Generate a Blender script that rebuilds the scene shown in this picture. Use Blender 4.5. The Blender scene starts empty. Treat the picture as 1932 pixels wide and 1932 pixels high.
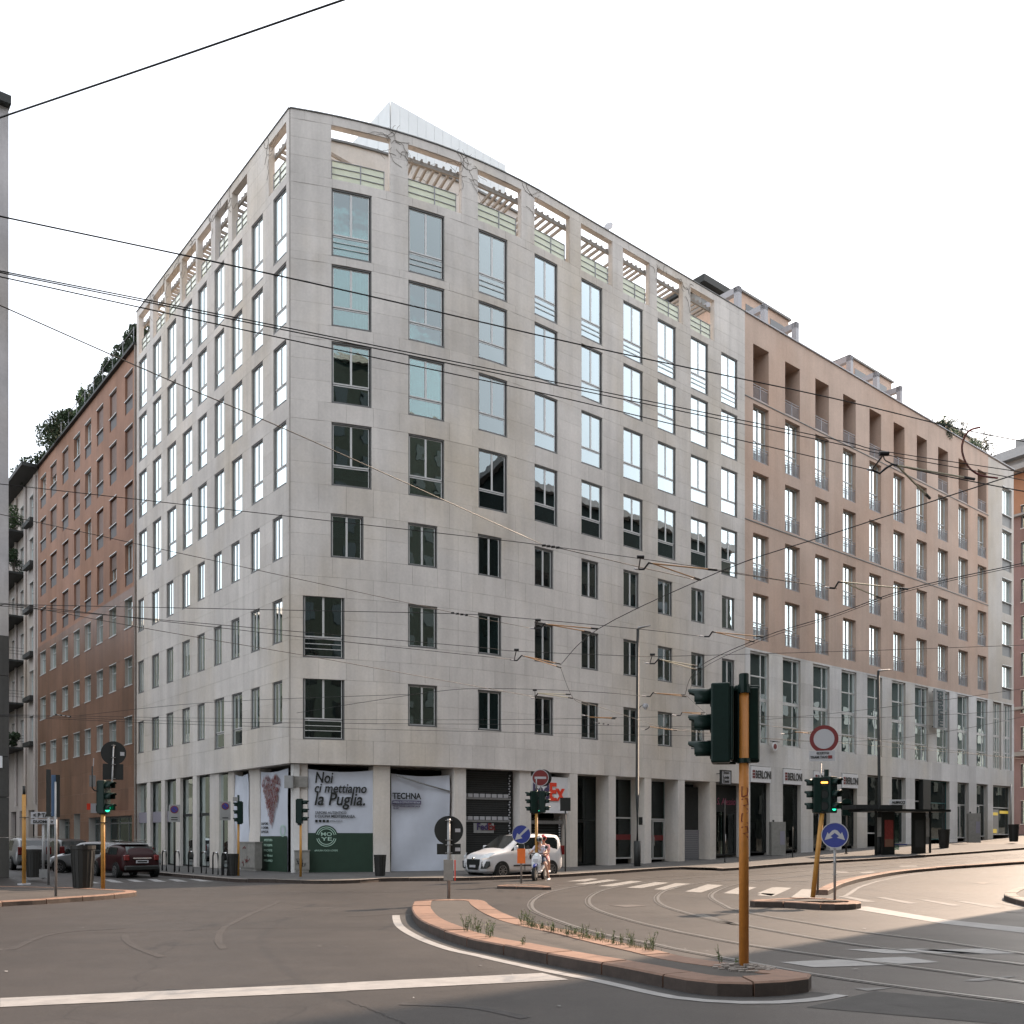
import bpy, math, random
from mathutils import Vector, Matrix
rnd = random.Random(7)
S = bpy.context.scene
COL = S.collection
R = math.radians

# ---------------------------------------------------------------- camera, sky, sun, exposure
EYE = 1.7
cam = bpy.data.cameras.new('camera')
cam.sensor_width = 36.0
cam.lens = 36.0 * 1770 / 1932
cam.shift_y = 614 / 1932
cam.clip_end = 3000
cam.clip_start = 0.1
co = bpy.data.objects.new('camera', cam)
co.location = (0, 0, EYE)
co.rotation_euler = (R(90), 0, 0)
COL.objects.link(co)
S.camera = co

SUN_EL = 37.0
SUN_AZ = (math.cos(R(44.5)), math.sin(R(44.5)))     # horizontal direction towards the sun
w = bpy.data.worlds.new('World')
S.world = w
w.use_nodes = True
nt = w.node_tree
for n in list(nt.nodes):
    nt.nodes.remove(n)
out = nt.nodes.new('ShaderNodeOutputWorld')
sky = nt.nodes.new('ShaderNodeTexSky')
sky.sky_type = 'NISHITA'
sky.sun_disc = False
sky.sun_elevation = R(SUN_EL)
sky.sun_rotation = math.atan2(SUN_AZ[0], SUN_AZ[1])
sky.air_density = 1.0
sky.dust_density = 3.0
bg1 = nt.nodes.new('ShaderNodeBackground')
bg1.inputs[1].default_value = 0.06
nt.links.new(sky.outputs[0], bg1.inputs[0])
tc = nt.nodes.new('ShaderNodeTexCoord')
nz = nt.nodes.new('ShaderNodeTexNoise')
nz.inputs['Scale'].default_value = 2.2
nz.inputs['Detail'].default_value = 5
nz.inputs['Roughness'].default_value = 0.5
nt.links.new(tc.outputs['Generated'], nz.inputs['Vector'])
cr = nt.nodes.new('ShaderNodeValToRGB')
cr.color_ramp.elements[0].position = 0.3
cr.color_ramp.elements[0].color = (0.66, 0.69, 0.72, 1)
cr.color_ramp.elements[1].position = 0.62
cr.color_ramp.elements[1].color = (0.92, 0.92, 0.91, 1)
nt.links.new(nz.outputs['Fac'], cr.inputs[0])
bg2 = nt.nodes.new('ShaderNodeBackground')
bg2.inputs[1].default_value = 0.82
nt.links.new(cr.outputs[0], bg2.inputs[0])
ad = nt.nodes.new('ShaderNodeAddShader')
nt.links.new(bg1.outputs[0], ad.inputs[0])
nt.links.new(bg2.outputs[0], ad.inputs[1])
nt.links.new(ad.outputs[0], out.inputs[0])

sl = bpy.data.lights.new('sun', 'SUN')
sl.energy = 4.6
sl.angle = R(0.6)
sl.color = (1.0, 0.76, 0.57)
so = bpy.data.objects.new('sun', sl)
d = Vector((SUN_AZ[0] * math.cos(R(SUN_EL)), SUN_AZ[1] * math.cos(R(SUN_EL)), math.sin(R(SUN_EL))))
so.rotation_euler = d.to_track_quat('Z', 'Y').to_euler()
so.location = (60, 60, 60)
COL.objects.link(so)

S.view_settings.view_transform = 'Standard'
S.view_settings.look = 'None'
S.view_settings.gamma = 1
S.view_settings.use_curve_mapping = False
S.view_settings.exposure = 1.04
S.render.engine = 'CYCLES'
S.cycles.max_bounces = 6
S.cycles.transparent_max_bounces = 12
S.cycles.use_denoising = True

# ---------------------------------------------------------------- survey helpers
CX, HY, F = 966.0, 1580.0, 1770.0

def G(X, Y):                                   # ground height: flat crossing, street climbing to the right
    s = X * .766 + Y * .643
    if s < 25: return 0.0
    m = .0345
    if s < 50: return m / 50 * (s - 25) ** 2
    return m * 12.5 + m * (min(s, 125) - 50)

def gpt(x, y, dz=0.0):
    vx, vz = (x - CX) / F, (HY - y) / F
    lo, hi = 2.0, 220.0
    f = lambda Y: EYE + Y * vz - G(vx * Y, Y) - dz
    if f(hi) > 0: return Vector((vx * hi, hi, G(vx * hi, hi) + dz))
    for _ in range(50):
        m = (lo + hi) / 2
        if f(m) > 0: lo = m
        else: hi = m
    Y = (lo + hi) / 2
    return Vector((vx * Y, Y, G(vx * Y, Y) + dz))

def dpt(x, y, Y): return Vector(((x - CX) / F * Y, Y, EYE + (HY - y) / F * Y))
def hpt(x, y, z): return dpt(x, y, (z - EYE) * F / (HY - y))
def cv(ox, oy, s): return lambda pts: [(ox + x * s, oy + y * s) for x, y in pts]
cN = cv(0, 1602.9, .33865); cO = cv(654.2, 1602.9, .33865); cP = cv(1277.7, 1602.9, .33865)
cI = cv(0, 1341.2, .2032); cJ = cv(359.8, 1373.9, .2032); cK = cv(719.7, 1373.9, .2032)
cL = cv(1079.5, 1373.9, .2032); cM = cv(1439.3, 1341.2, .2550)

# ---------------------------------------------------------------- mesh helpers
LOC = {}

class MB:
    def __init__(s): s.v = []; s.f = []; s.m = []; s.a = []
    def add(s, pts, faces, m=0, a=0.0):
        b = len(s.v); s.v += [tuple(p) for p in pts]
        for f in faces:
            s.f.append([b + i for i in f]); s.m.append(m); s.a.append(a)
        return s
    def quad(s, a, b, c, d, m=0, t=0.0): return s.add([a, b, c, d], [(0, 1, 2, 3)], m, t)
    def box(s, x0, x1, y0, y1, z0, z1, m=0, a=0.0):
        p = [(x, y, z) for z in (z0, z1) for y in (y0, y1) for x in (x0, x1)]
        return s.add(p, [(0, 2, 3, 1), (4, 5, 7, 6), (0, 1, 5, 4), (2, 6, 7, 3), (0, 4, 6, 2), (1, 3, 7, 5)], m, a)
    def hexa(s, p, m=0, a=0.0):      # p: 4 bottom ring, 4 top ring
        return s.add(p, [(3, 2, 1, 0), (4, 5, 6, 7), (0, 1, 5, 4), (1, 2, 6, 5), (2, 3, 7, 6), (3, 0, 4, 7)], m, a)
    def tube(s, pts, r, n=8, m=0, cap=True, r2=None):
        pts = [Vector(p) for p in pts]; rings = []; k = len(pts)
        up = Vector((0, 0, 1)); base = len(s.v)
        for i, p in enumerate(pts):
            t = (pts[min(i + 1, k - 1)] - pts[max(i - 1, 0)])
            t = t.normalized() if t.length > 1e-9 else Vector((0, 0, 1))
            u = t.cross(up)
            if u.length < 1e-3: u = t.cross(Vector((1, 0, 0)))
            u.normalize(); v = t.cross(u)
            rr = r if r2 is None else r + (r2 - r) * i / (k - 1)
            for j in range(n):
                a = 2 * math.pi * (j + .5) / n
                s.v.append(tuple(p + u * (rr * math.cos(a)) + v * (rr * math.sin(a))))
        for i in range(k - 1):
            for j in range(n):
                a, b = base + i * n + j, base + i * n + (j + 1) % n
                s.f.append([a, b, b + n, a + n]); s.m.append(m); s.a.append(0)
        if cap:
            s.f.append([base + j for j in range(n)][::-1]); s.f.append([base + (k - 1) * n + j for j in range(n)])
            s.m += [m, m]; s.a += [0, 0]
        return s
    def disc(s, c, ax, r, th, n=28, m=0):   # cylinder centred at c, along axis ax
        ax = Vector(ax).normalized(); c = Vector(c)
        return s.tube([c - ax * th / 2, c + ax * th / 2], r, n, m)
    def prism(s, poly, z0, z1, m=0):        # polygon (x,y) extruded in z; z may be a function
        g0 = z0 if callable(z0) else (lambda x, y: z0); g1 = z1 if callable(z1) else (lambda x, y: z1)
        n = len(poly); p = [(x, y, g0(x, y)) for x, y in poly] + [(x, y, g1(x, y)) for x, y in poly]
        fs = [tuple(range(n))[::-1], tuple(range(n, 2 * n))] + [(i, (i + 1) % n, n + (i + 1) % n, n + i) for i in range(n)]
        return s.add(p, fs, m)
    def mesh(s, name, mats, off=(0, 0, 0), smooth=False):
        me = bpy.data.meshes.new(name)
        ox, oy, oz = off
        me.from_pydata([(x - ox, y - oy, z - oz) for x, y, z in s.v], [], s.f)
        for mt in (mats if isinstance(mats, (list, tuple)) else [mats]): me.materials.append(mt)
        if any(s.m): me.polygons.foreach_set('material_index', s.m)
        if any(s.a):
            at = me.attributes.new('tone', 'FLOAT', 'FACE'); at.data.foreach_set('value', s.a)
        if smooth: me.polygons.foreach_set('use_smooth', [True] * len(s.f))
        me.update()
        return me

def link(name, me, parent=None, loc=(0, 0, 0), rz=0.0, world=False):
    o = bpy.data.objects.new(name, me); COL.objects.link(o)
    o.location = loc; o.rotation_euler = (0, 0, rz)
    if parent is not None: o.parent = parent
    return o

def part(name, mb, mat, parent, smooth=False, kind=None):   # mb in world coordinates, parent an unrotated Empty
    L = LOC.get(parent.name, (0, 0, 0)) if parent else (0, 0, 0)
    o = link(name, mb.mesh(name, mat, L, smooth), parent)
    if kind: o['kind'] = kind
    return o

def sub(name, mb, mat, parent, smooth=False):              # mb in the parent's local coordinates
    return link(name, mb.mesh(name, mat, (0, 0, 0), smooth), parent)

def tag(o, label=None, cat=None, group=None, kind=None):
    if label: o['label'] = label
    if cat: o['category'] = cat
    if group: o['group'] = group
    if kind: o['kind'] = kind
    return o

def thing(name, label, cat, loc=(0, 0, 0), rz=0.0, group=None):
    o = bpy.data.objects.new(name, None); COL.objects.link(o)
    o.empty_display_size = .3
    o.location = loc; o.rotation_euler = (0, 0, rz)
    LOC[o.name] = tuple(loc)
    return tag(o, label, cat, group)

def struct(name, mb, mat, kind='structure', smooth=False):
    o = link(name, mb.mesh(name, mat, (0, 0, 0), smooth)); o['kind'] = kind
    return o

def copy_tree(o, parent=None):
    c = o.copy(); COL.objects.link(c); c.parent = parent
    for ch in list(o.children): copy_tree(ch, c)
    return c

def smooth_curve(pts, n=6, closed=False):
    P = [Vector(p) for p in pts]; k = len(P); out = []
    for i in range(k if closed else k - 1):
        if closed: a, b, c, d = P[(i - 1) % k], P[i], P[(i + 1) % k], P[(i + 2) % k]
        else: a, b, c, d = P[max(i - 1, 0)], P[i], P[i + 1], P[min(i + 2, k - 1)]
        for j in range(n):
            t = j / n
            out.append(.5 * ((2 * b) + (c - a) * t + (2 * a - 5 * b + 4 * c - d) * t * t + (3 * b - a - 3 * c + d) * t ** 3))
    if not closed: out.append(P[-1])
    return out

def resample(P, step=None, n=None, closed=False):
    P = [Vector(p) for p in P]
    if closed: P = P + [P[0]]
    D = [0]
    for a, b in zip(P, P[1:]): D.append(D[-1] + (b - a).length)
    T = D[-1]
    if n is None: n = max(2, int(round(T / step)))
    out = []; j = 0
    for i in range(n + (0 if closed else 1)):
        t = T * i / n
        while j < len(D) - 2 and D[j + 1] < t: j += 1
        L = D[j + 1] - D[j]
        out.append(P[j].lerp(P[j + 1], (t - D[j]) / L if L > 1e-9 else 0))
    return out

# ---------------------------------------------------------------- materials
def nodes(name):
    m = bpy.data.materials.new(name); m.use_nodes = True
    t = m.node_tree; b = t.nodes['Principled BSDF']
    return m, t, b, t.nodes, t.links

def rgb(c): return (c[0], c[1], c[2], 1)

def pm(name, col, rough=.6, metal=0.0, var=0.0, scale=3.0, bump=0.0, bscale=40.0, emit=None, es=1.0, spec=.5, objvar=0.0, coat=0.0):
    m, t, b, N, Lk = nodes(name)
    b.inputs['Base Color'].default_value = rgb(col)
    b.inputs['Roughness'].default_value = rough
    b.inputs['Metallic'].default_value = metal
    b.inputs['Specular IOR Level'].default_value = spec
    if coat: b.inputs['Coat Weight'].default_value = coat; b.inputs['Coat Roughness'].default_value = .05
    if emit:
        b.inputs['Emission Color'].default_value = rgb(emit); b.inputs['Emission Strength'].default_value = es
    if var or bump:
        tc = N.new('ShaderNodeTexCoord')
    if var:
        nz = N.new('ShaderNodeTexNoise'); nz.inputs['Scale'].default_value = scale; nz.inputs['Detail'].default_value = 6
        nz.inputs['Roughness'].default_value = .65
        Lk.new(tc.outputs['Object'], nz.inputs['Vector'])
        mr = N.new('ShaderNodeMapRange'); mr.inputs[1].default_value = .25; mr.inputs[2].default_value = .75
        mr.inputs[3].default_value = 1 - var; mr.inputs[4].default_value = 1 + var
        Lk.new(nz.outputs['Fac'], mr.inputs[0])
        last = mr.outputs[0]
        if objvar:
            oi = N.new('ShaderNodeObjectInfo'); m2 = N.new('ShaderNodeMapRange')
            m2.inputs[3].default_value = 1 - objvar; m2.inputs[4].default_value = 1 + objvar
            Lk.new(oi.outputs['Random'], m2.inputs[0])
            mm = N.new('ShaderNodeMath'); mm.operation = 'MULTIPLY'
            Lk.new(last, mm.inputs[0]); Lk.new(m2.outputs[0], mm.inputs[1]); last = mm.outputs[0]
        vm = N.new('ShaderNodeVectorMath'); vm.operation = 'SCALE'; vm.inputs[0].default_value = col[:3]
        Lk.new(last, vm.inputs['Scale'])
        Lk.new(vm.outputs[0], b.inputs['Base Color'])
    if bump:
        nb = N.new('ShaderNodeTexNoise'); nb.inputs['Scale'].default_value = bscale; nb.inputs['Detail'].default_value = 4
        Lk.new(tc.outputs['Object'], nb.inputs['Vector'])
        bp = N.new('ShaderNodeBump'); bp.inputs['Strength'].default_value = bump; bp.inputs['Distance'].default_value = .01
        Lk.new(nb.outputs['Fac'], bp.inputs['Height']); Lk.new(bp.outputs[0], b.inputs['Normal'])
    return m

def stone(name, col, tone=.16, stain=.2, streak=.12, joint=None, warm=(.9, .85, .76), rough=.75, lowstain=0.0):
    m, t, b, N, Lk = nodes(name)
    geo = N.new('ShaderNodeNewGeometry')
    def noise(vecscale, sc, det=6, rg=.6):
        mp = N.new('ShaderNodeMapping'); mp.inputs['Scale'].default_value = vecscale
        Lk.new(geo.outputs['Position'], mp.inputs['Vector'])
        z = N.new('ShaderNodeTexNoise'); z.inputs['Scale'].default_value = sc; z.inputs['Detail'].default_value = det
        z.inputs['Roughness'].default_value = rg
        Lk.new(mp.outputs[0], z.inputs['Vector']); return z.outputs['Fac']
    def mr(x, a0, a1, b0, b1):
        q = N.new('ShaderNodeMapRange')
        for i, v in enumerate((a0, a1, b0, b1)): q.inputs[i + 1].default_value = v
        Lk.new(x, q.inputs[0]); return q.outputs[0]
    def mul(a, c):
        q = N.new('ShaderNodeMath'); q.operation = 'MULTIPLY'; Lk.new(a, q.inputs[0]); Lk.new(c, q.inputs[1]); return q.outputs[0]
    at = N.new('ShaderNodeAttribute'); at.attribute_name = 'tone'
    f = mr(at.outputs['Fac'], -1, 1, 1 - tone, 1 + tone)
    st = mr(noise((1, 1, 1), .28, 8, .62), .3, .7, 1 - stain, 1 + stain * .5)
    sk = mr(noise((1.6, 1.6, .09), 1.0, 5, .6), .42, .72, 1, 1 - streak)
    fine = mr(noise((1, 1, 1), 9, 4), .3, .7, .95, 1.05)
    f = mul(mul(f, st), mul(sk, fine))
    wm = N.new('ShaderNodeMix'); wm.data_type = 'RGBA'
    wm.inputs[6].default_value = rgb(col); wm.inputs[7].default_value = rgb([col[i] * warm[i] for i in range(3)])
    Lk.new(mr(noise((1, 1, .6), .16, 4), .45, .7, 0, 1), wm.inputs[0])
    vm = N.new('ShaderNodeVectorMath'); vm.operation = 'SCALE'
    Lk.new(wm.outputs[2], vm.inputs[0]); Lk.new(f, vm.inputs['Scale'])
    Lk.new(vm.outputs[0], b.inputs['Base Color'])
    b.inputs['Roughness'].default_value = rough
    b.inputs['Specular IOR Level'].default_value = .2
    nb = N.new('ShaderNodeBump'); nb.inputs['Strength'].default_value = .25; nb.inputs['Distance'].default_value = .01
    Lk.new(noise((1, 1, 1), 25, 3), nb.inputs['Height']); Lk.new(nb.outputs[0], b.inputs['Normal'])
    return m

def glass(name, tint=(.55, .68, .66), k=1.9, ior=1.5, wav=.02, rough=.01, off=0.0):
    m = bpy.data.materials.new(name); m.use_nodes = True
    t = m.node_tree; N = t.nodes; Lk = t.links
    for n in list(N): N.remove(n)
    o = N.new('ShaderNodeOutputMaterial'); mx = N.new('ShaderNodeMixShader')
    tr = N.new('ShaderNodeBsdfTransparent'); tr.inputs[0].default_value = rgb(tint)
    gl = N.new('ShaderNodeBsdfGlossy'); gl.inputs['Roughness'].default_value = rough
    gl.inputs[0].default_value = (.86, .97, .98, 1)
    fr = N.new('ShaderNodeFresnel'); fr.inputs[0].default_value = ior
    mm = N.new('ShaderNodeMath'); mm.operation = 'MULTIPLY_ADD'; mm.inputs[1].default_value = k; mm.inputs[2].default_value = off; mm.use_clamp = True
    Lk.new(fr.outputs[0], mm.inputs[0]); Lk.new(mm.outputs[0], mx.inputs[0])
    Lk.new(tr.outputs[0], mx.inputs[1]); Lk.new(gl.outputs[0], mx.inputs[2]); Lk.new(mx.outputs[0], o.inputs[0])
    if wav:
        geo = N.new('ShaderNodeNewGeometry'); nz = N.new('ShaderNodeTexNoise'); nz.inputs['Scale'].default_value = .9
        Lk.new(geo.outputs['Position'], nz.inputs['Vector'])
        bp = N.new('ShaderNodeBump'); bp.inputs['Strength'].default_value = wav * 10; bp.inputs['Distance'].default_value = .05
        Lk.new(nz.outputs['Fac'], bp.inputs['Height'])
        Lk.new(bp.outputs[0], gl.inputs['Normal']); Lk.new(bp.outputs[0], fr.inputs['Normal'])
    return m

M = {}
M['stone'] = stone('grey_stone', (.69, .648, .61), .06, .16, .15)
M['joint'] = stone('stone_joint', (.46, .435, .41), 0, .1, .1)
M['white_stone'] = stone('white_stone', (.72, .71, .70), .12, .18, .15)
M['orange'] = stone('ochre_klinker', (.57, .43, .35), .1, .16, .1, warm=(.97, .9, .85))
M['pale_render'] = stone('pale_render', (.6, .56, .52), .1, .12, .08)
M['brick_wall'] = stone('red_brick_wall', (.36, .205, .145), .16, .25, .15)
M['pink_stone'] = stone('pink_stone', (.21, .112, .075), .2, .3, .25, rough=.42)
M['pink_stone'].node_tree.nodes['Principled BSDF'].inputs['Specular IOR Level'].default_value = .3
M['left_white'] = stone('pale_plaster', (.55, .5, .47), .1, .15, .15)
M['cement'] = stone('rough_cement', (.50, .48, .485), .1, .3, .2, rough=.9)
M['cement_dark'] = stone('dark_plinth_stone', (.09, .088, .085), .1, .3, .2)
M['surround'] = pm('window_surround', (.15, .15, .148), .5, .2, .15, 5)
M['sash'] = pm('pale_aluminium', (.56, .56, .55), .45, .2, .08, 6)
M['glass'] = glass('window_glass', (.34, .50, .48), 16.0, 1.55, .007, off=-.58)
M['glass_shop'] = glass('shop_glass', (.55, .66, .62), 1.3, 1.5, .006)
M['glass_rail'] = pm('frosted_railing_glass', (.76, .79, .62), .25, 0, .12, 1.2)
M['glass_rail'].node_tree.nodes['Principled BSDF'].inputs['Transmission Weight'].default_value = .2
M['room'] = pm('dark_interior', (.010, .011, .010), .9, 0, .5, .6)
M['pale_grey'] = pm('pale_grey_panel', (.27, .27, .265), .6, 0, .1, 3)
M['curtain'] = pm('curtain', (.10, .20, .18), .9, 0, .2, 2.5, objvar=.5)
M['blind'] = pm('pale_roller_blind', (.17, .23, .21), .8, 0, .1, 2, objvar=.25)
M['shutter'] = pm('roller_shutter', (.25, .18, .155), .7, 0, .1, 3, objvar=.2)
M['dark_metal'] = pm('dark_metal', (.028, .030, .029), .65, .1, .2, 6)
M['black'] = pm('black_plastic', (.008, .010, .009), .42, 0, .2, 8)
M['green_black'] = pm('green_black_plastic', (.005, .019, .015), .45, 0, .2, 8, spec=.25)
M['ochre'] = pm('ochre_brown_paint', (.46, .175, .028), .5, 0, .15, 9, .1, 60)
M['yellow'] = pm('ochre_yellow_paint', (.42, .21, .04), .5, 0, .12, 9, .1, 60)
M['yellow_dirty'] = pm('dirty_ochre_paint', (.38, .19, .035), .55, 0, .3, 14, .15, 60)
M['galv'] = pm('galvanised_steel', (.30, .30, .30), .5, .6, .15, 8)
M['granite'] = pm('granite_kerb', (.19, .112, .078), .75, 0, .22, 7, .3, 50, objvar=.16)
M['granite_grey'] = pm('grey_granite_kerb', (.2, .175, .155), .75, 0, .25, 7, .3, 50, objvar=.18)
M['rail'] = pm('polished_rail_steel', (.27, .26, .25), .32, .5, .2, 12)
M['groove'] = pm('rail_groove', (.02, .02, .02), .9)
M['wire'] = pm('wire_black', (.014, .014, .015), .5, .3)
M['rod'] = pm('orange_insulated_rod', (.36, .20, .08), .5)
M['rod_pale'] = pm('pale_rod', (.45, .42, .30), .5)
M['white'] = pm('white_paint', (.72, .72, .73), .5, 0, .06, 4)
M['cloth'] = pm('white_cloth', (.56, .59, .66), .85, 0, .07, 1.5)
M['green_cloth'] = pm('green_print_cloth', (.018, .045, .028), .6, 0, .15, 2)
M['red'] = pm('sign_red', (.17, .022, .022), .45, 0, .1, 6)
M['blue'] = pm('sign_blue', (.035, .05, .24), .4, 0, .12, 6)
M['sign_grey'] = pm('reflective_grey', (.45, .45, .47), .4, .1)
M['ink'] = pm('black_ink', (.012, .014, .013), .6)
M['ink_purple'] = pm('purple_ink', (.05, .035, .10), .6)
M['fx_red'] = pm('bright_red', (.75, .05, .02), .5)
M['orange_box'] = pm('orange_box', (.78, .17, .03), .5, 0, .08, 8)
M['car_white'] = pm('car_white_paint', (.62, .62, .63), .3, 0, .04, 2, coat=.5)
M['car_silver'] = pm('car_silver_paint', (.25, .25, .255), .35, .4, .05, 2, coat=.25)
M['car_red'] = pm('car_dark_red_paint', (.026, .004, .005), .45, 0, .08, 2, spec=.3)
M['car_black'] = pm('car_black_paint', (.008, .008, .010), .3, 0, .1, 2, coat=.3)
M['car_glass'] = pm('car_glass', (.012, .016, .017), .05, 0, spec=.9)
M['tyre'] = pm('tyre', (.012, .012, .012), .85)
M['rim'] = pm('alloy_rim', (.3, .3, .3), .35, .8)
M['lamp_red'] = pm('red_lamp', (.14, .006, .006), .25)
M['lamp_clear'] = pm('clear_lamp', (.6, .62, .62), .12, .3)
M['chrome'] = pm('chrome', (.7, .7, .7), .12, 1)
M['bin'] = pm('dark_bin', (.012, .011, .009), .6, 0, .2, 6)
M['skin'] = pm('skin', (.48, .27, .19), .55)
M['tshirt'] = pm('white_tshirt', (.6, .57, .66), .85)
M['denim'] = pm('denim', (.07, .09, .13), .85, 0, .2, 12)
M['leaf'] = pm('leaf_green', (.045, .085, .025), .7, 0, .5, 4, objvar=.25)
M['leaf_dark'] = pm('leaf_dark_green', (.022, .045, .016), .7, 0, .5, 2.5, objvar=.2)
M['leaf_yellow'] = pm('leaf_yellow_green', (.16, .18, .05), .7, 0, .4, 3)
M['twig'] = pm('bare_twigs', (.13, .11, .09), .85)
M['beam'] = pm('weathered_beam', (.30, .27, .24), .8, 0, .25, 4)
M['penthouse'] = pm('penthouse_panels', (.74, .77, .78), .55, 0, .05, 1)
M['emit_green'] = pm('lit_green', (.05, .4, .25), .4, emit=(.02, .9, .45), es=1.0)
M['emit_orange'] = pm('lit_orange', (.7, .2, .05), .4, emit=(1, .25, .04), es=3.5)
M['emit_white'] = pm('lit_white', (.8, .8, .8), .4, emit=(1, .98, .92), es=2.2)
M['emit_yellow'] = pm('lit_yellow', (.7, .5, .05), .4, emit=(1, .7, .1), es=.12)
M['teal'] = pm('teal_print', (.02, .10, .10), .6)
M['teal_light'] = pm('teal_frosted', (.07, .16, .155), .4, 0, .15, .6)
M['lilac'] = pm('lilac_panel', (.26, .245, .29), .6, 0, .05, 2)
# ---------------------------------------------------------------- walls in plan
class Wall:
    def __init__(s, pos, sign, T):
        s.pos = pos; s.sign = sign; s.T = T     # sign +1: t runs to the viewer's right
    def hd(s, t):
        a, b = s.pos(t - .01), s.pos(t + .01); return math.atan2(b[1] - a[1], b[0] - a[0])
    def P(s, t, off=0.0, z=0.0):
        X, Y = s.pos(t); h = s.hd(t); k = s.sign
        return Vector((X + math.sin(h) * off * k, Y - math.cos(h) * off * k, z))
    def tx(s, xd, off=0.0):
        v = (xd - CX) / F; lo, hi = -4.0, s.T + 8
        f = lambda t: (lambda p: (p.x - v * p.y) * s.sign)(s.P(t, off))
        for _ in range(46):
            m = (lo + hi) / 2
            if f(m) < 0: lo = m
            else: hi = m
        return (lo + hi) / 2
    def zy(s, t, yd, off=0.0): return EYE + (HY - yd) / F * s.P(t, off).y
    def frame(s, ta, tb, off, z):               # origin at the viewer's left edge, x to the right, y inward
        a, b = (s.P(ta, off, z), s.P(tb, off, z))
        if (s.sign > 0) != (ta < tb): a, b = b, a
        return a, math.atan2(b.y - a.y, b.x - a.x), (b - a).length

X0, Y0 = -9.86, 41.64
K0, K1, TC = R(12), R(39.8), 13.0
kap = (K1 - K0) / TC
def posR(t):
    if t <= TC:
        h = K0 + kap * t
        return (X0 + (math.sin(h) - math.sin(K0)) / kap, Y0 - (math.cos(h) - math.cos(K0)) / kap)
    x, y = posR(TC); return (x + math.cos(K1) * (t - TC), y + math.sin(K1) * (t - TC))
hl = R(129.3)
def posL(t): return (X0 + math.cos(hl) * t, Y0 + math.sin(hl) * t)
WR = Wall(posR, 1, 68); WL = Wall(posL, -1, 70)

def facade(mb, W, t0, t1, z0, z1, ops, depth=.3, off=0.0, back=False, m=0, mr=None, step=1.2):
    """wall skin with real openings; ops: (ta,tb,za,zb[,depth])"""
    mr = m if mr is None else mr
    ts = {t0, t1}; zs = {z0, z1}
    for o in ops:
        ts |= {max(t0, min(t1, o[0])), max(t0, min(t1, o[1]))}; zs |= {max(z0, min(z1, o[2])), max(z0, min(z1, o[3]))}
    ts = sorted(ts); zs = sorted(zs); tt = []
    for a, b in zip(ts, ts[1:]):
        n = max(1, int(math.ceil((b - a) / step)))
        tt += [a + (b - a) * i / n for i in range(n)]
    tt.append(ts[-1])
    for a, b in zip(tt, tt[1:]):
        if b - a < 1e-5: continue
        tm = (a + b) / 2; run = None
        for za, zb in list(zip(zs, zs[1:])) + [(None, None)]:
            solid = za is not None and zb - za > 1e-5 and not any(o[0] < tm < o[1] and o[2] < (za + zb) / 2 < o[3] for o in ops)
            if solid: run = (run[0] if run else za, zb)
            elif run:
                q = [W.P(a, off, run[0]), W.P(b, off, run[0]), W.P(b, off, run[1]), W.P(a, off, run[1])]
                if (W.sign < 0) != back: q = q[::-1]
                mb.quad(*q, m=m); run = None
    if back: return
    for o in ops:
        dp = o[4] if len(o) > 4 else depth
        a, b, za, zb = o[:4]
        A0, A1, B0, B1 = [W.P(t, off - dd, 0) for t in (a, b) for dd in (0, dp)]
        z = lambda v, h: (v.x, v.y, h)
        mb.quad(z(A0, za), z(A1, za), z(A1, zb), z(A0, zb), m=mr)
        mb.quad(z(B0, za), z(B1, za), z(B1, zb), z(B0, zb), m=mr)
        mb.quad(z(A0, za), z(A1, za), z(B1, za), z(B0, za), m=mr)
        mb.quad(z(A0, zb), z(A1, zb), z(B1, zb), z(B0, zb), m=mr)

def slabs(W, t0, t1, z0, z1, ops, hgt=.86, wid=1.2, th=.028, gap=.005):
    """cladding cells around the openings -> list of (ta,tb,za,zb)"""
    zs = {z0, z1}
    for o in ops: zs |= {o[2], o[3]}
    zs = sorted(z for z in zs if z0 <= z <= z1); z2 = [zs[0]]
    for z in zs[1:]:
        if z - z2[-1] > .12: z2.append(z)
    z2[-1] = z1
    zz = []
    for a, b in zip(z2, z2[1:]):
        n = max(1, int(round((b - a) / hgt))); zz += [a + (b - a) * i / n for i in range(n)]
    zz.append(z1); out = []
    for k, (za, zb) in enumerate(zip(zz, zz[1:])):
        bl = sorted([(max(o[0], t0), min(o[1], t1)) for o in ops if o[2] < (za + zb) / 2 < o[3] and o[1] > t0 and o[0] < t1])
        cur = t0; iv = []
        for a, b in bl + [(t1, t1)]:
            if a - cur > .03: iv.append((cur, a))
            cur = max(cur, b)
        for a, b in iv:
            n = max(1, int(round((b - a) / wid)))
            e = [a + (b - a) * i / n for i in range(n + 1)]
            if n > 2 and k % 2:
                sft = (b - a) / n * .5; e = [a] + [x + sft for x in e[:-1]] + [b]
            out += [(p, q, za, zb) for p, q in zip(e, e[1:])]
    return out

def slab_box(mb, W, c, th=.028, gap=.004, tone=0.0, off=0.0, m=0):
    ta, tb, za, zb = c
    ta += gap; tb -= gap; za += gap; zb -= gap
    if W.sign < 0: ta, tb = tb, ta
    p = [W.P(ta, off, za), W.P(ta, off + th, za), W.P(tb, off + th, za), W.P(tb, off, za)]
    q = [v + Vector((0, 0, zb - za)) for v in p]
    P = p + q
    mb.add(P, [(0, 1, 5, 4), (1, 2, 6, 5), (2, 3, 7, 6), (4, 5, 6, 7), (0, 3, 2, 1)], m, tone)

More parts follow.
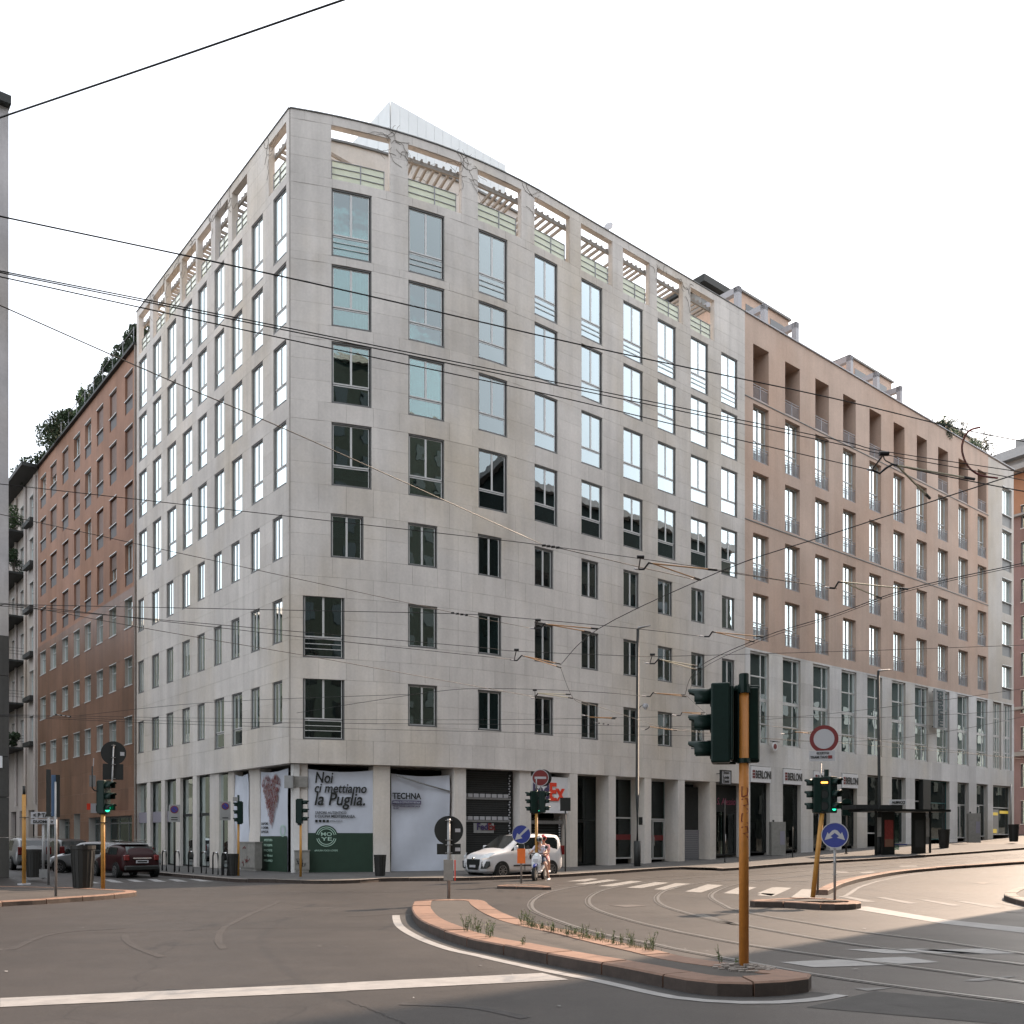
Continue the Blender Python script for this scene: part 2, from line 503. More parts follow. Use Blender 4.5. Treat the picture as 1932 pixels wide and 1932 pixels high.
def clad(W, cells, parent, mat, cam_n=140, name='stone_slab'):
    """nearest slabs as parts of their own, the others joined"""
    key = lambda c: -((c[1] - c[0]) * (c[3] - c[2])) / max(1, W.P((c[0] + c[1]) / 2).y ** 2 + (c[2] + c[3]) ** 2 / 4)
    cells = sorted(cells, key=key)
    rest = MB()
    for i, c in enumerate(cells):
        tone = rnd.uniform(-1, 1) * (1 if rnd.random() < .35 else .45)
        if i < cam_n:
            b = MB(); slab_box(b, W, c, tone=tone); part(name, b, mat, parent)
        else: slab_box(rest, W, c, tone=tone)
    if rest.v: part(name + '_cladding', rest, mat, parent, kind='stuff')

# ---------------------------------------------------------------- windows
WC = {}
def bar(mb, x0, x1, z0, z1, y0, y1, m=0): mb.box(x0, x1, y0, y1, z0, z1, m)

def win_meshes(style, w, h):
    key = (style, round(w, 2), round(h, 2))
    if key in WC: return WC[key]
    w, h = key[1], key[2]; L = []
    fr = MB(); s = .055
    if style in ('A', 'AR', 'B', 'C', 'CR'):
        bar(fr, 0, s, 0, h, .03, .12); bar(fr, w - s, w, 0, h, .03, .12)
        bar(fr, s, w - s, h - s * 1.2, h, .01, .22); bar(fr, s, w - s, 0, s * 1.3, -.03, .22)
        L.append(('window', fr.mesh('window', M['surround']), (0, 0, 0)))
        sa = MB(); q = .036; y0, y1 = .065, .105
        zt = h * .345 if style in ('A', 'AR', 'C', 'CR') else s * 1.3
        mid = w / 2
        gx0, gx1 = s + .01, w - s - .05
        mid = (gx0 + gx1) / 2
        bar(sa, gx0, gx1, h - s * 1.2 - q - .01, h - s * 1.2 - .01, y0, y1)
        bar(sa, gx0, gx0 + q, zt, h - s * 1.2 - .01 - q, y0, y1); bar(sa, gx1 - q, gx1, zt, h - s * 1.2 - .01 - q, y0, y1)
        bar(sa, mid - .045, mid + .045, zt, h - s * 1.2 - .01 - q, y0 - .01, y1)
        panes = []
        if style in ('A', 'AR', 'C', 'CR'):
            bar(sa, gx0, gx1, zt - .135, zt - .09, y0, y1); bar(sa, gx0, gx1, zt - .055, zt, y0 - .01, y1)
            zb = s * 1.3 + .01
            bar(sa, gx0, gx0 + q * .7, zb + q * .7, zt - .15, y0, y1); bar(sa, gx1 - q, gx1, zb + q * .7, zt - .15, y0, y1)
            bar(sa, gx0, gx1, zb, zb + q * .7, y0, y1)
            panes.append((gx0 + .03, gx1 - .04, zb + .03, zt - .14))
            if style in ('AR', 'CR'):
                for f in (.42, .72):
                    zz = zb + (zt - .15 - zb) * f; bar(sa, gx0, gx1, zz, zz + .028, .035, .055)
        else:
            bar(sa, gx0, gx1, zt - .0, zt + q, y0 + .001, y1)
        top = h - s * 1.2 - q
        panes += [(gx0 + q - .01, mid - .05, zt, top), (mid + .05, gx1 - q + .01, zt, top)]
        L.append(('sash', sa.mesh('sash', M['sash']), (0, 0, 0)))
    elif style == 'O':                              # ochre building: french window in a deep reveal
        y0 = .26
        bar(fr, 0, .06, 0, h, y0, y0 + .08); bar(fr, w - .06, w, 0, h, y0, y0 + .08)
        bar(fr, .06, w - .06, h - .07, h, y0, y0 + .08); bar(fr, .06, w - .06, 0, .07, y0, y0 + .08)
        bar(fr, w / 2 - .045, w / 2 + .045, .07, h - .07, y0 - .01, y0 + .07)
        bar(fr, .06, w / 2 - .045, h * .38, h * .38 + .07, y0, y0 + .07); bar(fr, w / 2 + .045, w - .06, h * .38, h * .38 + .07, y0, y0 + .07)
        L.append(('window', fr.mesh('window', M['sash']), (0, 0, 0)))
        panes = [(.05, w / 2 - .04, .06, h - .06), (w / 2 + .04, w - .05, .06, h - .06)]
        rl = railing_mb(w, .92)
        L.append(('railing', rl.mesh('railing', M['rail_grey']), (0, .0, 0)))
    elif style == 'OR':
        rl = railing_mb(w, .92)
        return WC.setdefault(key, ([('window', railing_mb(w, .92).mesh('window', M['rail_grey']), (0, 0, 0))], []))
    elif style == 'S':                              # tall studio glazing, three leaves
        bar(fr, 0, .09, 0, h, .1, .2); bar(fr, w - .09, w, 0, h, .1, .2)
        bar(fr, .09, w - .09, h - .12, h, .06, .2); bar(fr, .09, w - .09, 0, .1, .02, .2)
        L.append(('window', fr.mesh('window', M['sash']), (0, 0, 0)))
        sa = MB(); f1, f2 = .26, .5
        for zz in (h * .47, h * .73, h * .22): bar(sa, .09, w - .09, zz, zz + (.2 if zz == h * .47 else .08), .11, .19)
        bar(sa, w * .62, w * .62 + .07, .1, h * .47, .12, .18); bar(sa, w * .62, w * .62 + .07, h * .47 + .2, h - .12, .12, .18)
        L.append(('sash', sa.mesh('sash', M['sash']), (0, 0, 0)))
        panes = [(.08, w - .08, .09, h * .22), (.08, w - .08, h * .22 + .07, h * .47), (.08, w - .08, h * .47 + .19, h * .73), (.08, w - .08, h * .73 + .07, h - .11)]
    elif style == 'P':                              # brick building
        y0 = .2
        bar(fr, -.03, w + .03, h, h + .05, -.035, .1); bar(fr, -.04, w + .04, -.05, 0, -.05, .1)
        bar(fr, 0, .06, 0, h, y0, y0 + .08); bar(fr, w - .06, w, 0, h, y0, y0 + .08)
        bar(fr, .06, w - .06, h - .06, h, y0, y0 + .08)
        bar(fr, w / 2 - .04, w / 2 + .04, 0, h - .06, y0 - .01, y0 + .07)
        L.append(('window', fr.mesh('window', M['sash']), (0, 0, 0)))
        panes = [(.05, w / 2 - .03, 0, h - .05), (w / 2 + .03, w - .05, 0, h - .05)]
    elif style == 'N':                              # plain narrow window
        y0 = .16
        bar(fr, -.02, w + .02, h, h + .05, -.04, .06); bar(fr, -.03, w + .03, -.07, 0, -.06, .1)
        bar(fr, 0, .05, 0, h, y0, y0 + .08); bar(fr, w - .05, w, 0, h, y0, y0 + .08)
        bar(fr, .05, w - .05, h * .68, h * .68 + .05, y0, y0 + .08)
        L.append(('window', fr.mesh('window', M['sash']), (0, 0, 0)))
        panes = [(.04, w - .04, 0, h)]
    PN = []
    yy = {'A': .08, 'AR': .08, 'B': .08, 'C': .08, 'CR': .08, 'O': .30, 'S': .15, 'P': .24, 'N': .2}[style]
    for a, b, c, d in panes:
        p = MB(); p.box(0, b - a, 0, .012, 0, d - c)
        PN.append(('pane', p.mesh('pane', M['glass']), (a, yy, c)))
    WC[key] = (L, PN); return WC[key]

def railing_mb(w, h):
    r = MB(); bar(r, 0, w, h - .03, h, .05, .09); bar(r, 0, w, h - .17, h - .145, .055, .08)
    bar(r, 0, w, .04, .07, .05, .09)
    n = max(4, int(w / .085))
    for i in range(1, n): bar(r, w * i / n - .008, w * i / n + .008, .07, h - .17, .06, .076)
    bar(r, w / 2 - .02, w / 2 + .02, .07, h - .03, .05, .09)
    return r
M['rail_grey'] = pm('grey_railing_paint', (.30, .30, .32), .5, .3)
M['pane_shutter'] = M['shutter']

def window(parent, W, ta, tb, za, zb, style, fill=None, fr=None):
    L, PN = win_meshes(style, *(lambda f: (f[2], zb - za))(W.frame(ta, tb, 0, za)))
    org, rz, w = W.frame(ta, tb, 0, za)
    P0 = Vector(LOC[parent.name])
    o = link(L[0][0], L[0][1], parent, org - P0, rz)
    for n, me, l in L[1:] + PN: link(n, me, o, l)
    h = zb - za
    if fill:
        kind, side = fill
        yy = {'O': .42, 'P': .27, 'N': .3}.get(style, .26)
        x0, x1 = {'l': (.06, w * .42), 'r': (w * .55, w - .06), 'f': (.06, w - .06), 'b': (.06, w - .06)}[side]
        z0, z1 = (0.05, h - .08)
        if side == 'b': z0 = h * rnd.choice([.35, .5, .15])
        b = MB()
        if kind == 'curtain':
            n = max(4, int((x1 - x0) / .07)); pts = []
            for i in range(n + 1):
                x = x0 + (x1 - x0) * i / n; y = yy + (.03 if i % 2 else 0)
                pts += [(x, y, z0), (x, y, z1)]
            b.add(pts, [(2 * i, 2 * i + 2, 2 * i + 3, 2 * i + 1) for i in range(n)])
            sub('curtain', b, M['curtain'], o)
        elif kind == 'blind':
            b.box(x0, x1, yy, yy + .01, z0, z1); sub('blind', b, M['blind'], o)
        elif kind == 'shutter':
            yy = .12
            n = int((z1 - z0) / .09); b.box(x0, x1, yy + .02, yy + .03, z0, z1)
            for i in range(n): b.box(x0, x1, yy, yy + .02, z0 + i * (z1 - z0) / n, z0 + (i + .8) * (z1 - z0) / n)
            sub('shutter', b, M['shutter'], o)
    return o

def rand_fill(p=.6):
    if rnd.random() > p: return None
    return rnd.choice([('curtain', 'r'), ('curtain', 'l'), ('curtain', 'f'), ('blind', 'b'), ('curtain', 'r')])
def tz(W, xs, y, off=0): return W.zy(W.tx(xs), y, off)
# ================================================================ grey corner building
TR, TL = WR.tx(1405), WL.tx(258.5)
ROOF = 34.05
gb = thing('apartment_building', 'tall grey stone corner building with open roof loggias and many pale framed windows', 'building', (X0, Y0, 0))
ROWS = [(27.78, 30.83, 'AR'), (24.64, 27.42, 'A'), (21.19, 23.96, 'A'), (17.49, 20.34, 'A'), (14.26, 16.24, 'B'), (10.49, 12.47, 'B'), (6.84, 8.78, 'B')]
cRw = [(625.5, 701), (770.3, 838.3), (902.3, 956.8), (1008, 1051.6), (1096.3, 1136), (1175.6, 1212.4), (1240.5, 1274.6), (1303, 1335.6), (1360.3, 1390.8)]
cRn = [(624, 686), (769.7, 825), (901.4, 946), (1008, 1043.7), (1096.3, 1128.6), (1175.6, 1204.8), (1240.5, 1268), (1303.6, 1329), (1361.5, 1385.3)]
cLw = [(516.6, 541.0), (475.5, 496.8), (438, 457.8), (405.4, 423.7), (374, 391), (345.3, 363.3), (316, 333), (289, 304.8), (262.7, 277.4)]
cLn = [(515, 533.4), (474, 490.7), (436.8, 452.6), (404.5, 419), (373.4, 387), (344.4, 359), (315, 327.7), (287.4, 300.8), (261.5, 272)]
lgR = [(625, 735.9), (769.7, 870.9), (901.4, 983), (1008, 1074.5), (1095.7, 1155), (1175, 1225), (1239, 1287.7), (1302, 1347)]
lgL = [(508, 541), (439, 467), (407, 431), (373.4, 399), (344, 370), (314, 340), (289.6, 311), (262.7, 283.5)]
def span(W, p):
    a, b = W.tx(p[0]), W.tx(p[1]); return (min(a, b), max(a, b))
winR, winL = [], []
for i, (z0, z1, st) in enumerate(ROWS):
    for j in range(9):
        if i < 4: winR.append(span(WR, cRw[j]) + (z0, z1, st)); winL.append(span(WL, cLw[j]) + (z0, z1, st if i else 'A'))
        else:
            if j == 0 and i >= 5:
                winR.append(span(WR, (571.5, 650)) + ((9.72, 12.58, 'CR') if i == 5 else (6.07, 8.89, 'CR')))
            else: winR.append(span(WR, cRn[j]) + (z0, z1, 'B'))
            if i == 6 and j in (2, 3): winL.append(span(WL, cLw[j]) + (6.2, 8.78, 'C'))
            else: winL.append(span(WL, cLn[j]) + (z0, z1, 'B'))
opR = [w_[:4] for w_ in winR] + [span(WR, p) + (31.23, 33.64, .28) for p in lgR]
opL = [w_[:4] for w_ in winL] + [span(WL, p) + (31.23, 33.64, .28) for p in lgL]
b = MB()
for W, T, ops in ((WR, TR, opR), (WL, TL, opL)):
    facade(b, W, 0, T, 5.0, ROOF, ops, depth=.32, m=0, mr=1)
    facade(b, W, .45 if W is WL else .3, T, 31.12, ROOF, [o[:4] for o in ops if o[2] > 31], off=-.28, back=True, m=1)
    n = 26
    for i in range(n):                                    # top of the screen wall and soffit over the street floor
        a, c = T * i / n, T * (i + 1) / n
        b.quad(W.P(a, 0, ROOF), W.P(c, 0, ROOF), W.P(c, -.28, ROOF), W.P(a, -.28, ROOF), m=1)
        b.quad(W.P(a, .028, 5.0), W.P(a, -2.6, 5.0), W.P(c, -2.6, 5.0), W.P(c, .028, 5.0), m=1)
part('wall', b, [M['joint'], M['stone']], gb)
b = MB()                                                  # dark metal coping
for W, T in ((WR, TR), (WL, TL)):
    n = 26
    for i in range(n):
        a, c = T * i / n, T * (i + 1) / n
        p = [W.P(a, .07, ROOF + .003), W.P(c, .07, ROOF + .003), W.P(c, -.31, ROOF + .003), W.P(a, -.31, ROOF + .003)]
        b.hexa(p + [v + Vector((0, 0, .045)) for v in p])
part('coping', b, M['surround'], gb)
clad(WR, slabs(WR, .03, TR - .02, 5.0, ROOF, opR), gb, M['stone'], 170)
clad(WL, slabs(WL, .03, TL - .02, 5.0, ROOF, opL), gb, M['stone'], 100)
# body behind the facades
e1 = WR.P(TR); e2 = WL.P(TL)
r1 = e1 + Vector((-math.sin(K1), math.cos(K1), 0)) * 14; l1 = e2 + Vector((.774, .633, 0)) * 13
poly = [WR.P(t, -.3)[:2] for t in [TR * i / 16 for i in range(17)]] + [tuple(r1[:2]), tuple(l1[:2]), tuple(WL.P(TL, -.3)[:2])]
b = MB(); b.prism(poly, 31.0, 31.12); part('roof_terrace', b, M['joint'], gb)
b = MB()
for a, c in ((e1, r1), (r1, l1), (l1, e2)):
    b.quad(Vector((a.x, a.y, 0)), Vector((c.x, c.y, 0)), Vector((c.x, c.y, 31)), Vector((a.x, a.y, 31)))
part('rear_wall', b, M['stone'], gb)
b = MB()
for W, T in ((WR, TR), (WL, TL)):
    facade(b, W, .9, T, 5.0, 31.0, [], off=-1.35, step=2.5)
    facade(b, W, 0.4, T, 0.0, 5.0, [], off=-2.6, step=2.5)
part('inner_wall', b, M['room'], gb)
for W, wins in ((WR, winR), (WL, winL)):
    for k, (a, c, z0, z1, st) in enumerate(wins):
        window(gb, W, a, c, z0, z1, st, rand_fill(.5))
# roof loggias: railings, pergola slats, bare creepers
def creeper(mb, W, t, z, n, rad, off=.04):
    for _ in range(n):
        p = [W.P(t + rnd.uniform(-.5, .5) * rad, off, z + rnd.uniform(-.6, .3) * rad)]
        a = rnd.uniform(0, 6.28)
        for k in range(9):
            a += rnd.uniform(-.8, .8); q = p[-1] + (W.P(t + .1) - W.P(t)).normalized() * math.cos(a) * .11 + Vector((0, 0, math.sin(a) * .11)); p.append(q)
        mb.tube(p, .009, 3, cap=False)
cr_ = MB()
for W, LG in ((WR, lgR), (WL, lgL)):
    for k, pr in enumerate(LG):
        a, c = span(W, pr)
        g = MB(); m_ = (a + c) / 2
        rb = MB()
        for (p, q) in ((a + .03, m_ - .01), (m_ + .01, c - .25)):
            A, Bq = W.P(p, -.12, 31.25), W.P(q, -.12, 31.25); up = Vector((0, 0, .9)); ii = (W.P(p, -.14, 31.25) - A)
            g.hexa([A, Bq, Bq + ii, A + ii, A + up, Bq + up, Bq + ii + up, A + ii + up])
            for zz in (.0, .3, .6, .9): rb.tube([A + Vector((0, 0, zz)) - ii, Bq + Vector((0, 0, zz)) - ii], .018, 5)
            for e in (A, Bq): rb.tube([e - ii, e - ii + Vector((0, 0, .92))], .018, 5)
        ro = part('railing', rb, M['rail_grey'], gb)
        part('railing_glass', g, M['glass_rail'], gb)
        if (W is WR and k != 0) or W is WL:
            full = (k % 2 == 1) or W is WL
            lb = MB(); A, Bq = W.P(a - .2, -.285, 33.3), W.P(c + .2, -.285, 33.3)
            A2, B2 = W.P(a - .2, -4.2, 33.15), W.P(c + .2, -4.2, 33.15)
            rb2 = MB(); up = Vector((0, 0, -.18)); nn = (A2 - A).normalized() * .1
            for mb_, p, q in ((lb, A, Bq), (rb2, A2, B2)):
                mb_.hexa([p + up, q + up, q + up + nn, p + up + nn, p, q, q + nn, p + nn])
            po = part('pergola', lb, M['beam'], gb)
            link('rear_beam', rb2.mesh('rear_beam', M['beam'], LOC[gb.name]), po)
            for p in (A2, B2):
                pb_ = MB(); pb_.tube([Vector((p.x, p.y, 31.1)), p + Vector((0, 0, -.19))], .05, 6); link('post', pb_.mesh('post', M['beam'], LOC[gb.name]), po)
            t0_ = a - .15 if full else (a + c) / 2 - .3; n = max(4, int((c + .15 - t0_) / .34))
            sc = {}
            for i in range(n):
                t = t0_ + (c + .15 - t0_) * (i + .5) / n
                p0, p1 = W.P(t, -.3, 33.34), W.P(t, -4.3, 33.17); dr = (p1 - p0); ln = dr.length
                key = 'slat_mesh'
                if key not in WC:
                    s_ = MB(); s_.box(0, 3.78, -.045, .045, -.07, .07); WC[key] = s_.mesh('slat', M['beam'])
                o = link('slat', WC[key], gb, p0 - Vector(LOC[gb.name]), math.atan2(dr.y, dr.x)); o.rotation_euler.y = rnd.uniform(.02, .06)
                o.parent = po; o.location = p0 - Vector(LOC[gb.name])
                if i % 2 == k % 2: creeper(cr_, W, t, 33.4, 2, .8, -.8 - rnd.random() * 2)
        if k in (0, 1, 2) or rnd.random() < .4: creeper(cr_, W, c + .35, 33.5, 14 if k in (0, 1) and W is WR else 6, 1.0)
part('creeper', cr_, M['twig'], gb, kind='stuff')
# set-back roof storey and white plant room
b = MB(); ta, tb = WR.tx(600, -4.6), WR.tx(985, -4.6)
n = 8
for i in range(n):
    a, c = ta + (tb - ta) * i / n, ta + (tb - ta) * (i + 1) / n
    p = [WR.P(a, -4.6, 31.1), WR.P(c, -4.6, 31.1), WR.P(c, -7.5, 31.1), WR.P(a, -7.5, 31.1)]
    b.hexa(p + [v + Vector((0, 0, 5.2)) for v in p])
    p = [WR.P(a, -4.5, 36.3), WR.P(c, -4.5, 36.3), WR.P(c, -7.5, 36.3), WR.P(a, -7.5, 36.3)]
    b.hexa(p + [v + Vector((0, 0, .1)) for v in p], m=1)
part('roof_storey', b, [M['pale_render'], M['surround']], gb)
ap = dpt(736.8, 191, 50); ph = thing('roof_plant_room', 'white panelled box rising behind the roof edge of the grey building', 'roof structure', (ap.x, ap.y, 31.1))
en = dpt(953.5, 313, 54.8); lf = dpt(703, 229, 51.4)
b = MB(); dr = Vector((en.x - ap.x, en.y - ap.y, 0)); bk = Vector((lf.x - ap.x, lf.y - ap.y, 0)) * 3.2
q0 = Vector((ap.x, ap.y, 31.1)); H = ap.z - 31.1
p = [q0 + bk * .02 + dr * .01, q0 + dr * .99 + bk * .02, q0 + dr * .99 + bk, q0 + bk + dr * .01]
b.hexa(p + [v + Vector((0, 0, H - .02)) for v in p]); part('core', b, M['penthouse'], ph)
for (v0, vd, nn) in ((q0, dr, 14), (q0, bk, 5)):
    on = Vector((vd.y, -vd.x, 0)).normalized() * .05
    if on.y > 0: on = -on
    for i in range(nn):
        b = MB(); a_, c_ = v0 + vd * (i + .012) / nn, v0 + vd * (i + .988) / nn
        p = [a_ + on, c_ + on, c_ + on * .2, a_ + on * .2]; b.hexa(p + [v + Vector((0, 0, H)) for v in p]); part('wall_panel', b, M['penthouse'], ph)
# roof antennas
def antenna(label, base, h, arms, lean=0):
    o = thing('tv_antenna', label, 'antenna', base); b = MB(); b.tube([(0, 0, 0), (lean, 0, h)], .022, 5); sub('mast', b, M['galv'], o)
    for z, L_, a in arms:
        b = MB(); dx, dy = math.cos(a) * L_ / 2, math.sin(a) * L_ / 2
        b.tube([(-dx * .3, -dy * .3, z), (dx * 1.7, dy * 1.7, z)], .014, 4)
        for i in range(6):
            f = -.3 + 2 * i / 5; b.tube([(dx * f, dy * f, z - .22), (dx * f, dy * f, z + .22)], .008, 4)
        sub('aerial', b, M['galv'], o)
p = dpt(1017, 372, 56); antenna('thin roof antenna above the fourth loggia of the grey building', (p.x, p.y, 31.1), p.z - 31.1 + 1.0, [(p.z - 30.3, 1.6, 0)])
p = dpt(1148, 432, 56)
o = thing('satellite_dish', 'pale satellite dish on the grey roof edge between loggias', 'dish', (p.x, p.y, 31.1)); b = MB(); b.tube([(0, 0, 0), (0, 0, p.z - 31.3)], .03, 5); sub('mast', b, M['galv'], o)
b = MB(); b.disc((0, -.1, p.z - 31.0), (-.4, -1, .35), .28, .04, 20); sub('dish', b, M['sign_grey'], o)

# street floor of the grey building -------------------------------------------------------
def pillar(parent, W, x0, x1, off, dep, z1=4.995, mat='stone', z0=None, name='pillar', tt=None):
    a, c = tt if tt else sorted((W.tx(x0, off), W.tx(x1, off))); b = MB()
    g = min(G(*W.P(a)[:2]), G(*W.P(c)[:2])) - .05 if z0 is None else z0
    p = [W.P(a, off, g), W.P(c, off, g), W.P(c, off - dep, g), W.P(a, off - dep, g)]
    b.hexa(p + [Vector((v.x, v.y, z1)) for v in p]); return part(name, b, M[mat], parent)
def panel(parent, W, x0, x1, y0, y1, off, name, mat, th=.03, zz=None, nx=1):
    a, c = span(W, (x0, x1)) if off == 0 else tuple(sorted((W.tx(x0, off), W.tx(x1, off))))
    z1, z0 = zz if zz else (W.zy(a if W.sign > 0 else c, y0, off), W.zy(a if W.sign > 0 else c, y1, off))
    b = MB()
    for i in range(nx):
        a_, c_ = a + (c - a) * i / nx, a + (c - a) * (i + 1) / nx
        p = [W.P(a_, off, z0), W.P(c_, off, z0), W.P(c_, off - th, z0), W.P(a_, off - th, z0)]
        b.hexa(p + [Vector((v.x, v.y, z1)) for v in p])
    o = part(name, b, M[mat], parent); o['_f'] = 0; del o['_f']
    return o, (a, c, z0, z1)
b = MB(); cc = Vector((X0 + .10, Y0 + .28, 0)); pr_ = [WL.P(.42, -.25), cc, WR.P(.42, -.25), WR.P(.42, -.8), WL.P(.42, -.8)]
b.prism([(v.x, v.y) for v in pr_], -.05, 4.995); part('pillar', b, M['white_stone'], gb)
pillar(gb, WR, 552, 580.5, -.36, .6, tt=(.42, WR.tx(580.5, -.36)))
pillar(gb, WR, 705, 736, -.22, 1.2)
pillar(gb, WR, 857, 879.2, -.22, 1.5)
pillar(gb, WR, 980.5, 1002, -.10, 1.4)
for x0, x1 in ((1075.3, 1089.7), (1148.6, 1161.8), (1216, 1228.9), (1279.7, 1291.8), (1339.6, 1350.8)): pillar(gb, WR, x0, x1, .02, 1.25)
for x0, x1, of, dp, mt in ((253.5, 257.5, .02, .16, 'stone'), (277, 283.6, .02, .16, 'stone'), (304, 311, .02, .16, 'stone'), (332, 340, .02, .16, 'stone'), (363.5, 371, .02, .16, 'stone'),
                           (395.5, 413, -.1, .42, 'stone'), (430, 441, -.22, .5, 'stone'), (469.5, 490, -.36, .6, 'stone')):
    pillar(gb, WL, x0, x1, of, dp, mat=mt)
# left street arcade infill: dark recess, lilac fascia panels
panel(gb, WL, 257, 333, 1532, 1552, -.12, 'fascia_panel', 'lilac', .05, (WL.zy(WL.tx(283), 1532), WL.zy(WL.tx(283), 1552)))
for x0, x1 in ((258, 277), (284, 304), (311, 332), (340, 363), (371, 395), (413, 430)):
    panel(gb, WL, x0, x1, 1500, 1640, -.22, 'shop_pane', 'glass_shop', .02, (4.9, .2))
    panel(gb, WL, x0, x1, 1500, 1640, -.19, 'shop_transom', 'dark_metal', .06, (3.0, 2.85))
# right facade shops beyond the sign panels
def shop(parent, W, x0, x1, off, z0, z1, frame='sash', trans=None, door=None, glassm='glass_shop', band=None, split=0, backing=None):
    a, c = span(W, (x0, x1)); gz = max(G(*W.P(a)[:2]), G(*W.P(c)[:2])) + .13
    z0 = gz + z0
    org, rz, w = W.frame(a, c, off, z0); h = z1 - z0
    fr = MB(); s = .06
    bar(fr, 0, s, 0, h, 0, .08); bar(fr, w - s, w, 0, h, 0, .08); bar(fr, s, w - s, h - s, h, 0, .08); bar(fr, s, w - s, 0, s * 1.4, 0, .08)
    zt = h * trans if trans else None
    if zt: bar(fr, s, w - s, zt, zt + .08, -.01, .08)
    o = link('shop_window', fr.mesh('shop_window', M[frame]), parent, org - Vector(LOC[parent.name]), rz)
    cells = [(s, w - s, s * 1.4, zt)] + [(s, w - s, zt + .08, h - s)] if zt else [(s, w - s, s * 1.4, h - s)]
    for x_, x2, c0, c1 in cells:
        k = split if split else 1
        for i in range(k):
            p = MB(); p.box(x_ + (x2 - x_) * i / k + (.02 if i else 0), x_ + (x2 - x_) * (i + 1) / k, .03, .045, c0, c1); sub('pane', p, M[glassm], o)
    if door:
        dx0, dx1 = w * door[0], w * door[1]; dz = zt if zt else 2.3; p = MB()
        bar(p, dx0, dx0 + .07, .03, dz - .02, -.03, .06); bar(p, dx1 - .07, dx1, .03, dz - .02, -.03, .06); bar(p, dx0 + .07, dx1 - .07, dz - .1, dz - .02, -.03, .06); bar(p, dx0 + .07, dx1 - .07, .03, .12, -.03, .06)
        dr_ = sub('door', p, M[frame], o); hb = MB(); hb.tube([(dx0 + .12, -.06, .8), (dx0 + .12, -.06, 1.3)], .015, 6); sub('handle', hb, M['chrome'], o)
    if band:
        p = MB(); bar(p, s, w - s, band[0], band[1], .015, .028); sub('band', p, M[band[2]], o)
    if backing:
        p = MB(); bar(p, s, w - s, .05, h, .35, .37); sub('backing', p, M[backing], o)
    return o, w, h, z0
shop(gb, WR, 1089.9, 1148.4, -.95, 0, 4.98, 'black', .5, (.25, .6), split=3)
shop(gb, WR, 1162, 1215.8, -.95, .25, 4.98, 'sash', .5, None, band=(1.05, 1.35, 'red'), backing='teal_light')
shop(gb, WR, 1229.1, 1279.5, -.95, .1, 4.98, 'sash', .5, (.5, .95), split=2, band=(1.1, 1.4, 'red'), backing='teal_light')
# roller shutter bay
a, c = span(WR, (1292, 1339.4)); gz = G(*WR.P(a)[:2]) + .13; org, rz, w_ = WR.frame(a, c, -.8, gz)
b = MB(); bar(b, 0, w_, 0, 4.7 - gz, .06, .1)
o = link('roller_shutter', b.mesh('roller_shutter', M['dark_metal']), gb, org - Vector(LOC[gb.name]), rz)
for i in range(14):
    if 'sl' not in WC: b = MB(); bar(b, 0, w_, 0, .115, .0, .06); WC['sl'] = b.mesh('slat', M['rail_grey'])
    link('slat', WC['sl'], o, (0, 0, i * .13))
o5, w5, h5, z5 = shop(gb, WR, 1350.9, 1404, -.6, .1, 4.9, 'dark_metal', .62, (.55, .95), split=2)
# ---------------------------------------------------------------- lettering
_deps = None
def lettering(s, w, h, mat, depth=.012, shear=0.0, bold=0.0, name='lettering', space=1.0):
    cu = bpy.data.curves.new(name, 'FONT'); cu.body = s; cu.extrude = .01; cu.shear = shear; cu.offset = bold; cu.resolution_u = 3
    cu.space_character = space; cu.space_line = .9
    o = bpy.data.objects.new(name, cu); me = bpy.data.meshes.new_from_object(o)
    bpy.data.objects.remove(o); bpy.data.curves.remove(cu)
    xs = [v.co.x for v in me.vertices]; ys = [v.co.y for v in me.vertices]
    x0, x1, y0, y1 = min(xs), max(xs), min(ys), max(ys)
    for v in me.vertices:
        v.co = ((v.co.x - x0) / (x1 - x0) * w, -depth * (1 if v.co.z > 0 else 0), (v.co.y - y0) / (y1 - y0) * h)
    me.materials.clear(); me.materials.append(mat); me.name = name
    return me
def put(me, parent, loc, rz=0.0, name=None):
    return link(name or me.name, me, parent, loc, rz)
def flat(name, pts, y, mat, parent, th=.012):
    """flat print shape given in (x,z), lying at depth y"""
    b = MB(); n = len(pts); P = [(x, y, z) for x, z in pts] + [(x, y - th, z) for x, z in pts]
    b.add(P, [tuple(range(n)), tuple(range(2 * n - 1, n - 1, -1))] + [(i, n + i, n + (i + 1) % n, (i + 1) % n) for i in range(n)])
    return sub(name, b, mat, parent)
def ringmb(cx, cz, r0, r1, y, a0=0, a1=360, n=32, th=.012):
    b = MB(); k = max(3, int(n * abs(a1 - a0) / 360))
    for i in range(k):
        A, B_ = R(a0 + (a1 - a0) * i / k), R(a0 + (a1 - a0) * (i + 1) / k)
        q = [(cx + r * math.cos(t), cz + r * math.sin(t)) for r, t in ((r0, A), (r1, A), (r1, B_), (r0, B_))]
        b.add([(x, y, z) for x, z in q] + [(x, y - th, z) for x, z in q], [(0, 1, 2, 3), (7, 6, 5, 4), (0, 4, 5, 1), (3, 2, 6, 7)])
    return b

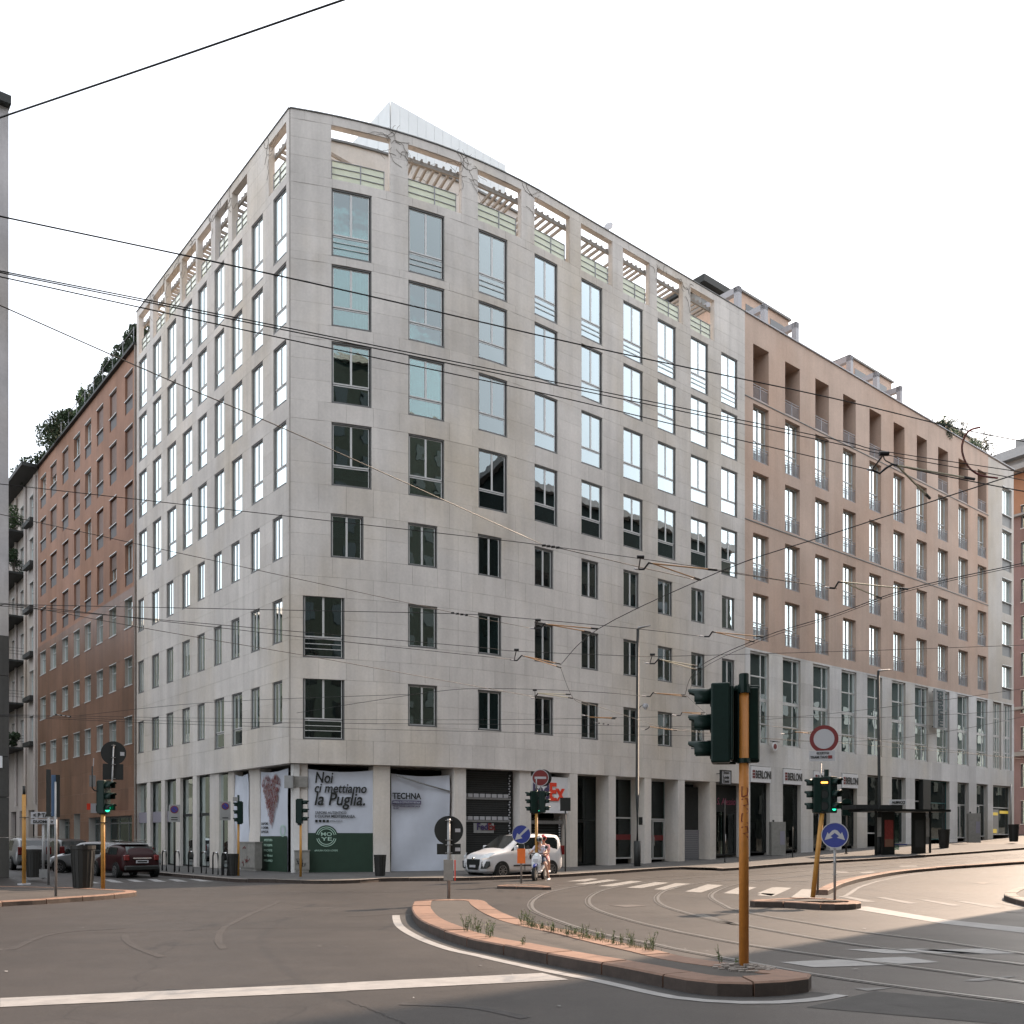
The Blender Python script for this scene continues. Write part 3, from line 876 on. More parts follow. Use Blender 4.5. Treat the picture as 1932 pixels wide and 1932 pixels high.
def banner(name, label, cat, W, x0, x1, y0, y1, off, mat, wave=.035, folds=(), seed=0):
    a, c = sorted((W.tx(x0, off), W.tx(x1, off))); te = a if W.sign > 0 else c
    z1, z0 = W.zy(te, y0, off), W.zy(te, y1, off)
    org, rz, w = W.frame(a, c, off, z0); h = z1 - z0
    o = thing(name, label, cat, org, rz); nx, nz_ = 22, 28; b = MB(); rr = random.Random(seed)
    ph_ = [rr.uniform(0, 6) for _ in range(4)]; P = []
    for j in range(nz_ + 1):
        for i in range(nx + 1):
            u, v = i / nx, j / nz_
            y = wave * (math.sin(u * 5 + v * 4 + ph_[0]) + .6 * math.sin(v * 9 - u * 6 + ph_[1]) + .5 * math.sin(u * 15 + ph_[2]) * (v ** 2))
            sag = .10 * math.sin(math.pi * u) * (v ** 6)
            P.append((u * w, y * (1 if folds else .6), v * h - sag))
    b.add(P, [(j * (nx + 1) + i, j * (nx + 1) + i + 1, (j + 1) * (nx + 1) + i + 1, (j + 1) * (nx + 1) + i) for j in range(nz_) for i in range(nx)])
    sub('sheet', b, M[mat], o, True)
    return o, w, h

# banner with the Puglia lettering
o, w_, h_ = banner('shop_banner', 'large white and green banner reading Noi ci mettiamo la Puglia', 'banner', WR, 581.3, 704, 1451, 1647, -.42, 'cloth', .02, (), 3)
flat('green_field', [(0, 0.02), (w_, 0.0), (w_, h_ * .385), (0, h_ * .385)], -.045, M['green_cloth'], o, .008)
U = lambda px: (px - 800) / 1000 * w_             # from the close-up of the banner
V = lambda py: h_ - (py - 75) / (1690 - 75) * h_
put(lettering('Noi', U(1180) - U(905), V(120) - V(295), M['ink'], shear=.15, bold=.014), o, (U(905), -.06, V(290)))
put(lettering('ci mettiamo', U(1695) - U(895), V(300) - V(440), M['ink'], shear=.22, bold=.014), o, (U(895), -.06, V(440)))
put(lettering('la Puglia.', U(1670) - U(895), V(450) - V(715), M['ink'], shear=.22, bold=.014), o, (U(895), -.06, V(700)))
put(lettering('SAPORE AUTENTICO', U(1380) - U(905), V(730) - V(770), M['ink'], bold=.012), o, (U(905), -.06, V(770)))
put(lettering('E CUCINA MEDITERRANEA.', U(1520) - U(905), V(785) - V(830), M['ink'], bold=.012), o, (U(905), -.06, V(828)))
for i in range(4):
    x = U(905) + i * (U(965) - U(908)); flat('icon', [(x, V(900)), (x + .11, V(900)), (x + .11, V(862)), (x, V(862))], -.05, M['ink'], o)
put(lettering('www.moye.it', U(1320) - U(1130), V(868) - V(900), M['ink']), o, (U(1130), -.06, V(898)))
cx, cz, rr_ = U(1075), V(1125), (U(1250) - U(900)) / 2
b = MB(); b.disc((cx, -.058, cz), (0, 1, 0), rr_, .012, 40); sub('logo_disc', b, M['green_cloth'], o)
M['mint'] = pm('mint_print', (.42, .60, .50), .6)
for r0, r1 in ((.66, .72), (.82, .88)):
    for a0, a1 in ((12, 168), (192, 348)):
        sub('logo_ring', ringmb(cx, cz, rr_ * r0, rr_ * r1, -.066, a0, a1), M['mint'], o)
put(lettering('MO', rr_ * .95, rr_ * .32, M['mint'], bold=.01), o, (cx - rr_ * .47, -.07, cz + .03))
put(lettering('YE', rr_ * .95, rr_ * .32, M['mint'], bold=.01), o, (cx - rr_ * .47, -.07, cz - rr_ * .36))
put(lettering('APULIAN FOOD LOVERS', U(1250) - U(895), V(1330) - V(1358), M['mint'], bold=.008), o, (U(895), -.06, V(1356)))
# left banner with the heart of fruit
o, w_, h_ = banner('shop_banner', 'narrow white and green banner with a heart of red chillies', 'banner', WL, 490.5, 543.5, 1456, 1646, -.42, 'cloth', .02, (), 5)
flat('green_field', [(0, 0.02), (w_, 0.0), (w_, h_ * .36), (0, h_ * .36)], -.045, M['green_cloth'], o, .008)
M['chilli'] = pm('chilli_red', (.20, .03, .025), .5, 0, .45, 9); M['chilli2'] = pm('chilli_pale', (.30, .22, .14), .6, 0, .4, 9)
b = MB(); b2 = MB(); rr = random.Random(2)
for _ in range(1100):
    u, v = rr.uniform(-1, 1), rr.uniform(-1.15, 1)
    top = .62 + .38 * math.sqrt(max(0, 1 - (abs(u) * 2 - 1) ** 2)) if abs(u) < 1 else 0
    if abs(u) < .06: top = .66
    bot = -1.15 + 1.75 * abs(u) ** 1.15
    if not bot < v < top: continue
    x = w_ * .45 + u * w_ * .33; z = h_ * .70 + v * h_ * .235; a = R(90 + rr.uniform(-28, 28)); l = .16; q = .022
    dx, dz = math.cos(a) * l, math.sin(a) * l; y = -.05 - rr.random() * .02
    (b2 if rr.random() < .1 else b).add([(x - q, y, z), (x + q, y - .006, z), (x + dx + .005, y, z + dz), (x + dx - .005, y, z + dz)], [(0, 1, 2, 3)])
k_ = sub('chilli_heart', b, M['chilli'], o); k_['kind'] = 'stuff'; k_ = sub('garlic_pieces', b2, M['chilli2'], o); k_['kind'] = 'stuff'
for i, s in enumerate(('SAPORE', 'E CUCINA', 'DI PUGLIA')): put(lettering(s, .75, .12, M['ink']), o, (w_ * .1, -.06, h_ * (.47 - i * .04)))
for i, s in enumerate(('APERTURA', 'PROSSIMA', 'MOYE', 'via Albricci', 'MILANO')): put(lettering(s, .9, .11, M['mint']), o, (w_ * .2, -.06, h_ * (.31 - i * .05)))
for r0, r1 in ((.34, .38), (.42, .46)): sub('logo_ring', ringmb(w_ * .87, h_ * .41, r0 * .6, r1 * .6, -.07), M['mint'], o)
# white cloth by the left street corner
o, w_, h_ = banner('cloth_cover', 'crumpled white cloth hanging over the narrow opening left of the chilli banner', 'cloth', WL, 444, 469, 1462, 1640, -.3, 'cloth', .07, (1,), 8)
# TECHNA sheet
o, w_, h_ = banner('scaffold_sheet', 'white hanging sheet printed TECHNA over a shop opening', 'banner', WR, 737.5, 848, 1459, 1644, -.5, 'cloth', .055, (1,), 11)
U = lambda px: (px - 85) / 555 * w_; V = lambda py: h_ - (py - 415) / (1330 - 415) * h_
put(lettering('TECHNA', U(360) - U(92), V(595) - V(655), M['ink'], bold=.03), o, (U(92), -.12, V(655)))
flat('logo_bar', [(U(92), V(703)), (U(360), V(703)), (U(360), V(668)), (U(92), V(668))], -.1, M['ink_purple'], o)
put(lettering('IMPRESA DI COSTRUZIONI E RESTAURI', U(350) - U(100), V(675) - V(695), M['cloth']), o, (U(100), -.125, V(695)))
put(lettering('PROGETTAZIONE E DIREZIONE LAVORI\nMILANO', U(350) - U(98), V(712) - V(750), M['ink_purple']), o, (U(98), -.12, V(750)))
b = MB(); b.tube([(U(120), -.14, V(430)), (U(350), -.12, V(500)), (w_, -.14, V(575))], .035, 6); sub('slack_rope', b, M['pale_grey'], o, True)
# FedEx shop bays
a, c = span(WR, (879.2, 980.5)); org, rz, w_ = WR.frame(a, c, -.55, .13)
b = MB(); bar(b, 0, w_, 0, 4.85, .06, .12); bay = link('shop_shutter', b.mesh('shop_shutter', M['room']), gb, org - Vector(LOC[gb.name]), rz)
V2 = lambda py: (WR.zy(a, 1373.9 + .2032 * py, -.55) - .13)
b = MB()
for i in range(44): bar(b, .02, w_ - .3, .05 + i * .108, .13 + i * .108, .03, .06)
sub('grille', b, M['dark_metal'], bay)['kind'] = 'stuff'
for py in (632, 845):
    z = V2(py); n = 11; b = MB(); bar(b, 0, w_ - .15, z - .13, z - .03, -.03, .05); sub('light_rail', b, M['galv'], bay)
    for i in range(8):
        b = MB(); x = .02 + (w_ - .25) * i / 8; bar(b, x, x + (w_ - .25) / 8 - .07, z - .02, z + .15, -.04, .0); sub('tile', b, M['sign_grey'], bay)
b = MB()
for i in range(34): bar(b, w_ - .27 + (i % 2) * .04, w_ - .2 + (i % 2) * .04, .3 + i * .13, .37 + i * .13, -.02, .03)
sub('chain_guide', b, M['sign_grey'], bay)['kind'] = 'stuff'
b = MB(); z = V2(972); bar(b, w_ * .24, w_ * .62, z, z + (V2(880) - V2(972)), -.02, .03); sg = sub('sign_board', b, M['pale_grey'], bay)
put(lettering('Fed', .62, .34, M['ink_purple'], bold=.03), sg, (w_ * .24 + .16, -.04, z + .14))
put(lettering('Ex', .42, .34, M['red'], bold=.03), sg, (w_ * .24 + .80, -.04, z + .14))
a, c = span(WR, (1002, 1075.3)); org, rz, w_ = WR.frame(a, c, -.12, .13)
zt, zb = WR.zy(a, 1463.5, -.12) - .13, WR.zy(a, 1533, -.12) - .13
b = MB(); bar(b, 0, w_, zb, min(zt, 4.8), 0, .3); fb = link('sign_board', b.mesh('sign_board', M['white']), gb, org - Vector(LOC[gb.name]), rz)
wl = w_; H_ = .95
put(lettering('Fed', wl * .40, H_, M['ink_purple'], bold=.035), fb, (wl * .08, -.03, zb + .62))
put(lettering('Ex', wl * .40, H_ * .97, M['fx_red'], bold=.035), fb, (wl * .50, -.03, zb + .62))
b = MB(); b.add([(wl * .60, -.05, zb + .78), (wl * .68, -.05, zb + .78), (wl * .68, -.05, zb + .68), (wl * .74, -.05, zb + .87), (wl * .68, -.05, zb + 1.06), (wl * .68, -.05, zb + .94), (wl * .60, -.05, zb + .94)], [tuple(range(7))]); sub('arrow', b, M['white'], fb)
b = MB(); bar(b, .05, w_ - .05, .05, zb - .5, .5, .55); sh2 = link('shop_shutter', b.mesh('shop_shutter', M['room']), gb, org - Vector(LOC[gb.name]), rz)
b = MB(); bar(b, .02, w_ - .1, zb - .55, zb - .38, .3, .4); sub('light_rail', b, M['galv'], sh2)
b = MB()
for i in range(18):
    bar(b, .1, w_ - .5, .1 + i * .14, .17 + i * .14, .44, .5)
sub('grille', b, M['dark_metal'], sh2)['kind'] = 'stuff'
b = MB()
for i in range(20):
    bar(b, w_ * .26, w_ * .3, .1 + i * .13, .17 + i * .13, .36, .42); bar(b, w_ - .3, w_ - .22, .1 + i * .13, .17 + i * .13, .36, .42)
sub('chain_guide', b, M['sign_grey'], sh2)['kind'] = 'stuff'
# hairdresser: pink lettering and strip lights
b = MB(); bar(b, .05, w5 - .05, h5 * .64, h5 - .08, -.03, .0); sp = sub('sign_board', b, M['ink'], o5)
put(lettering('via S. Alessio', w5 * .9, .42, pm('pink_letters', (.30, .07, .12), .6), shear=.2), sp, (w5 * .05, -.05, h5 * .72))
for x in (.06, .62): b = MB(); bar(b, w5 * x, w5 * (x + .3), h5 * .595, h5 * .61, .06, .1); sub('strip_light', b, M['emit_white'], o5)
b = MB()
for i in range(9): bar(b, w5 * .05, w5 * .5, .2 + i * .16, .26 + i * .16, .05, .07)
sub('shelf', b, M['galv'], o5)
# projecting sign Jean Louis David
t_ = WR.tx(1352); zz = WR.zy(t_, 1481, .4); base = WR.P(t_, 0, zz); hd_ = WR.hd(t_)
sg = thing('projecting_sign', 'small framed square sign reading Jean Louis David on the grey wall', 'sign', base, hd_)
b = MB(); W_, H_ = .95, .86
for x0, x1, z0, z1 in ((-.5, .45, H_ - .06, H_), (-.5, .45, 0, .06), (-.5, -.44, .06, H_ - .06), (.39, .45, .06, H_ - .06)): bar(b, x0, x1, z0, z1, -.75, -.6)
sub('frame', b, M['ink'], sg); b = MB(); bar(b, -.44, .39, .06, H_ - .06, -.73, -.62); sub('face', b, M['sign_grey'], sg)
b = MB(); bar(b, -.05, .0, H_ - .2, H_ - .16, -.6, .05); bar(b, -.05, .0, .16, .2, -.6, .05); sub('bracket', b, M['dark_metal'], sg)
for i, s in enumerate(('Jean', 'Louis', 'David')): put(lettering(s, .55, .19, M['ink'], bold=.03), sg, (-.32, -.74, .60 - i * .245))
# street cabinets
def cabinet(label, W, x0, x1, y0, y1, off, col='curtain', kg=0):
    a, c = sorted((W.tx(x0, off), W.tx(x1, off))); te = a if W.sign > 0 else c; z1 = W.zy(te, y0, off)
    org, rz, w = W.frame(a, c, off, .13); h = z1 - .13; o = thing('utility_cabinet', label, 'utility cabinet', org, rz, 'grey utility cabinets by the corner')
    b = MB(); b.box(0, w, 0, .35, .12, h - .05); b.box(.03, w - .03, .03, .32, 0, .12); sub('body', b, M[col], o)
    b = MB(); b.box(-.03, w + .03, -.03, .38, h - .05, h); sub('lid', b, M[col], o)
    for i in (0, 1): b = MB(); b.box(.03 + i * w / 2, w / 2 - .015 + i * w / 2, -.015, 0, .16, h - .09); sub('door', b, M[col], o)
    b = MB(); rr = random.Random(kg)
    for _ in range(5):
        x, z = rr.uniform(.1, w - .2), rr.uniform(.4, h - .3); p = [(x, -.025, z)]
        for _ in range(6): p.append((min(w - .05, max(.04, p[-1][0] + rr.uniform(-.12, .14))), -.025, min(h - .12, max(.2, p[-1][2] + rr.uniform(-.15, .15)))))
        b.tube(p, .012, 4, cap=False)
    sub('graffiti', b, M['red'] if kg == 4 else M['ink'], o); return o
M['cab'] = pm('cabinet_grey', (.25, .24, .22), .7, 0, .2, 5)
cabinet('grey utility cabinet scribbled with red graffiti, left of the chilli banner', WL, 452, 481, 1588, 1640, .35, 'cab', 4)
cabinet('grey utility cabinet with black graffiti against the corner pillar, right of the white post', WR, 556, 584, 1604, 1645, .12, 'cab', 9)
# street name plate and wall boxes at the corner
b = MB(); a, c = WR.tx(553), WR.tx(580); A = WR.P(a, -.3, 3.95); Bq = WR.P(c, -.3, 3.95); nn = WR.P(a, -.22, 3.95) - A
b.hexa([A + nn, Bq + nn, Bq, A] + [v + Vector((0, 0, .48)) for v in (A + nn, Bq + nn, Bq, A)]); part('street_plate', b, M['cab'], gb)
b = MB(); A = WR.P(.05, -.1, 3.95); b.box(A.x - .28, A.x + .1, A.y - .1, A.y + .15, 3.9, 4.45); part('alarm_box', b, M['pale_grey'], gb)

# ================================================================ ochre building
TO0, TO1, TO2 = TR, WR.tx(1864.5), WR.tx(1912.5)
ob = thing('office_building', 'ochre and white building with grey balcony railings and tall studio windows along the street', 'building', tuple(WR.P(TO0)))
def zo(y): return WR.zy(WR.tx(1421), y)
OR = [(zo(749.8), zo(647.7)), (zo(867), zo(760.4)), (zo(979.9), zo(888.5)), (zo(1092.5), zo(1004)), (zo(1205.3), zo(1117.5))]
EXTRA = (OR[-1][0] + OR[-1][1]) / 2
step_ = OR[2][0] - OR[3][0]
zsplit = zo(1221) ; zsplit = WR.zy(WR.tx(1406), 1221)
cOc = [(1421, 1450.5), (1481.3, 1509.3), (1538.3, 1564), (1590.7, 1614.8), (1640.4, 1662.6), (1686, 1706.8), (1729.7, 1749), (1770, 1788.8), (1808.6, 1826.6), (1844.6, 1861.4)]
cS = [(1414.8, 1450.5), (1476.4, 1510), (1533.7, 1564.8), (1587, 1615.4), (1635.8, 1663.9), (1682, 1708), (1725.7, 1750.7), (1766.9, 1790.7), (1805.9, 1827), (1842, 1862.6)]
zS = (WR.zy(WR.tx(1415), 1402), WR.zy(WR.tx(1415), 1227)); zSm = (zS[0] + zS[1]) / 2
shx = [(1414.8, 1452), (1476.4, 1510.5), (1533.7, 1565.4), (1587, 1616.5), (1635.8, 1664.5), (1682, 1708.5), (1725.7, 1791), (1805.9, 1827.5), (1842, 1863), (1873, 1909)]
zSh = WR.zy(WR.tx(1415), 1444)
ops = []; wins = []
for j, p in enumerate(cOc):
    for i, (z0, z1) in enumerate(OR):
        a, c = span(WR, p); ops.append((a, c, z0, z1, 1.6 if i == 0 else .36)); wins.append((a, c, z0, z1, 'OR' if i == 0 else 'O'))
for p in cS:
    a, c = span(WR, p); ops += [(a, c, zS[0], zS[1], .22)]; wins.append((a, c, zS[0], zS[1], 'S'))
gridw = [(1873, 1888.8), (1892.8, 1908.6)]
b = MB(); facade(b, WR, TO0, TO1, zsplit, ROOF, [o for o in ops if o[2] > zsplit - .2], m=0, step=3)
part('ochre_wall', b, M['orange'], ob)
ew = [];
for i, (z0, z1) in enumerate(OR):
    a, c = span(WR, (1891, 1908.6)); ew.append((a, c, z0 - .3, z1 - .3, .3))
b = MB(); facade(b, WR, TO1, TO2, zsplit, ROOF - .1, ew, m=0, step=3)
A = WR.P(TO2); inn = Vector((-math.sin(K1), math.cos(K1), 0))
b.quad(A, A + inn * 12, A + inn * 12 + Vector((0, 0, ROOF)), A + Vector((0, 0, ROOF)))
part('end_wall', b, M['pale_render'], ob)
wops = [o for o in ops if o[3] <= zsplit + .2] + [span(WR, p) + (zS[0], zS[1], .2) for p in gridw]
for p in shx: wops.append(span(WR, p) + (.0, zSh, .45))
b = MB(); facade(b, WR, TO0, TO2, 0, zsplit, wops, m=0, off=.02, step=3); part('lower_wall', b, M['joint'], ob)
clad(WR, slabs(WR, TO0 + .02, TO2, 0.05, zsplit, wops, 1.6, 1.5), ob, M['white_stone'], 60)
ochre_cells = slabs(WR, TO0 + .02, TO1, zsplit + .02, ROOF - .02, [o for o in ops if o[2] > zsplit - .2], 6.2, 12)
b = MB()                                                    # storey string joints
for zz in (OR[0][0] - .12, OR[2][0] - .15):
    for i in range(12):
        a, c = TO0 + (TO1 - TO0) * i / 12, TO0 + (TO1 - TO0) * (i + 1) / 12
        p = [WR.P(a, .0, zz), WR.P(a, .035, zz), WR.P(c, .035, zz), WR.P(c, .0, zz)]; b.hexa(p + [v + Vector((0, 0, .05)) for v in p])
part('string_joint', b, M['surround'], ob)
b = MB()
for i in range(12):
    a, c = TO0 + (TO2 - TO0) * i / 12, TO0 + (TO2 - TO0) * (i + 1) / 12
    p = [WR.P(a, .09, ROOF + .003), WR.P(c, .09, ROOF + .003), WR.P(c, -.5, ROOF + .003), WR.P(a, -.5, ROOF + .003)]; b.hexa(p + [v + Vector((0, 0, .08)) for v in p])
part('coping', b, M['rail_grey'], ob)
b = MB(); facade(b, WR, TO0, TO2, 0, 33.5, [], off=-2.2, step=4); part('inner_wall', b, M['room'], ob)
b = MB(); p = [WR.P(TO0, -.3, 33), WR.P(TO2, -.3, 33), WR.P(TO2, -12, 33), WR.P(TO0, -12, 33)]; b.hexa(p + [v + Vector((0, 0, .2)) for v in p])
q0, q1 = WR.P(TO0, -12, 0), WR.P(TO2, -12, 0); b.quad(q0, q1, q1 + Vector((0, 0, 33)), q0 + Vector((0, 0, 33)))
part('roof', b, M['joint'], ob)
for a, c, z0, z1, st in wins: window(ob, WR, a, c, z0, z1, st, rand_fill(.4) if st == 'O' else (('blind', 'f') if st == 'S' and rnd.random() < .4 else None))
for a, c, z0, z1, _ in ew:
    window(ob, WR, a, c, z0 + 1.0, z1, 'P', rand_fill(.3))
    pillar(ob, WR, 0, 0, -.12, .1, z1=z0 + .98, z0=z0, mat='pale_grey', name='parapet_panel', tt=(a + .02, c - .02))
for p in gridw:
    a, c = span(WR, p); org, rz, w_ = WR.frame(a, c, -.12, zS[0]); h_ = zS[1] - zS[0]; b = MB()
    for i in range(4): bar(b, i * (w_ - .14) / 3, i * (w_ - .14) / 3 + .14, 0, h_, 0, .1)
    for zz in (0, h_ * .25, h_ * .48, h_ * .75, h_ - .12): bar(b, .14, w_ - .14, zz, zz + (.2 if zz == h_ * .48 else .1), .01, .09)
    o = link('window', b.mesh('window', M['white_stone']), ob, org - Vector(LOC[ob.name]), rz)
    for i in range(3): q = MB(); q.box(.1 + i * (w_ - .14) / 3, .05 + (i + 1) * (w_ - .14) / 3, .04, .05, .05, h_ - .05); sub('pane', q, M['glass'], o)
# shops
for i, p in enumerate(shx):
    if i < 4:
        o, w_, h_, zb_ = shop(ob, WR, p[0], p[1], -.25, .15, zSh - 1.05, 'dark_metal', None)
        a, c = span(WR, p); org, rz, w2 = WR.frame(a, c, .06, zSh - 1.02)
        b = MB(); b.box(.05, w2, -.04, .35, 0, .98); sg = link('sign_board', b.mesh('sign_board', M['white']), ob, org - Vector(LOC[ob.name]), rz)
        put(lettering('BERLONI', w2 * .78, .5, M['ink'], bold=.02), sg, (w2 * .22, -.05, .24))
        b = MB(); x = w2 * .07; qx = w2 * .055
        for u in (0, 1):
            for v in (0, 1, 2): b.box(x + u * (qx + .02), x + u * (qx + .02) + qx, -.055, -.04, .24 + v * .18, .38 + v * .18)
        sub('emblem', b, M['red'], sg)
    elif i == 6:
        a, c = span(WR, p); am = WR.tx(1750)
        o, w_, h_, zb_ = shop(ob, WR, 1756, 1791, -.25, .1, zSh - .05, 'teal', .62, None, backing='teal_light')
        shop(ob, WR, 1725.7, 1742, -.25, 1.5, zSh - .05, 'sash', .5)
        pillar(ob, WR, 1742, 1756, .1, .5, z1=zSh, mat='ink', name='dark_pier')
    elif i == 9:
        o, w_, h_, zb_ = shop(ob, WR, p[0], p[1], -.25, .1, zSh - .05, 'sash', .55, None, split=2, backing='teal_light')
        b = MB(); bar(b, .1, w_ * .45, 0.1, h_ * .52, .0, .02); sub('poster', b, M['galv'], o)
        b = MB(); bar(b, w_ * .12, w_ * .4, h_ * .40, h_ * .46, -.03, -.01); bar(b, w_ * .5, w_ * .95, h_ * .44, h_ * .5, -.03, -.01); bar(b, w_ * .15, w_ * .35, .15, .5, -.03, -.01); sub('yellow_panel', b, M['emit_yellow'], o)
    else:
        o, w_, h_, zb_ = shop(ob, WR, p[0], p[1], -.25, .1 if i > 4 else .9, zSh - .05, 'sash', .6 if i > 6 else None, (.1, .5) if i > 6 else None, backing='teal_light' if i == 7 else None)
# vertical sign mansutti
t_ = WR.tx(1775); sgz = WR.zy(t_, 1377, .3); sgt = WR.zy(t_, 1304, .3)
a_, c_ = WR.tx(1764, .5), WR.tx(1783, .5)
org, rz, w_ = WR.frame(a_, c_, .5, sgz)
sg = thing('vertical_sign', 'tall grey vertical sign lettered mansutti in dark teal', 'sign', org, rz)
w_ = max(w_, .9); H_ = sgt - sgz; b = MB(); b.box(0, w_, 0, .14, 0, H_); sub('board', b, pm('grey_board', (.30, .31, .31), .6), sg)
me = lettering('mansutti', H_ * .92, w_ * .62, pm('dark_teal_letters', (.004, .035, .04), .6), bold=.03)
o = put(me, sg, (w_ * .78, -.02, H_ * .04)); o.rotation_euler = (0, -R(90), 0)
b = MB(); bar(b, w_ * .3, w_ * .35, H_ - .2, H_ - .14, .14, .62); bar(b, w_ * .3, w_ * .35, .14, .2, .14, .62); sub('bracket', b, M['dark_metal'], sg)
# red round sign on the wall
t_ = WR.tx(1462, .2); p = WR.P(t_, .2, WR.zy(t_, 1408.5, .2)); hd_ = WR.hd(t_)
sg = thing('round_wall_sign', 'small red and white round sign on the white wall above the first shops', 'sign', p, hd_)
b = MB(); b.disc((0, 0, 0), (0, 1, 0), .27, .04, 24); sub('disc', b, M['white'], sg); b = MB(); b.disc((0, -.03, 0), (0, 1, 0), .17, .02, 20); sub('centre', b, M['red'], sg)
b = MB(); b.tube([(-.5, 0, .32), (.5, 0, .32)], .025, 5); b.tube([(0, 0, .3), (0, .2, .3)], .02, 5); sub('bracket', b, M['ink'], sg)
# roof volumes of the ochre building, each framed by grey portals
def roofbox(x0, x1, yt0, off0, label, wn=2):
    a, c = WR.tx(x0, off0), WR.tx(x1, off0); zt = WR.zy(a, yt0, off0); base = WR.P(a, off0, 33.2)
    o = thing('roof_pavilion', label, 'roof structure', base, 0.0)
    b = MB(); p = [WR.P(a, off0, 33.2), WR.P(c, off0, 33.2), WR.P(c, off0 - 5, 33.2), WR.P(a, off0 - 5, 33.2)]
    b.hexa(p + [Vector((v.x, v.y, zt)) for v in p]); part('wall', b, M['orange'], o)
    b = MB(); p = [WR.P(a - .15, off0 + .15, zt), WR.P(c + .15, off0 + .15, zt), WR.P(c + .15, off0 - 5.3, zt), WR.P(a - .3, off0 - 5.3, zt)]
    b.hexa(p + [v + Vector((0, 0, .14)) for v in p]); part('roof', b, M['surround'], o)
    for i in range(wn):
        t = a + (c - a) * (i + .5) / wn; b = MB(); p = [WR.P(t - .8, off0 + .02, zt - 1.6), WR.P(t + .8, off0 + .02, zt - 1.6), WR.P(t + .8, off0 - .1, zt - 1.6), WR.P(t - .8, off0 - .1, zt - 1.6)]
        b.hexa(p + [v + Vector((0, 0, 1.0)) for v in p]); part('window', b, M['car_glass'], o)
    return o, a, c, zt
def portal(label, t, off0, off1, zt, z0=33.2):
    o = thing('steel_portal', label, 'roof structure', tuple(WR.P(t, off1, z0)), 0.0, 'grey portals on the ochre roof')
    for (f0, f1, za, zb) in ((off1, off1 - .35, z0, zt), (off1, off0, zt - .4, zt)):
        b = MB(); p = [WR.P(t, f0, za), WR.P(t + .35, f0, za), WR.P(t + .35, f1, za), WR.P(t, f1, za)]
        b.hexa(p + [Vector((v.x, v.y, zb)) for v in p]); part('post' if f1 > f0 - .5 and f0 == off1 and za == z0 else 'beam', b, M['rail_grey'], o)
o, a, c, zt = roofbox(1396, 1488, 550, -4.0, 'ochre roof pavilion beside the joint with the grey building', 2)
for i, (x, yp) in enumerate(((1393, 538), (1443, 571), (1502, 606))): portal(('grey steel portal at the grey building end of the roof', 'grey steel portal in the middle of the first roof pavilion', 'grey steel portal past the far end of the first roof pavilion')[i], WR.tx(x, -1.5), -4.2, -1.5, WR.zy(WR.tx(x, -1.5), yp, -1.5))
o, a2, c2, zt2 = roofbox(1602, 1682, 674, -4.0, 'second ochre roof pavilion further along the street', 2)
for i, (x, yp) in enumerate(((1605, 669), (1655, 700), (1699, 727))): portal(('grey steel portal at the start of the second roof pavilion', 'grey steel portal in the middle of the second roof pavilion', 'grey steel portal past the far end of the second roof pavilion')[i], WR.tx(x, -1.5), -4.2, -1.5, WR.zy(WR.tx(x, -1.5), yp, -1.5))
o, a3, c3, zt3 = roofbox(1778, 1832, 797, -4.0, 'third ochre roof pavilion half hidden by roof shrubs', 2)
# grey lift housing behind
a, c = WR.tx(1322, -8), WR.tx(1372, -8); zt = WR.zy(a, 531, -8)
o = thing('lift_housing', 'grey lift housing with dark flat roof above the end of the grey building', 'roof structure', tuple(WR.P(a, -8, 31.1)))
b = MB(); p = [WR.P(a, -8, 31.1), WR.P(c, -8, 31.1), WR.P(c, -12, 31.1), WR.P(a, -12, 31.1)]; b.hexa(p + [Vector((v.x, v.y, zt - .5)) for v in p]); part('wall', b, M['pale_grey'], o)
b = MB(); p = [WR.P(a - .6, -7.2, zt - .5), WR.P(c + .6, -7.2, zt - .5), WR.P(c + .6, -12.5, zt - .5), WR.P(a - .6, -12.5, zt - .5)]; b.hexa(p + [Vector((v.x, v.y, zt)) for v in p]); part('roof', b, M['ink'], o)

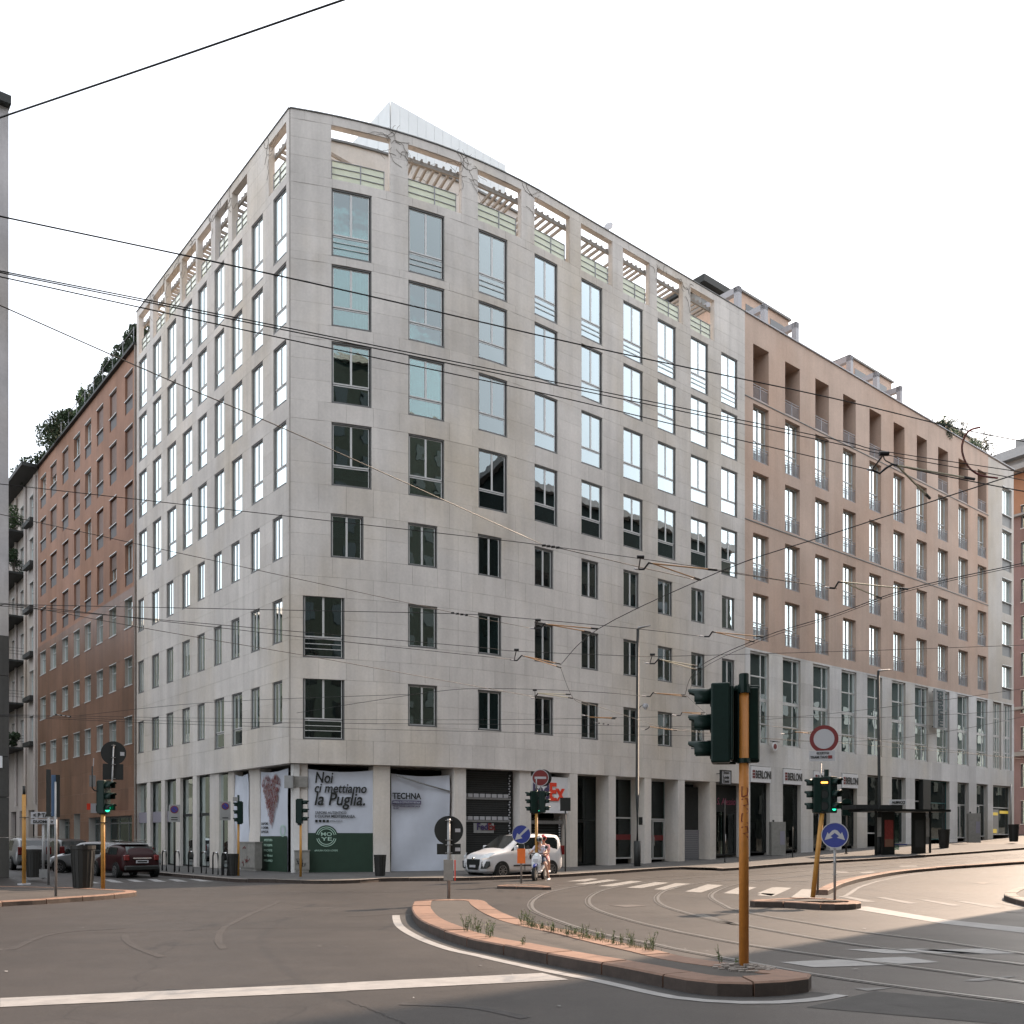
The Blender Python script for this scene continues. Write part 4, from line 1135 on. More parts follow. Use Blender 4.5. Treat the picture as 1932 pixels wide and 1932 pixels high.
# ---------------------------------------------------------------- foliage
def leafcloud(mb, c, rad, n, s, rr, squash=1.0, m=0):
    for _ in range(n):
        while True:
            v = Vector((rr.uniform(-1, 1), rr.uniform(-1, 1), rr.uniform(-1, 1)))
            if v.length <= 1: break
        p = Vector(c) + Vector((v.x * rad[0], v.y * rad[1], v.z * rad[2]))
        a = Vector((rr.uniform(-1, 1), rr.uniform(-1, 1), rr.uniform(-1, 1))).normalized(); b_ = a.orthogonal().normalized()
        k = s * rr.uniform(.6, 1.4)
        mb.add([p - a * k, p + b_ * k * .45, p + a * k, p - b_ * k * .45], [(0, 1, 2, 3)])
def shrub(label, pos, rad, n, s, mat='leaf_dark', name='roof_shrub', cat='shrub', group=None, seed=1, spike=0):
    o = thing(name, label, cat, pos, 0, group); rr = random.Random(seed)
    b = MB(); h = rad[2] * 2
    for k in range(5): b.tube([(0, 0, 0), (rr.uniform(-.4, .4) * rad[0], rr.uniform(-.4, .4) * rad[1], h * rr.uniform(.4, .8))], .03, 4)
    sub('stem', b, M['twig'], o)
    b = MB(); hd_ge = name == 'roof_hedge'; nb_ = 30 if hd_ge else 9
    if hd_ge: o.rotation_euler.z = hl
    for k in range(nb_):
        cc = (rr.uniform(-.62, .62) * rad[0], rr.uniform(-.6, .6) * rad[1], h * rr.uniform(.2, .82)); f = rr.uniform(.2, .3) if hd_ge else rr.uniform(.32, .55)
        if hd_ge: cc = (rr.uniform(-.9, .9) * rad[0], rr.uniform(-.7, .7) * rad[1], h * rr.uniform(.15, .85))
        leafcloud(b, cc, (rad[0] * f, rad[1] * f, rad[2] * f), n // nb_, s, rr)
    for k in range(spike):
        x = rr.uniform(-.7, .7) * rad[0]; hh = h * rr.uniform(.9, 1.3)
        leafcloud(b, (x, 0, hh * .8), (.15, .15, hh * .3), 40, s * .7, rr)
    sub('crown', b, M[mat], o); return o
for i, (x, of, r_, lb) in enumerate(((1790, -.9, (1.7, .8, 1.25), 'leafy green shrub on the ochre roof beside the third pavilion'), (1812, -.8, (1.0, .7, 1.4), 'dark conical shrub on the ochre roof edge'),
                                (1836, -.8, (1.2, .7, 1.25), 'yellowish shrub near the far end of the ochre roof'), (1855, -.9, (1.5, .8, 1.5), 'dense dark shrub at the far corner of the ochre roof'),
                                (1765, -.8, (1.8, .7, .85), 'low straggly shrub just before the third roof pavilion'))):
    t = WR.tx(x, of); shrub(lb, tuple(WR.P(t, of, 33.3)), (r_[0] * .9, r_[1], r_[2] * 1.15), 1300, .12, 'leaf' if i in (0, 2) else 'leaf_dark', seed=20 + i, group='shrubs on the ochre roof')
p = dpt(1856, 740, 90); antenna('tall thin antenna above the far end of the ochre roof', (p.x, p.y, 33.2), p.z - 33.2, [(p.z - 35, 3, 0), (p.z - 37.5, 2.2, 1), (p.z - 40.5, 1.5, 2)])
# ================================================================ brick building on the left street
TB0, TB1 = TL, WL.tx(71.6)
M['parapet'] = pm('parapet_paint', (.10, .09, .09), .6, 0, .1, 3)
bb = thing('brick_apartment_building', 'red brick building with pinkish stone lower floors along the left side street', 'building', tuple(WL.P(TB0)))
tA = WL.tx(250.5)
def zb_(y): return WL.zy(WL.tx(236), y)
BR = [(zb_(785), zb_(712)), (zb_(890), zb_(814)), (zb_(997), zb_(919.3)), (zb_(1108), zb_(1029))]
BR2 = [(zb_(1187.6), zb_(1134)), (zb_(1295.8), zb_(1244)), (zb_(1405), zb_(1355))]
cB = [(236, 250.5), (207, 220), (183, 195), (160.6, 172), (139.6, 151), (118, 129), (95.4, 106.7), (76.5, 87)]
ZB = WL.zy(WL.tx(256), 654); zsp = WL.zy(WL.tx(256), 1103.7)
ops = []; wins = []
for p in cB:
    a, c = span(WL, p)
    for z0, z1 in BR: ops.append((a, c, z0, z1)); wins.append((a, c, z0 + .85, z1, 'P'))
    for z0, z1 in BR2: ops.append((a, c, z0, z1)); wins.append((a, c, z0, z1, 'N'))
shopb = [(196, 250, 1536, 1578), (140, 152, 1555, 1600), (168, 190, 1560, 1600), (112, 132, 1565, 1612), (80, 104, 1572, 1612)]
gops = []
for x0, x1, yt, _ in shopb:
    a, c = span(WL, (x0, x1)); gops.append((a, c, .0, min(4.2, WL.zy(a, yt - 20 if x0 != 196 else yt)), .5))
b = MB(); facade(b, WL, TB0, TB1, zsp, ZB, [o for o in ops if o[2] > zsp - .3], depth=.28, step=3)
part('brick_wall', b, M['brick_wall'], bb)
b = MB(); facade(b, WL, TB0, TB1, 0, zsp, [o for o in ops if o[3] < zsp + .3] + gops, depth=.28, off=.015, step=3)
part('lower_wall', b, M['joint'], bb)
clad(WL, slabs(WL, TB0 + .02, TB1, 0.1, zsp, [o for o in ops if o[3] < zsp + .3] + gops, 1.5, 1.6), bb, M['pink_stone'], 50)
for a, c, z0, z1, st in wins:
    f = rnd.choice([('shutter', 'f'), ('shutter', 'f'), ('shutter', 'b'), None, ('curtain', 'r')]) if st == 'P' else rnd.choice([None, ('curtain', 'f'), ('blind', 'b')])
    window(bb, WL, a, c, z0, z1, st, f)
    if st == 'P': pillar(bb, WL, 0, 0, -.06, .1, z1=z0 - .09, z0=z0 - .84, mat='parapet', name='parapet_panel', tt=(a + .02, c - .02))
for a, c, z0, z1, dd in gops:
    org, rz, w_ = WL.frame(a, c, -.4, .1); fr = MB(); n = 3 if w_ > 2 else 1
    for i in range(n + 1): bar(fr, i * (w_ - .08) / n, i * (w_ - .08) / n + .08, 0, z1 - .1, 0, .08)
    bar(fr, 0, w_, z1 - .3, z1 - .1, .01, .07); bar(fr, 0, w_, 2.5, 2.58, .01, .07)
    o = link('shop_window', fr.mesh('shop_window', M['galv']), bb, org - Vector(LOC[bb.name]), rz)
    q = MB(); q.box(.05, w_ - .05, .03, .04, .05, z1 - .3); sub('pane', q, M['glass_shop'], o)
b = MB(); facade(b, WL, TB0, TB1 + 16, 0, ZB - .3, [], off=-1.6, step=5)
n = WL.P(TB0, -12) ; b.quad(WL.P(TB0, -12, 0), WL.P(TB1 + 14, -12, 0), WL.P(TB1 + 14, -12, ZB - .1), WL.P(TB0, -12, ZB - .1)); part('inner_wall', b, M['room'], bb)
b = MB()
for a, c, z in ((TB0 + .02, TB1 + .3, ZB), ):
    p = [WL.P(a, .22, z), WL.P(c, .22, z), WL.P(c, -12, z), WL.P(a, -12, z)]; b.hexa(p + [v + Vector((0, 0, .16)) for v in p])
part('roof', b, M['dark_metal'], bb)
b = MB()
for i in range(9):
    t = TB0 + .3 + (TB1 - TB0 - 8) * i / 8; b.tube([WL.P(t, .1, ZB + .1), WL.P(t, .1, ZB + 1.2)], .03, 5)
b.tube([WL.P(TB0 + .3, .1, ZB + 1.1), WL.P(TB1 - 7.7, .1, ZB + 1.1)], .025, 5)
part('roof_railing', b, M['rail_grey'], bb)
b = MB(); b.tube([WL.P(TB0 + .1, .08, 1), WL.P(TB0 + .1, .08, ZB)], .06, 6); part('downpipe', b, M['beam'], bb)
pj = WL.P(WL.tx(182), .0, 0)
M['x'] = 0; del M['x']
for i in range(7):
    t = TB0 + .9 + i * 1.9
    shrub(('first', 'second', 'third', 'fourth', 'fifth', 'sixth', 'seventh')[i] + ' clipped hedge block on the brick roof, counting from the grey building', tuple(WL.P(t, -.55, ZB)), (1.15, .8, .95), 3000, .09, seed=50 + i, name='roof_hedge', cat='hedge', group='hedge blocks on the brick roof')
lbs = ('feathery light green shrub sticking up at the end of the clipped roof hedge', 'dark bushy shrub on the brick roof next to the feathery one', 'tall dark shrub spilling over the brick roof edge',
       'ragged roof shrub with pale blossom at its top', 'low dark shrub over the cornice of the pale balcony building', 'trailing dark shrub at the far end of the visible roof edge')
for i, (dt, r_, mt, sp) in enumerate(((14.2, (.8, .8, 1.2), 'leaf', 3), (15.8, (1.4, 1.2, 1.0), 'leaf_dark', 1), (18.4, (1.8, 1.4, 1.15), 'leaf_dark', 0), (21.2, (1.9, 1.4, 1.25), 'leaf_dark', 2), (25.0, (2.2, 1.3, .9), 'leaf_dark', 0), (28.8, (2.0, 1.2, .9), 'leaf_dark', 0))):
    shrub(lbs[i], tuple(WL.P(TB0 + dt, -.7, ZB - (.3 if i > 3 else 0))), r_, 1500, .13, mt, seed=70 + i, spike=sp, group='wild shrubs on the brick roof')

# ================================================================ pale balcony building further down
TC1 = TB1 + 17
pb = thing('balcony_building', 'narrow pale building with dark planted balconies beyond the brick one', 'building', tuple(WL.P(TB1)))
ZP = WL.zy(TB1 + .2, 888)
fl = [WL.zy(TB1 + 1, y) for y in (985, 1066, 1150, 1236, 1319, 1405)]
cols = [(TB1 + 1.6, TB1 + 2.9), (TB1 + 5.0, TB1 + 6.3), (TB1 + 8.4, TB1 + 9.7), (TB1 + 12.0, TB1 + 13.3)]
ops = [(a, c, z + .1, z + 2.5) for z in fl for a, c in cols] + [(a - .4, c + .4, .3, 4.0) for a, c in cols]
b = MB(); facade(b, WL, TB1 + .02, TC1, 0, ZP, ops, depth=.35, step=4); part('wall', b, M['left_white'], pb)
b = MB(); facade(b, WL, TB1, TC1, 0, ZP, [], off=-1.5, step=6); part('inner_wall', b, M['room'], pb)
for i in range(4):
    t = TB1 + .5 + i * 3.5; b = MB(); b.tube([WL.P(t, .12, 4.5), WL.P(t, .12, ZP - .3)], .13, 6); part('pilaster', b, M['left_white'], pb)
for z in fl:
    for a, c in cols: window(pb, WL, a, c, z + .1, z + 2.5, 'N', rand_fill(.5))
    b = MB(); p = [WL.P(TB1 + .6, .12, z - .1), WL.P(TB1 + .6, .5, z - .1), WL.P(TB1 + 3.2, .5, z - .1), WL.P(TB1 + 3.2, .12, z - .1)]; b.hexa(p + [v + Vector((0, 0, .35)) for v in p]); part('ledge', b, M['dark_metal'], pb)
ZT = WL.zy(TB1, 888)
b = MB(); p = [WL.P(TB1 - .4, 1.3, ZP), WL.P(TC1, 1.3, ZP), WL.P(TC1, -10, ZP), WL.P(TB1 - .4, -10, ZP)]; b.hexa(p + [v + Vector((0, 0, .3)) for v in p]); part('cornice', b, M['dark_metal'], pb)
bl = ('top', 'second from top', 'third from top', 'fourth from top', 'fifth from top', 'lowest')
for k, z in enumerate(fl):
    b = MB(); p = [WL.P(TB1 + 4.2, .0, z - .15), WL.P(TB1 + 4.2, 1.5, z - .15), WL.P(TB1 + 15, 1.5, z - .15), WL.P(TB1 + 15, .0, z - .15)]; b.hexa(p + [v + Vector((0, 0, .16)) for v in p])
    bo = part('balcony', b, M['dark_metal'], pb); b = MB()
    for u in (.5, .75, 1.0): b.tube([WL.P(TB1 + 4.2, .05, z + u), WL.P(TB1 + 4.2, 1.45, z + u), WL.P(TB1 + 15, 1.45, z + u)], .02, 4)
    for u in range(12): b.tube([WL.P(TB1 + 4.2 + u * .98, 1.45, z), WL.P(TB1 + 4.2 + u * .98, 1.45, z + 1)], .012, 4)
    part('railing', b, M['ink'], pb)
    if k in (0, 1, 5): shrub('leafy balcony plants on the ' + bl[k] + ' balcony of the pale building', tuple(WL.P(TB1 + 4.9, .8, z)), (.8, .9, 1.15 if k < 2 else .7), 1100, .09, 'leaf' if k == 0 else 'leaf_dark', 'balcony_plant', 'plant', 'plants on the pale balconies', 90 + k)

# ================================================================ near building at the left edge
c0 = Vector((-21.25, 39.6, 0)); dW = Vector((-.80, -.60, 0)); dN = Vector((-.633, .774, 0)); HN = 1.7 + (1580 - 205) / 1770 * 39.6
nb = thing('corner_building', 'rough grey cement building edge with dark cornice at the left border', 'building', tuple(c0))
b = MB(); p = [c0, c0 + dW * 26, c0 + dW * 26 + dN * 4.5, c0 + dN * 4.5]; 
b.hexa([v + Vector((0, 0, 10.2)) for v in p] + [v + Vector((0, 0, HN)) for v in p]); part('upper_wall', b, M['cement'], nb)
b = MB(); q = [c0 - dW * .0 + Vector((.0, 0, 0)), c0 + dW * 26, c0 + dW * 26 + dN * 4.5, c0 + dN * 4.5]
for i in range(6):
    b = MB(); oo = .03 if i % 2 else .045
    z0, z1 = i * 1.7 + .012, (i + 1) * 1.7 - .012
    qq = [c0 + Vector((oo, -oo, 0)), c0 + dW * 26 + Vector((oo, -oo, 0)), c0 + dW * 26 + dN * 4.5, c0 + dN * 4.5 + Vector((oo, -oo, 0))]
    b.hexa([v + Vector((0, 0, z0)) for v in qq] + [v + Vector((0, 0, z1)) for v in qq]); part('plinth_course', b, M['cement_dark'], nb)
b = MB(); qq = [c0 + Vector((.25, -.25, 0)), c0 + dW * 26 + Vector((.25, -.25, 0)), c0 + dW * 26 + dN * 4.5, c0 + dN * 4.5 + Vector((.25, -.25, 0))]
b.hexa([v + Vector((0, 0, HN)) for v in qq] + [v + Vector((0, 0, HN + .35)) for v in qq]); part('cornice', b, M['dark_metal'], nb)
h_ = math.atan2(-dW.y, -dW.x)
def onnear(u, z): return c0 + dW * u + Vector((.05, -.06, z))
b = MB(); b.box(0, .9, -.03, 0, 0, .5); sp = link('street_plate', b.mesh('street_plate', M['white']), nb, onnear(1.15, 4.62) - c0, h_)
put(lettering('VIA', .5, .22, pm('faint_red', (.4, .12, .1), .6)), sp, (.2, -.05, .12))
b = MB(); b.box(0, .9, -.02, 0, 0, 3.9); link('door', b.mesh('door', pm('green_door', (.01, .08, .055), .5)), nb, onnear(1.45, .3) - c0, h_)

# ================================================================ building closing the street at the far right
fx = thing('street_end_building', 'pink and grey building with curved top storey closing the street at the right edge', 'building', (52, 97, 0))
A = dpt(1862, 1580, 93); Bp = dpt(2140, 1580, 82); dr = Vector((Bp.x - A.x, Bp.y - A.y, 0)).normalized(); nn = Vector((-dr.y, dr.x, 0)); LN = 4.6
def wfx(u, o, z): return Vector((A.x, A.y, 0)) + dr * u - nn * o + Vector((0, 0, z))
zt = 1.7 + (1580 - 905) / 1770 * 92
WF = Wall(lambda t: (A.x + dr.x * t, A.y + dr.y * t), 1, LN)
ops = []
for i in range(1):
    u = 3.35
    for k in range(9): ops.append((u, u + 1.5, 3 + k * 3.55, 5.2 + k * 3.55))
M['pinkish'] = stone('pinkish_render', (.27, .19, .19), .1, .15, .15); M['pinkup'] = stone('orange_render', (.36, .2, .13), .1, .1, .1)
b = MB(); facade(b, WF, -1, LN, 0, zt - 4.2, ops, .3, step=5); part('wall', b, M['pinkish'], fx)
b = MB(); facade(b, WF, -1, LN, zt - 4.0, zt, ops, .3, step=5); facade(b, WF, -1, LN, zt - 4.0, zt, [], off=-.7, step=5, m=1); part('upper_wall', b, [M['pinkup'], M['room']], fx)
b = MB(); facade(b, WF, -1, LN, 0, zt - 4.2, [], off=-.8, step=8); part('inner_wall', b, M['room'], fx)
for o in ops:
    if o[3] < zt: window(fx, WF, o[0], o[1], o[2], o[3], 'N', rand_fill(.4))
for zz, ov, hh, mt in ((zt - 4.2, .4, .2, 'pale_grey'), (zt, 1.1, .5, 'pale_grey'), (zt + 1.6, .2, .9, 'galv'), (9.5, .5, .4, 'pale_grey'), (14, .3, .25, 'pale_grey')):
    b = MB(); p = [wfx(-1.2, ov, zz), wfx(LN, ov, zz), wfx(LN, -3, zz), wfx(-1.2, -3, zz)]; b.hexa(p + [v + Vector((0, 0, hh)) for v in p]); part('cornice', b, M[mt], fx)
b = MB(); p = [wfx(0, -.6, zt + .5), wfx(LN, -.6, zt + .5), wfx(LN, -4, zt + .5), wfx(0, -4, zt + .5)]; b.hexa(p + [v + Vector((0, 0, 1.1)) for v in p])
p = [wfx(1.2, -3, zt + 2.5), wfx(LN, -3, zt + 2.5), wfx(LN, -4, zt + 2.5), wfx(1.2, -4, zt + 2.5)]; b.hexa(p + [v + Vector((0, 0, 2.0)) for v in p]); part('attic', b, M['pale_grey'], fx)
b = MB(); p = [wfx(2.6, -3, zt + 4.5), wfx(3.6, -3, zt + 4.5), wfx(3.6, -4, zt + 4.5), wfx(2.6, -4, zt + 4.5)]; b.hexa(p + [v + Vector((0, 0, 1.5)) for v in p]); part('chimney', b, M['brick_wall'], fx)
b = MB(); b.tube([wfx(.6 + i * .5, -2.4, zt + 2.2 + math.sin(i / 6 * 3.14) * 1.1) for i in range(7)], .2, 5); part('dormer', b, M['dark_metal'], fx)
for i, u in enumerate((1.4, 3.9)):
    q = wfx(u, -3.2, zt + 4.4); antenna(('short antenna left of the chimney on the street end building', 'short antenna right of the chimney on the street end building')[i], tuple(q), 3.0, [(2.6, 1.2, 0), (1.8, .8, 1)], .3)

# ================================================================ unseen buildings across the junction, sized for dark reflections and shade on the crossing
M['unseen_building_dark'] = stone('unseen_building_dark', (.034, .045, .043), .1, .15, .15)
def block(label, corner, ang, w, d, h, mat, name='unseen_facing_building', roofh=0):
    dr = Vector((math.cos(ang), math.sin(ang), 0)); nn = Vector((-dr.y, dr.x, 0)); c = Vector(corner)
    o = thing(name, label, 'building', corner)
    b = MB(); p = [c, c + dr * w, c + dr * w + nn * d, c + nn * d]; b.hexa(p + [v + Vector((0, 0, h)) for v in p]); part('wall', b, M[mat], o)
    b = MB(); p = [c - dr * .5 - nn * .5, c + dr * (w + .5) - nn * .5, c + dr * (w + .5) + nn * (d + .5), c - dr * .5 + nn * (d + .5)]
    b.hexa([v + Vector((0, 0, h)) for v in p] + [v + Vector((0, 0, h + .6)) for v in p]); part('cornice', b, M['cement'], o)
    for s, (o0, dd, ln, ou) in enumerate(((c, dr, w, -nn), (c + nn * d, dr, w, nn), (c, nn, d, -dr), (c + dr * w, nn, d, dr))):
        b = MB(); n = int(ln / 3.2)
        for i in range(n):
            for k in range(int((h - 4) / 3.6)):
                q0 = o0 + dd * (i * 3.2 + 1.0) + Vector((0, 0, 4.2 + k * 3.6)); q1 = q0 + dd * 1.3
                r_ = [q0, q1, q1 + ou * .06, q0 + ou * .06]; b.hexa(r_ + [v + Vector((0, 0, 2.0)) for v in r_])
        if b.v: part('unseen_window_row', b, M['car_glass'], o)
    return o
block('unseen plain building right of the crossing whose shadow falls on the tram tracks', (24.6, 34.6, 0), K1, 38, 26, 31, 'unseen_building_dark', roofh=0).children
# move its depth away from the street: the block extends to the right of its facade line
fb_ = bpy.data.objects['unseen_facing_building']
def shift_block(o, v):
    o.location = Vector(o.location) + Vector(v)
shift_block(fb_, (26 * math.sin(K1), -26 * math.cos(K1), 0))
block('unseen plain lower building along the opposite side of the right hand street', (54.2 + 26 * math.sin(K1), 59.7 - 26 * math.cos(K1), 0), K1, 74, 26, 21, 'unseen_building_dark')  # added to darken reflections in the street windows
block('unseen tall dark building added behind the camera, reflected in the lower windows', (-14, -38, 0), R(8), 95, 16, 56, 'unseen_building_dark')
block('unseen plain building added on the left, reflected in the side street windows', (-63, 44, 0), R(97), 76, 14, 26, 'unseen_building_dark')
# ================================================================ ground
def asphalt():
    m, t, b, N, Lk = nodes('asphalt')
    geo = N.new('ShaderNodeNewGeometry')
    def noise(vs, sc, det=6, rg=.6, rot=0):
        mp = N.new('ShaderNodeMapping'); mp.inputs['Scale'].default_value = vs; mp.inputs['Rotation'].default_value = (0, 0, rot)
        Lk.new(geo.outputs['Position'], mp.inputs['Vector'])
        z = N.new('ShaderNodeTexNoise'); z.inputs['Scale'].default_value = sc; z.inputs['Detail'].default_value = det; z.inputs['Roughness'].default_value = rg
        Lk.new(mp.outputs[0], z.inputs['Vector']); return z.outputs['Fac']
    def mr(x, a0, a1, b0, b1):
        q = N.new('ShaderNodeMapRange')
        for i, v in enumerate((a0, a1, b0, b1)): q.inputs[i + 1].default_value = v
        Lk.new(x, q.inputs[0]); return q.outputs[0]
    def mul(a, c):
        q = N.new('ShaderNodeMath'); q.operation = 'MULTIPLY'; Lk.new(a, q.inputs[0]); Lk.new(c, q.inputs[1]); return q.outputs[0]
    big = mr(noise((1, 1, 1), .11, 4), .35, .65, .82, 1.16)
    trk = mr(noise((.5, 3.0, 1), .30, 5, .6, -R(40)), .35, .7, 1.07, .90)
    trk2 = mr(noise((.35, 2.2, 1), .35, 5, .6, -R(8)), .35, .7, 1.03, .97)
    med = mr(noise((1, 1, 1), 1.7, 8, .7), .3, .7, .84, 1.18)
    fine = mr(noise((1, 1, 1), 24, 3, .95), .3, .7, .6, 1.45)
    vo = N.new('ShaderNodeTexVoronoi'); vo.feature = 'DISTANCE_TO_EDGE'; vo.inputs['Scale'].default_value = .16
    mp = N.new('ShaderNodeMapping'); Lk.new(geo.outputs['Position'], mp.inputs['Vector'])
    dn = N.new('ShaderNodeTexNoise'); dn.inputs['Scale'].default_value = .5; Lk.new(geo.outputs['Position'], dn.inputs['Vector'])
    va = N.new('ShaderNodeMix'); va.data_type = 'RGBA'; va.blend_type = 'ADD'; va.inputs[0].default_value = .9
    Lk.new(mp.outputs[0], va.inputs[6]); Lk.new(dn.outputs['Color'], va.inputs[7]); Lk.new(va.outputs[2], vo.inputs['Vector'])
    crk = mr(vo.outputs['Distance'], .0, .0035, .62, 1.0)
    spk = mr(noise((1, 1, 1), 7, 2, .9), .74, .76, 1, 1.5)
    f = mul(mul(mul(big, trk), mul(trk2, med)), mul(mul(fine, crk), spk))
    vm = N.new('ShaderNodeVectorMath'); vm.operation = 'SCALE'; vm.inputs[0].default_value = (.0335, .0290, .0262)
    Lk.new(f, vm.inputs['Scale']); Lk.new(vm.outputs[0], b.inputs['Base Color'])
    Lk.new(mr(noise((1, 1, 1), .25, 5), .3, .7, .46, .6), b.inputs['Roughness'])
    b.inputs['Specular IOR Level'].default_value = .45
    bp = N.new('ShaderNodeBump'); bp.inputs['Strength'].default_value = .5; bp.inputs['Distance'].default_value = .006
    Lk.new(noise((1, 1, 1), 70, 3, .8), bp.inputs['Height']); Lk.new(bp.outputs[0], b.inputs['Normal'])
    return m
M['asphalt'] = asphalt()
M['pave'] = pm('pavement_asphalt', (.07, .067, .064), .8, 0, .25, 1.2, .3, 60)
M['island_top'] = pm('island_asphalt', (.05, .043, .038), .85, 0, .3, 2.2, .5, 45)
M['paint'] = pm('road_paint', (.25, .245, .24), .7, 0, .22, 3.5, .2, 60)
M['paint_worn'] = pm('worn_road_paint', (.17, .165, .16), .75, 0, .4, 5, .2, 60)
M['paint_faint'] = pm('faint_road_paint', (.20, .195, .185), .7, 0, .35, 4, .2, 60)
M['patch'] = pm('dark_asphalt_patch', (.036, .034, .033), .8, 0, .3, 3, .4, 60)

def axis(segs):
    o = []
    for a, b, s in segs:
        n = max(1, int(round((b - a) / s))); o += [a + (b - a) * i / n for i in range(n)]
    return o + [segs[-1][1]]
xs = axis([(-900, -60, 210), (-60, -20, 8), (-20, 60, 1.25), (60, 160, 10), (160, 900, 185)])
ys = axis([(-600, -20, 145), (-20, 5, 8), (5, 90, 1.25), (90, 200, 10), (200, 1200, 200)])
b = MB(); W_ = len(xs)
b.v = [(x, y, G(x, y)) for y in ys for x in xs]
b.f = [[j * W_ + i, j * W_ + i + 1, (j + 1) * W_ + i + 1, (j + 1) * W_ + i] for j in range(len(ys) - 1) for i in range(W_ - 1)]
b.m = [0] * len(b.f); b.a = [0] * len(b.f)
struct('road', b, M['asphalt'], smooth=True)

def patchpoly(mb, pts, dz=.006, n=4):
    """quad given by 4 world points, laid on the ground"""
    A, B_, C_, D_ = [Vector((p.x, p.y, 0)) for p in pts]; P = []
    for j in range(n + 1):
        for i in range(n + 1):
            q = A.lerp(B_, i / n).lerp(D_.lerp(C_, i / n), j / n); P.append((q.x, q.y, G(q.x, q.y) + dz))
    mb.add(P, [(j * (n + 1) + i, j * (n + 1) + i + 1, (j + 1) * (n + 1) + i + 1, (j + 1) * (n + 1) + i) for j in range(n) for i in range(n)])
def ribbon(mb, L, Rr, dz=.006):
    n = len(L); P = [(p.x, p.y, G(p.x, p.y) + dz) for p in L] + [(p.x, p.y, G(p.x, p.y) + dz) for p in Rr]
    mb.add(P, [(i, i + 1, n + i + 1, n + i) for i in range(n - 1)])
def offset(P, d, closed=False):
    o = []; n = len(P)
    for i, p in enumerate(P):
        a = P[(i - 1) % n] if closed or i else P[0]; c = P[(i + 1) % n] if closed or i < n - 1 else P[-1]
        t = Vector((c.x - a.x, c.y - a.y, 0)).normalized(); o.append(Vector((p.x + t.y * d, p.y - t.x * d, p.z)))
    return o

def marking(label, quads, mat='paint', name='road_marking', group=None, dz=.006, n=4):
    for q in quads:
        b = MB(); patchpoly(b, [gpt(x, y) for x, y in q], dz, n); o = struct(name, b, M[mat])
marking('', [cN([(0, 830), (1932, 745), (1932, 792), (0, 880)])[:4]], n=10)
marking('', [cO([(0, 743), (1090, 690), (1238, 727), (0, 790)])], n=6)
# zebra crossing 1
Z1 = [cL(q) for q in ([(-60, 1424), (120, 1424), (243, 1401), (170, 1396)], [(20, 1450), (130, 1452), (430, 1411), (330, 1406)], [(238, 1468), (375, 1470), (655, 1424), (540, 1419)], [(502, 1482), (640, 1487), (900, 1436), (770, 1430)],
     [(757, 1498), (903, 1504), (1098, 1445), (958, 1440)], [(1047, 1518), (1197, 1527), (1405, 1458), (1255, 1451)], [(1402, 1534), (1550, 1543), (1712, 1478), (1562, 1470)], [(1716, 1554), (1868, 1563), (2040, 1484), (1890, 1476)])]
Z1 += [cM(q) for q in ([(-40, 1350), (62, 1370), (180, 1312), (70, 1306)], [(207, 1380), (352, 1386), (415, 1326), (292, 1319)])]
marking('', Z1, 'paint_faint', name='zebra_stripe')
Z2 = [cP(q) for q in ([(880, 258), (960, 263), (1112, 292), (1040, 292)], [(1098, 265), (1160, 268), (1342, 301), (1285, 303)], [(1330, 277), (1395, 281), (1590, 313), (1530, 315)], [(1545, 287), (1610, 290), (1832, 324), (1765, 326)], [(1780, 298), (1860, 302), (2040, 334), (1975, 336)])]
marking('', Z2, 'paint_worn', name='zebra_stripe')
Z3 = [cN(q) for q in ([(430, 172), (500, 174), (560, 189), (515, 189)], [(575, 168), (625, 168), (690, 185), (625, 184)], [(700, 168), (750, 168), (815, 182), (750, 181)], [(820, 166), (870, 166), (930, 180), (865, 180)], [(935, 166), (985, 166), (1050, 180), (985, 179)], [(1050, 165), (1100, 165), (1190, 178), (1115, 178)], [(1180, 164), (1225, 164), (1330, 176), (1255, 176)])]
marking('', Z3, name='zebra_stripe')
marking('', [cP([(1062, 318), (1500, 392), (1480, 414), (920, 322)]), cP([(1500, 392), (1985, 440), (1985, 472), (1480, 414)])], n=6)
marking('', [cM(q) for q in ([(595, 1765), (1190, 1762), (1640, 1798), (920, 1797)], [(1130, 1770), (1640, 1761), (1990, 1797), (1500, 1800)], [(130, 1862), (560, 1840), (1000, 1880), (380, 1900)], [(640, 1838), (1050, 1822), (1310, 1862), (1010, 1875)])], 'paint', n=6)
marking('', [cP([(985, 775), (1160, 772), (1230, 768), (1060, 790)])], 'paint_worn')
marking('', [cP([(1590, 733), (1700, 715), (1905, 707), (1690, 735)])], 'paint_worn')
marking('', [cP(q) for q in ([(870, 122), (940, 122), (960, 130), (890, 131)], [(1010, 128), (1090, 122), (1110, 128), (1040, 134)], [(1230, 92), (1330, 88), (1340, 96), (1250, 99)])], 'paint_worn')
M['iron'] = pm('iron_cover', (.10, .09, .085), .6, .4, .2, 8)
for pts, mt in ((cP([(1650, 186), (1700, 183), (1755, 187), (1700, 193)]), 'iron'), (cL([(345, 1645), (560, 1640), (700, 1650), (500, 1665)]), 'iron'), (cP([(1815, 346), (1900, 343), (1990, 350), (1900, 355)]), 'iron')):
    b = MB(); patchpoly(b, [gpt(x, y) for x, y in pts], .007, 2); o = struct('iron_cover', b, M[mt])
b = MB(); patchpoly(b, [gpt(x, y) for x, y in cP([(720, 880), (1100, 790), (1990, 870), (1990, 990)])], .004, 8)
patchpoly(b, [gpt(x, y) for x, y in cP([(1150, 860), (1500, 820), (1700, 850), (1400, 900)])], .0055, 4)
struct('asphalt_patch', b, M['patch'])

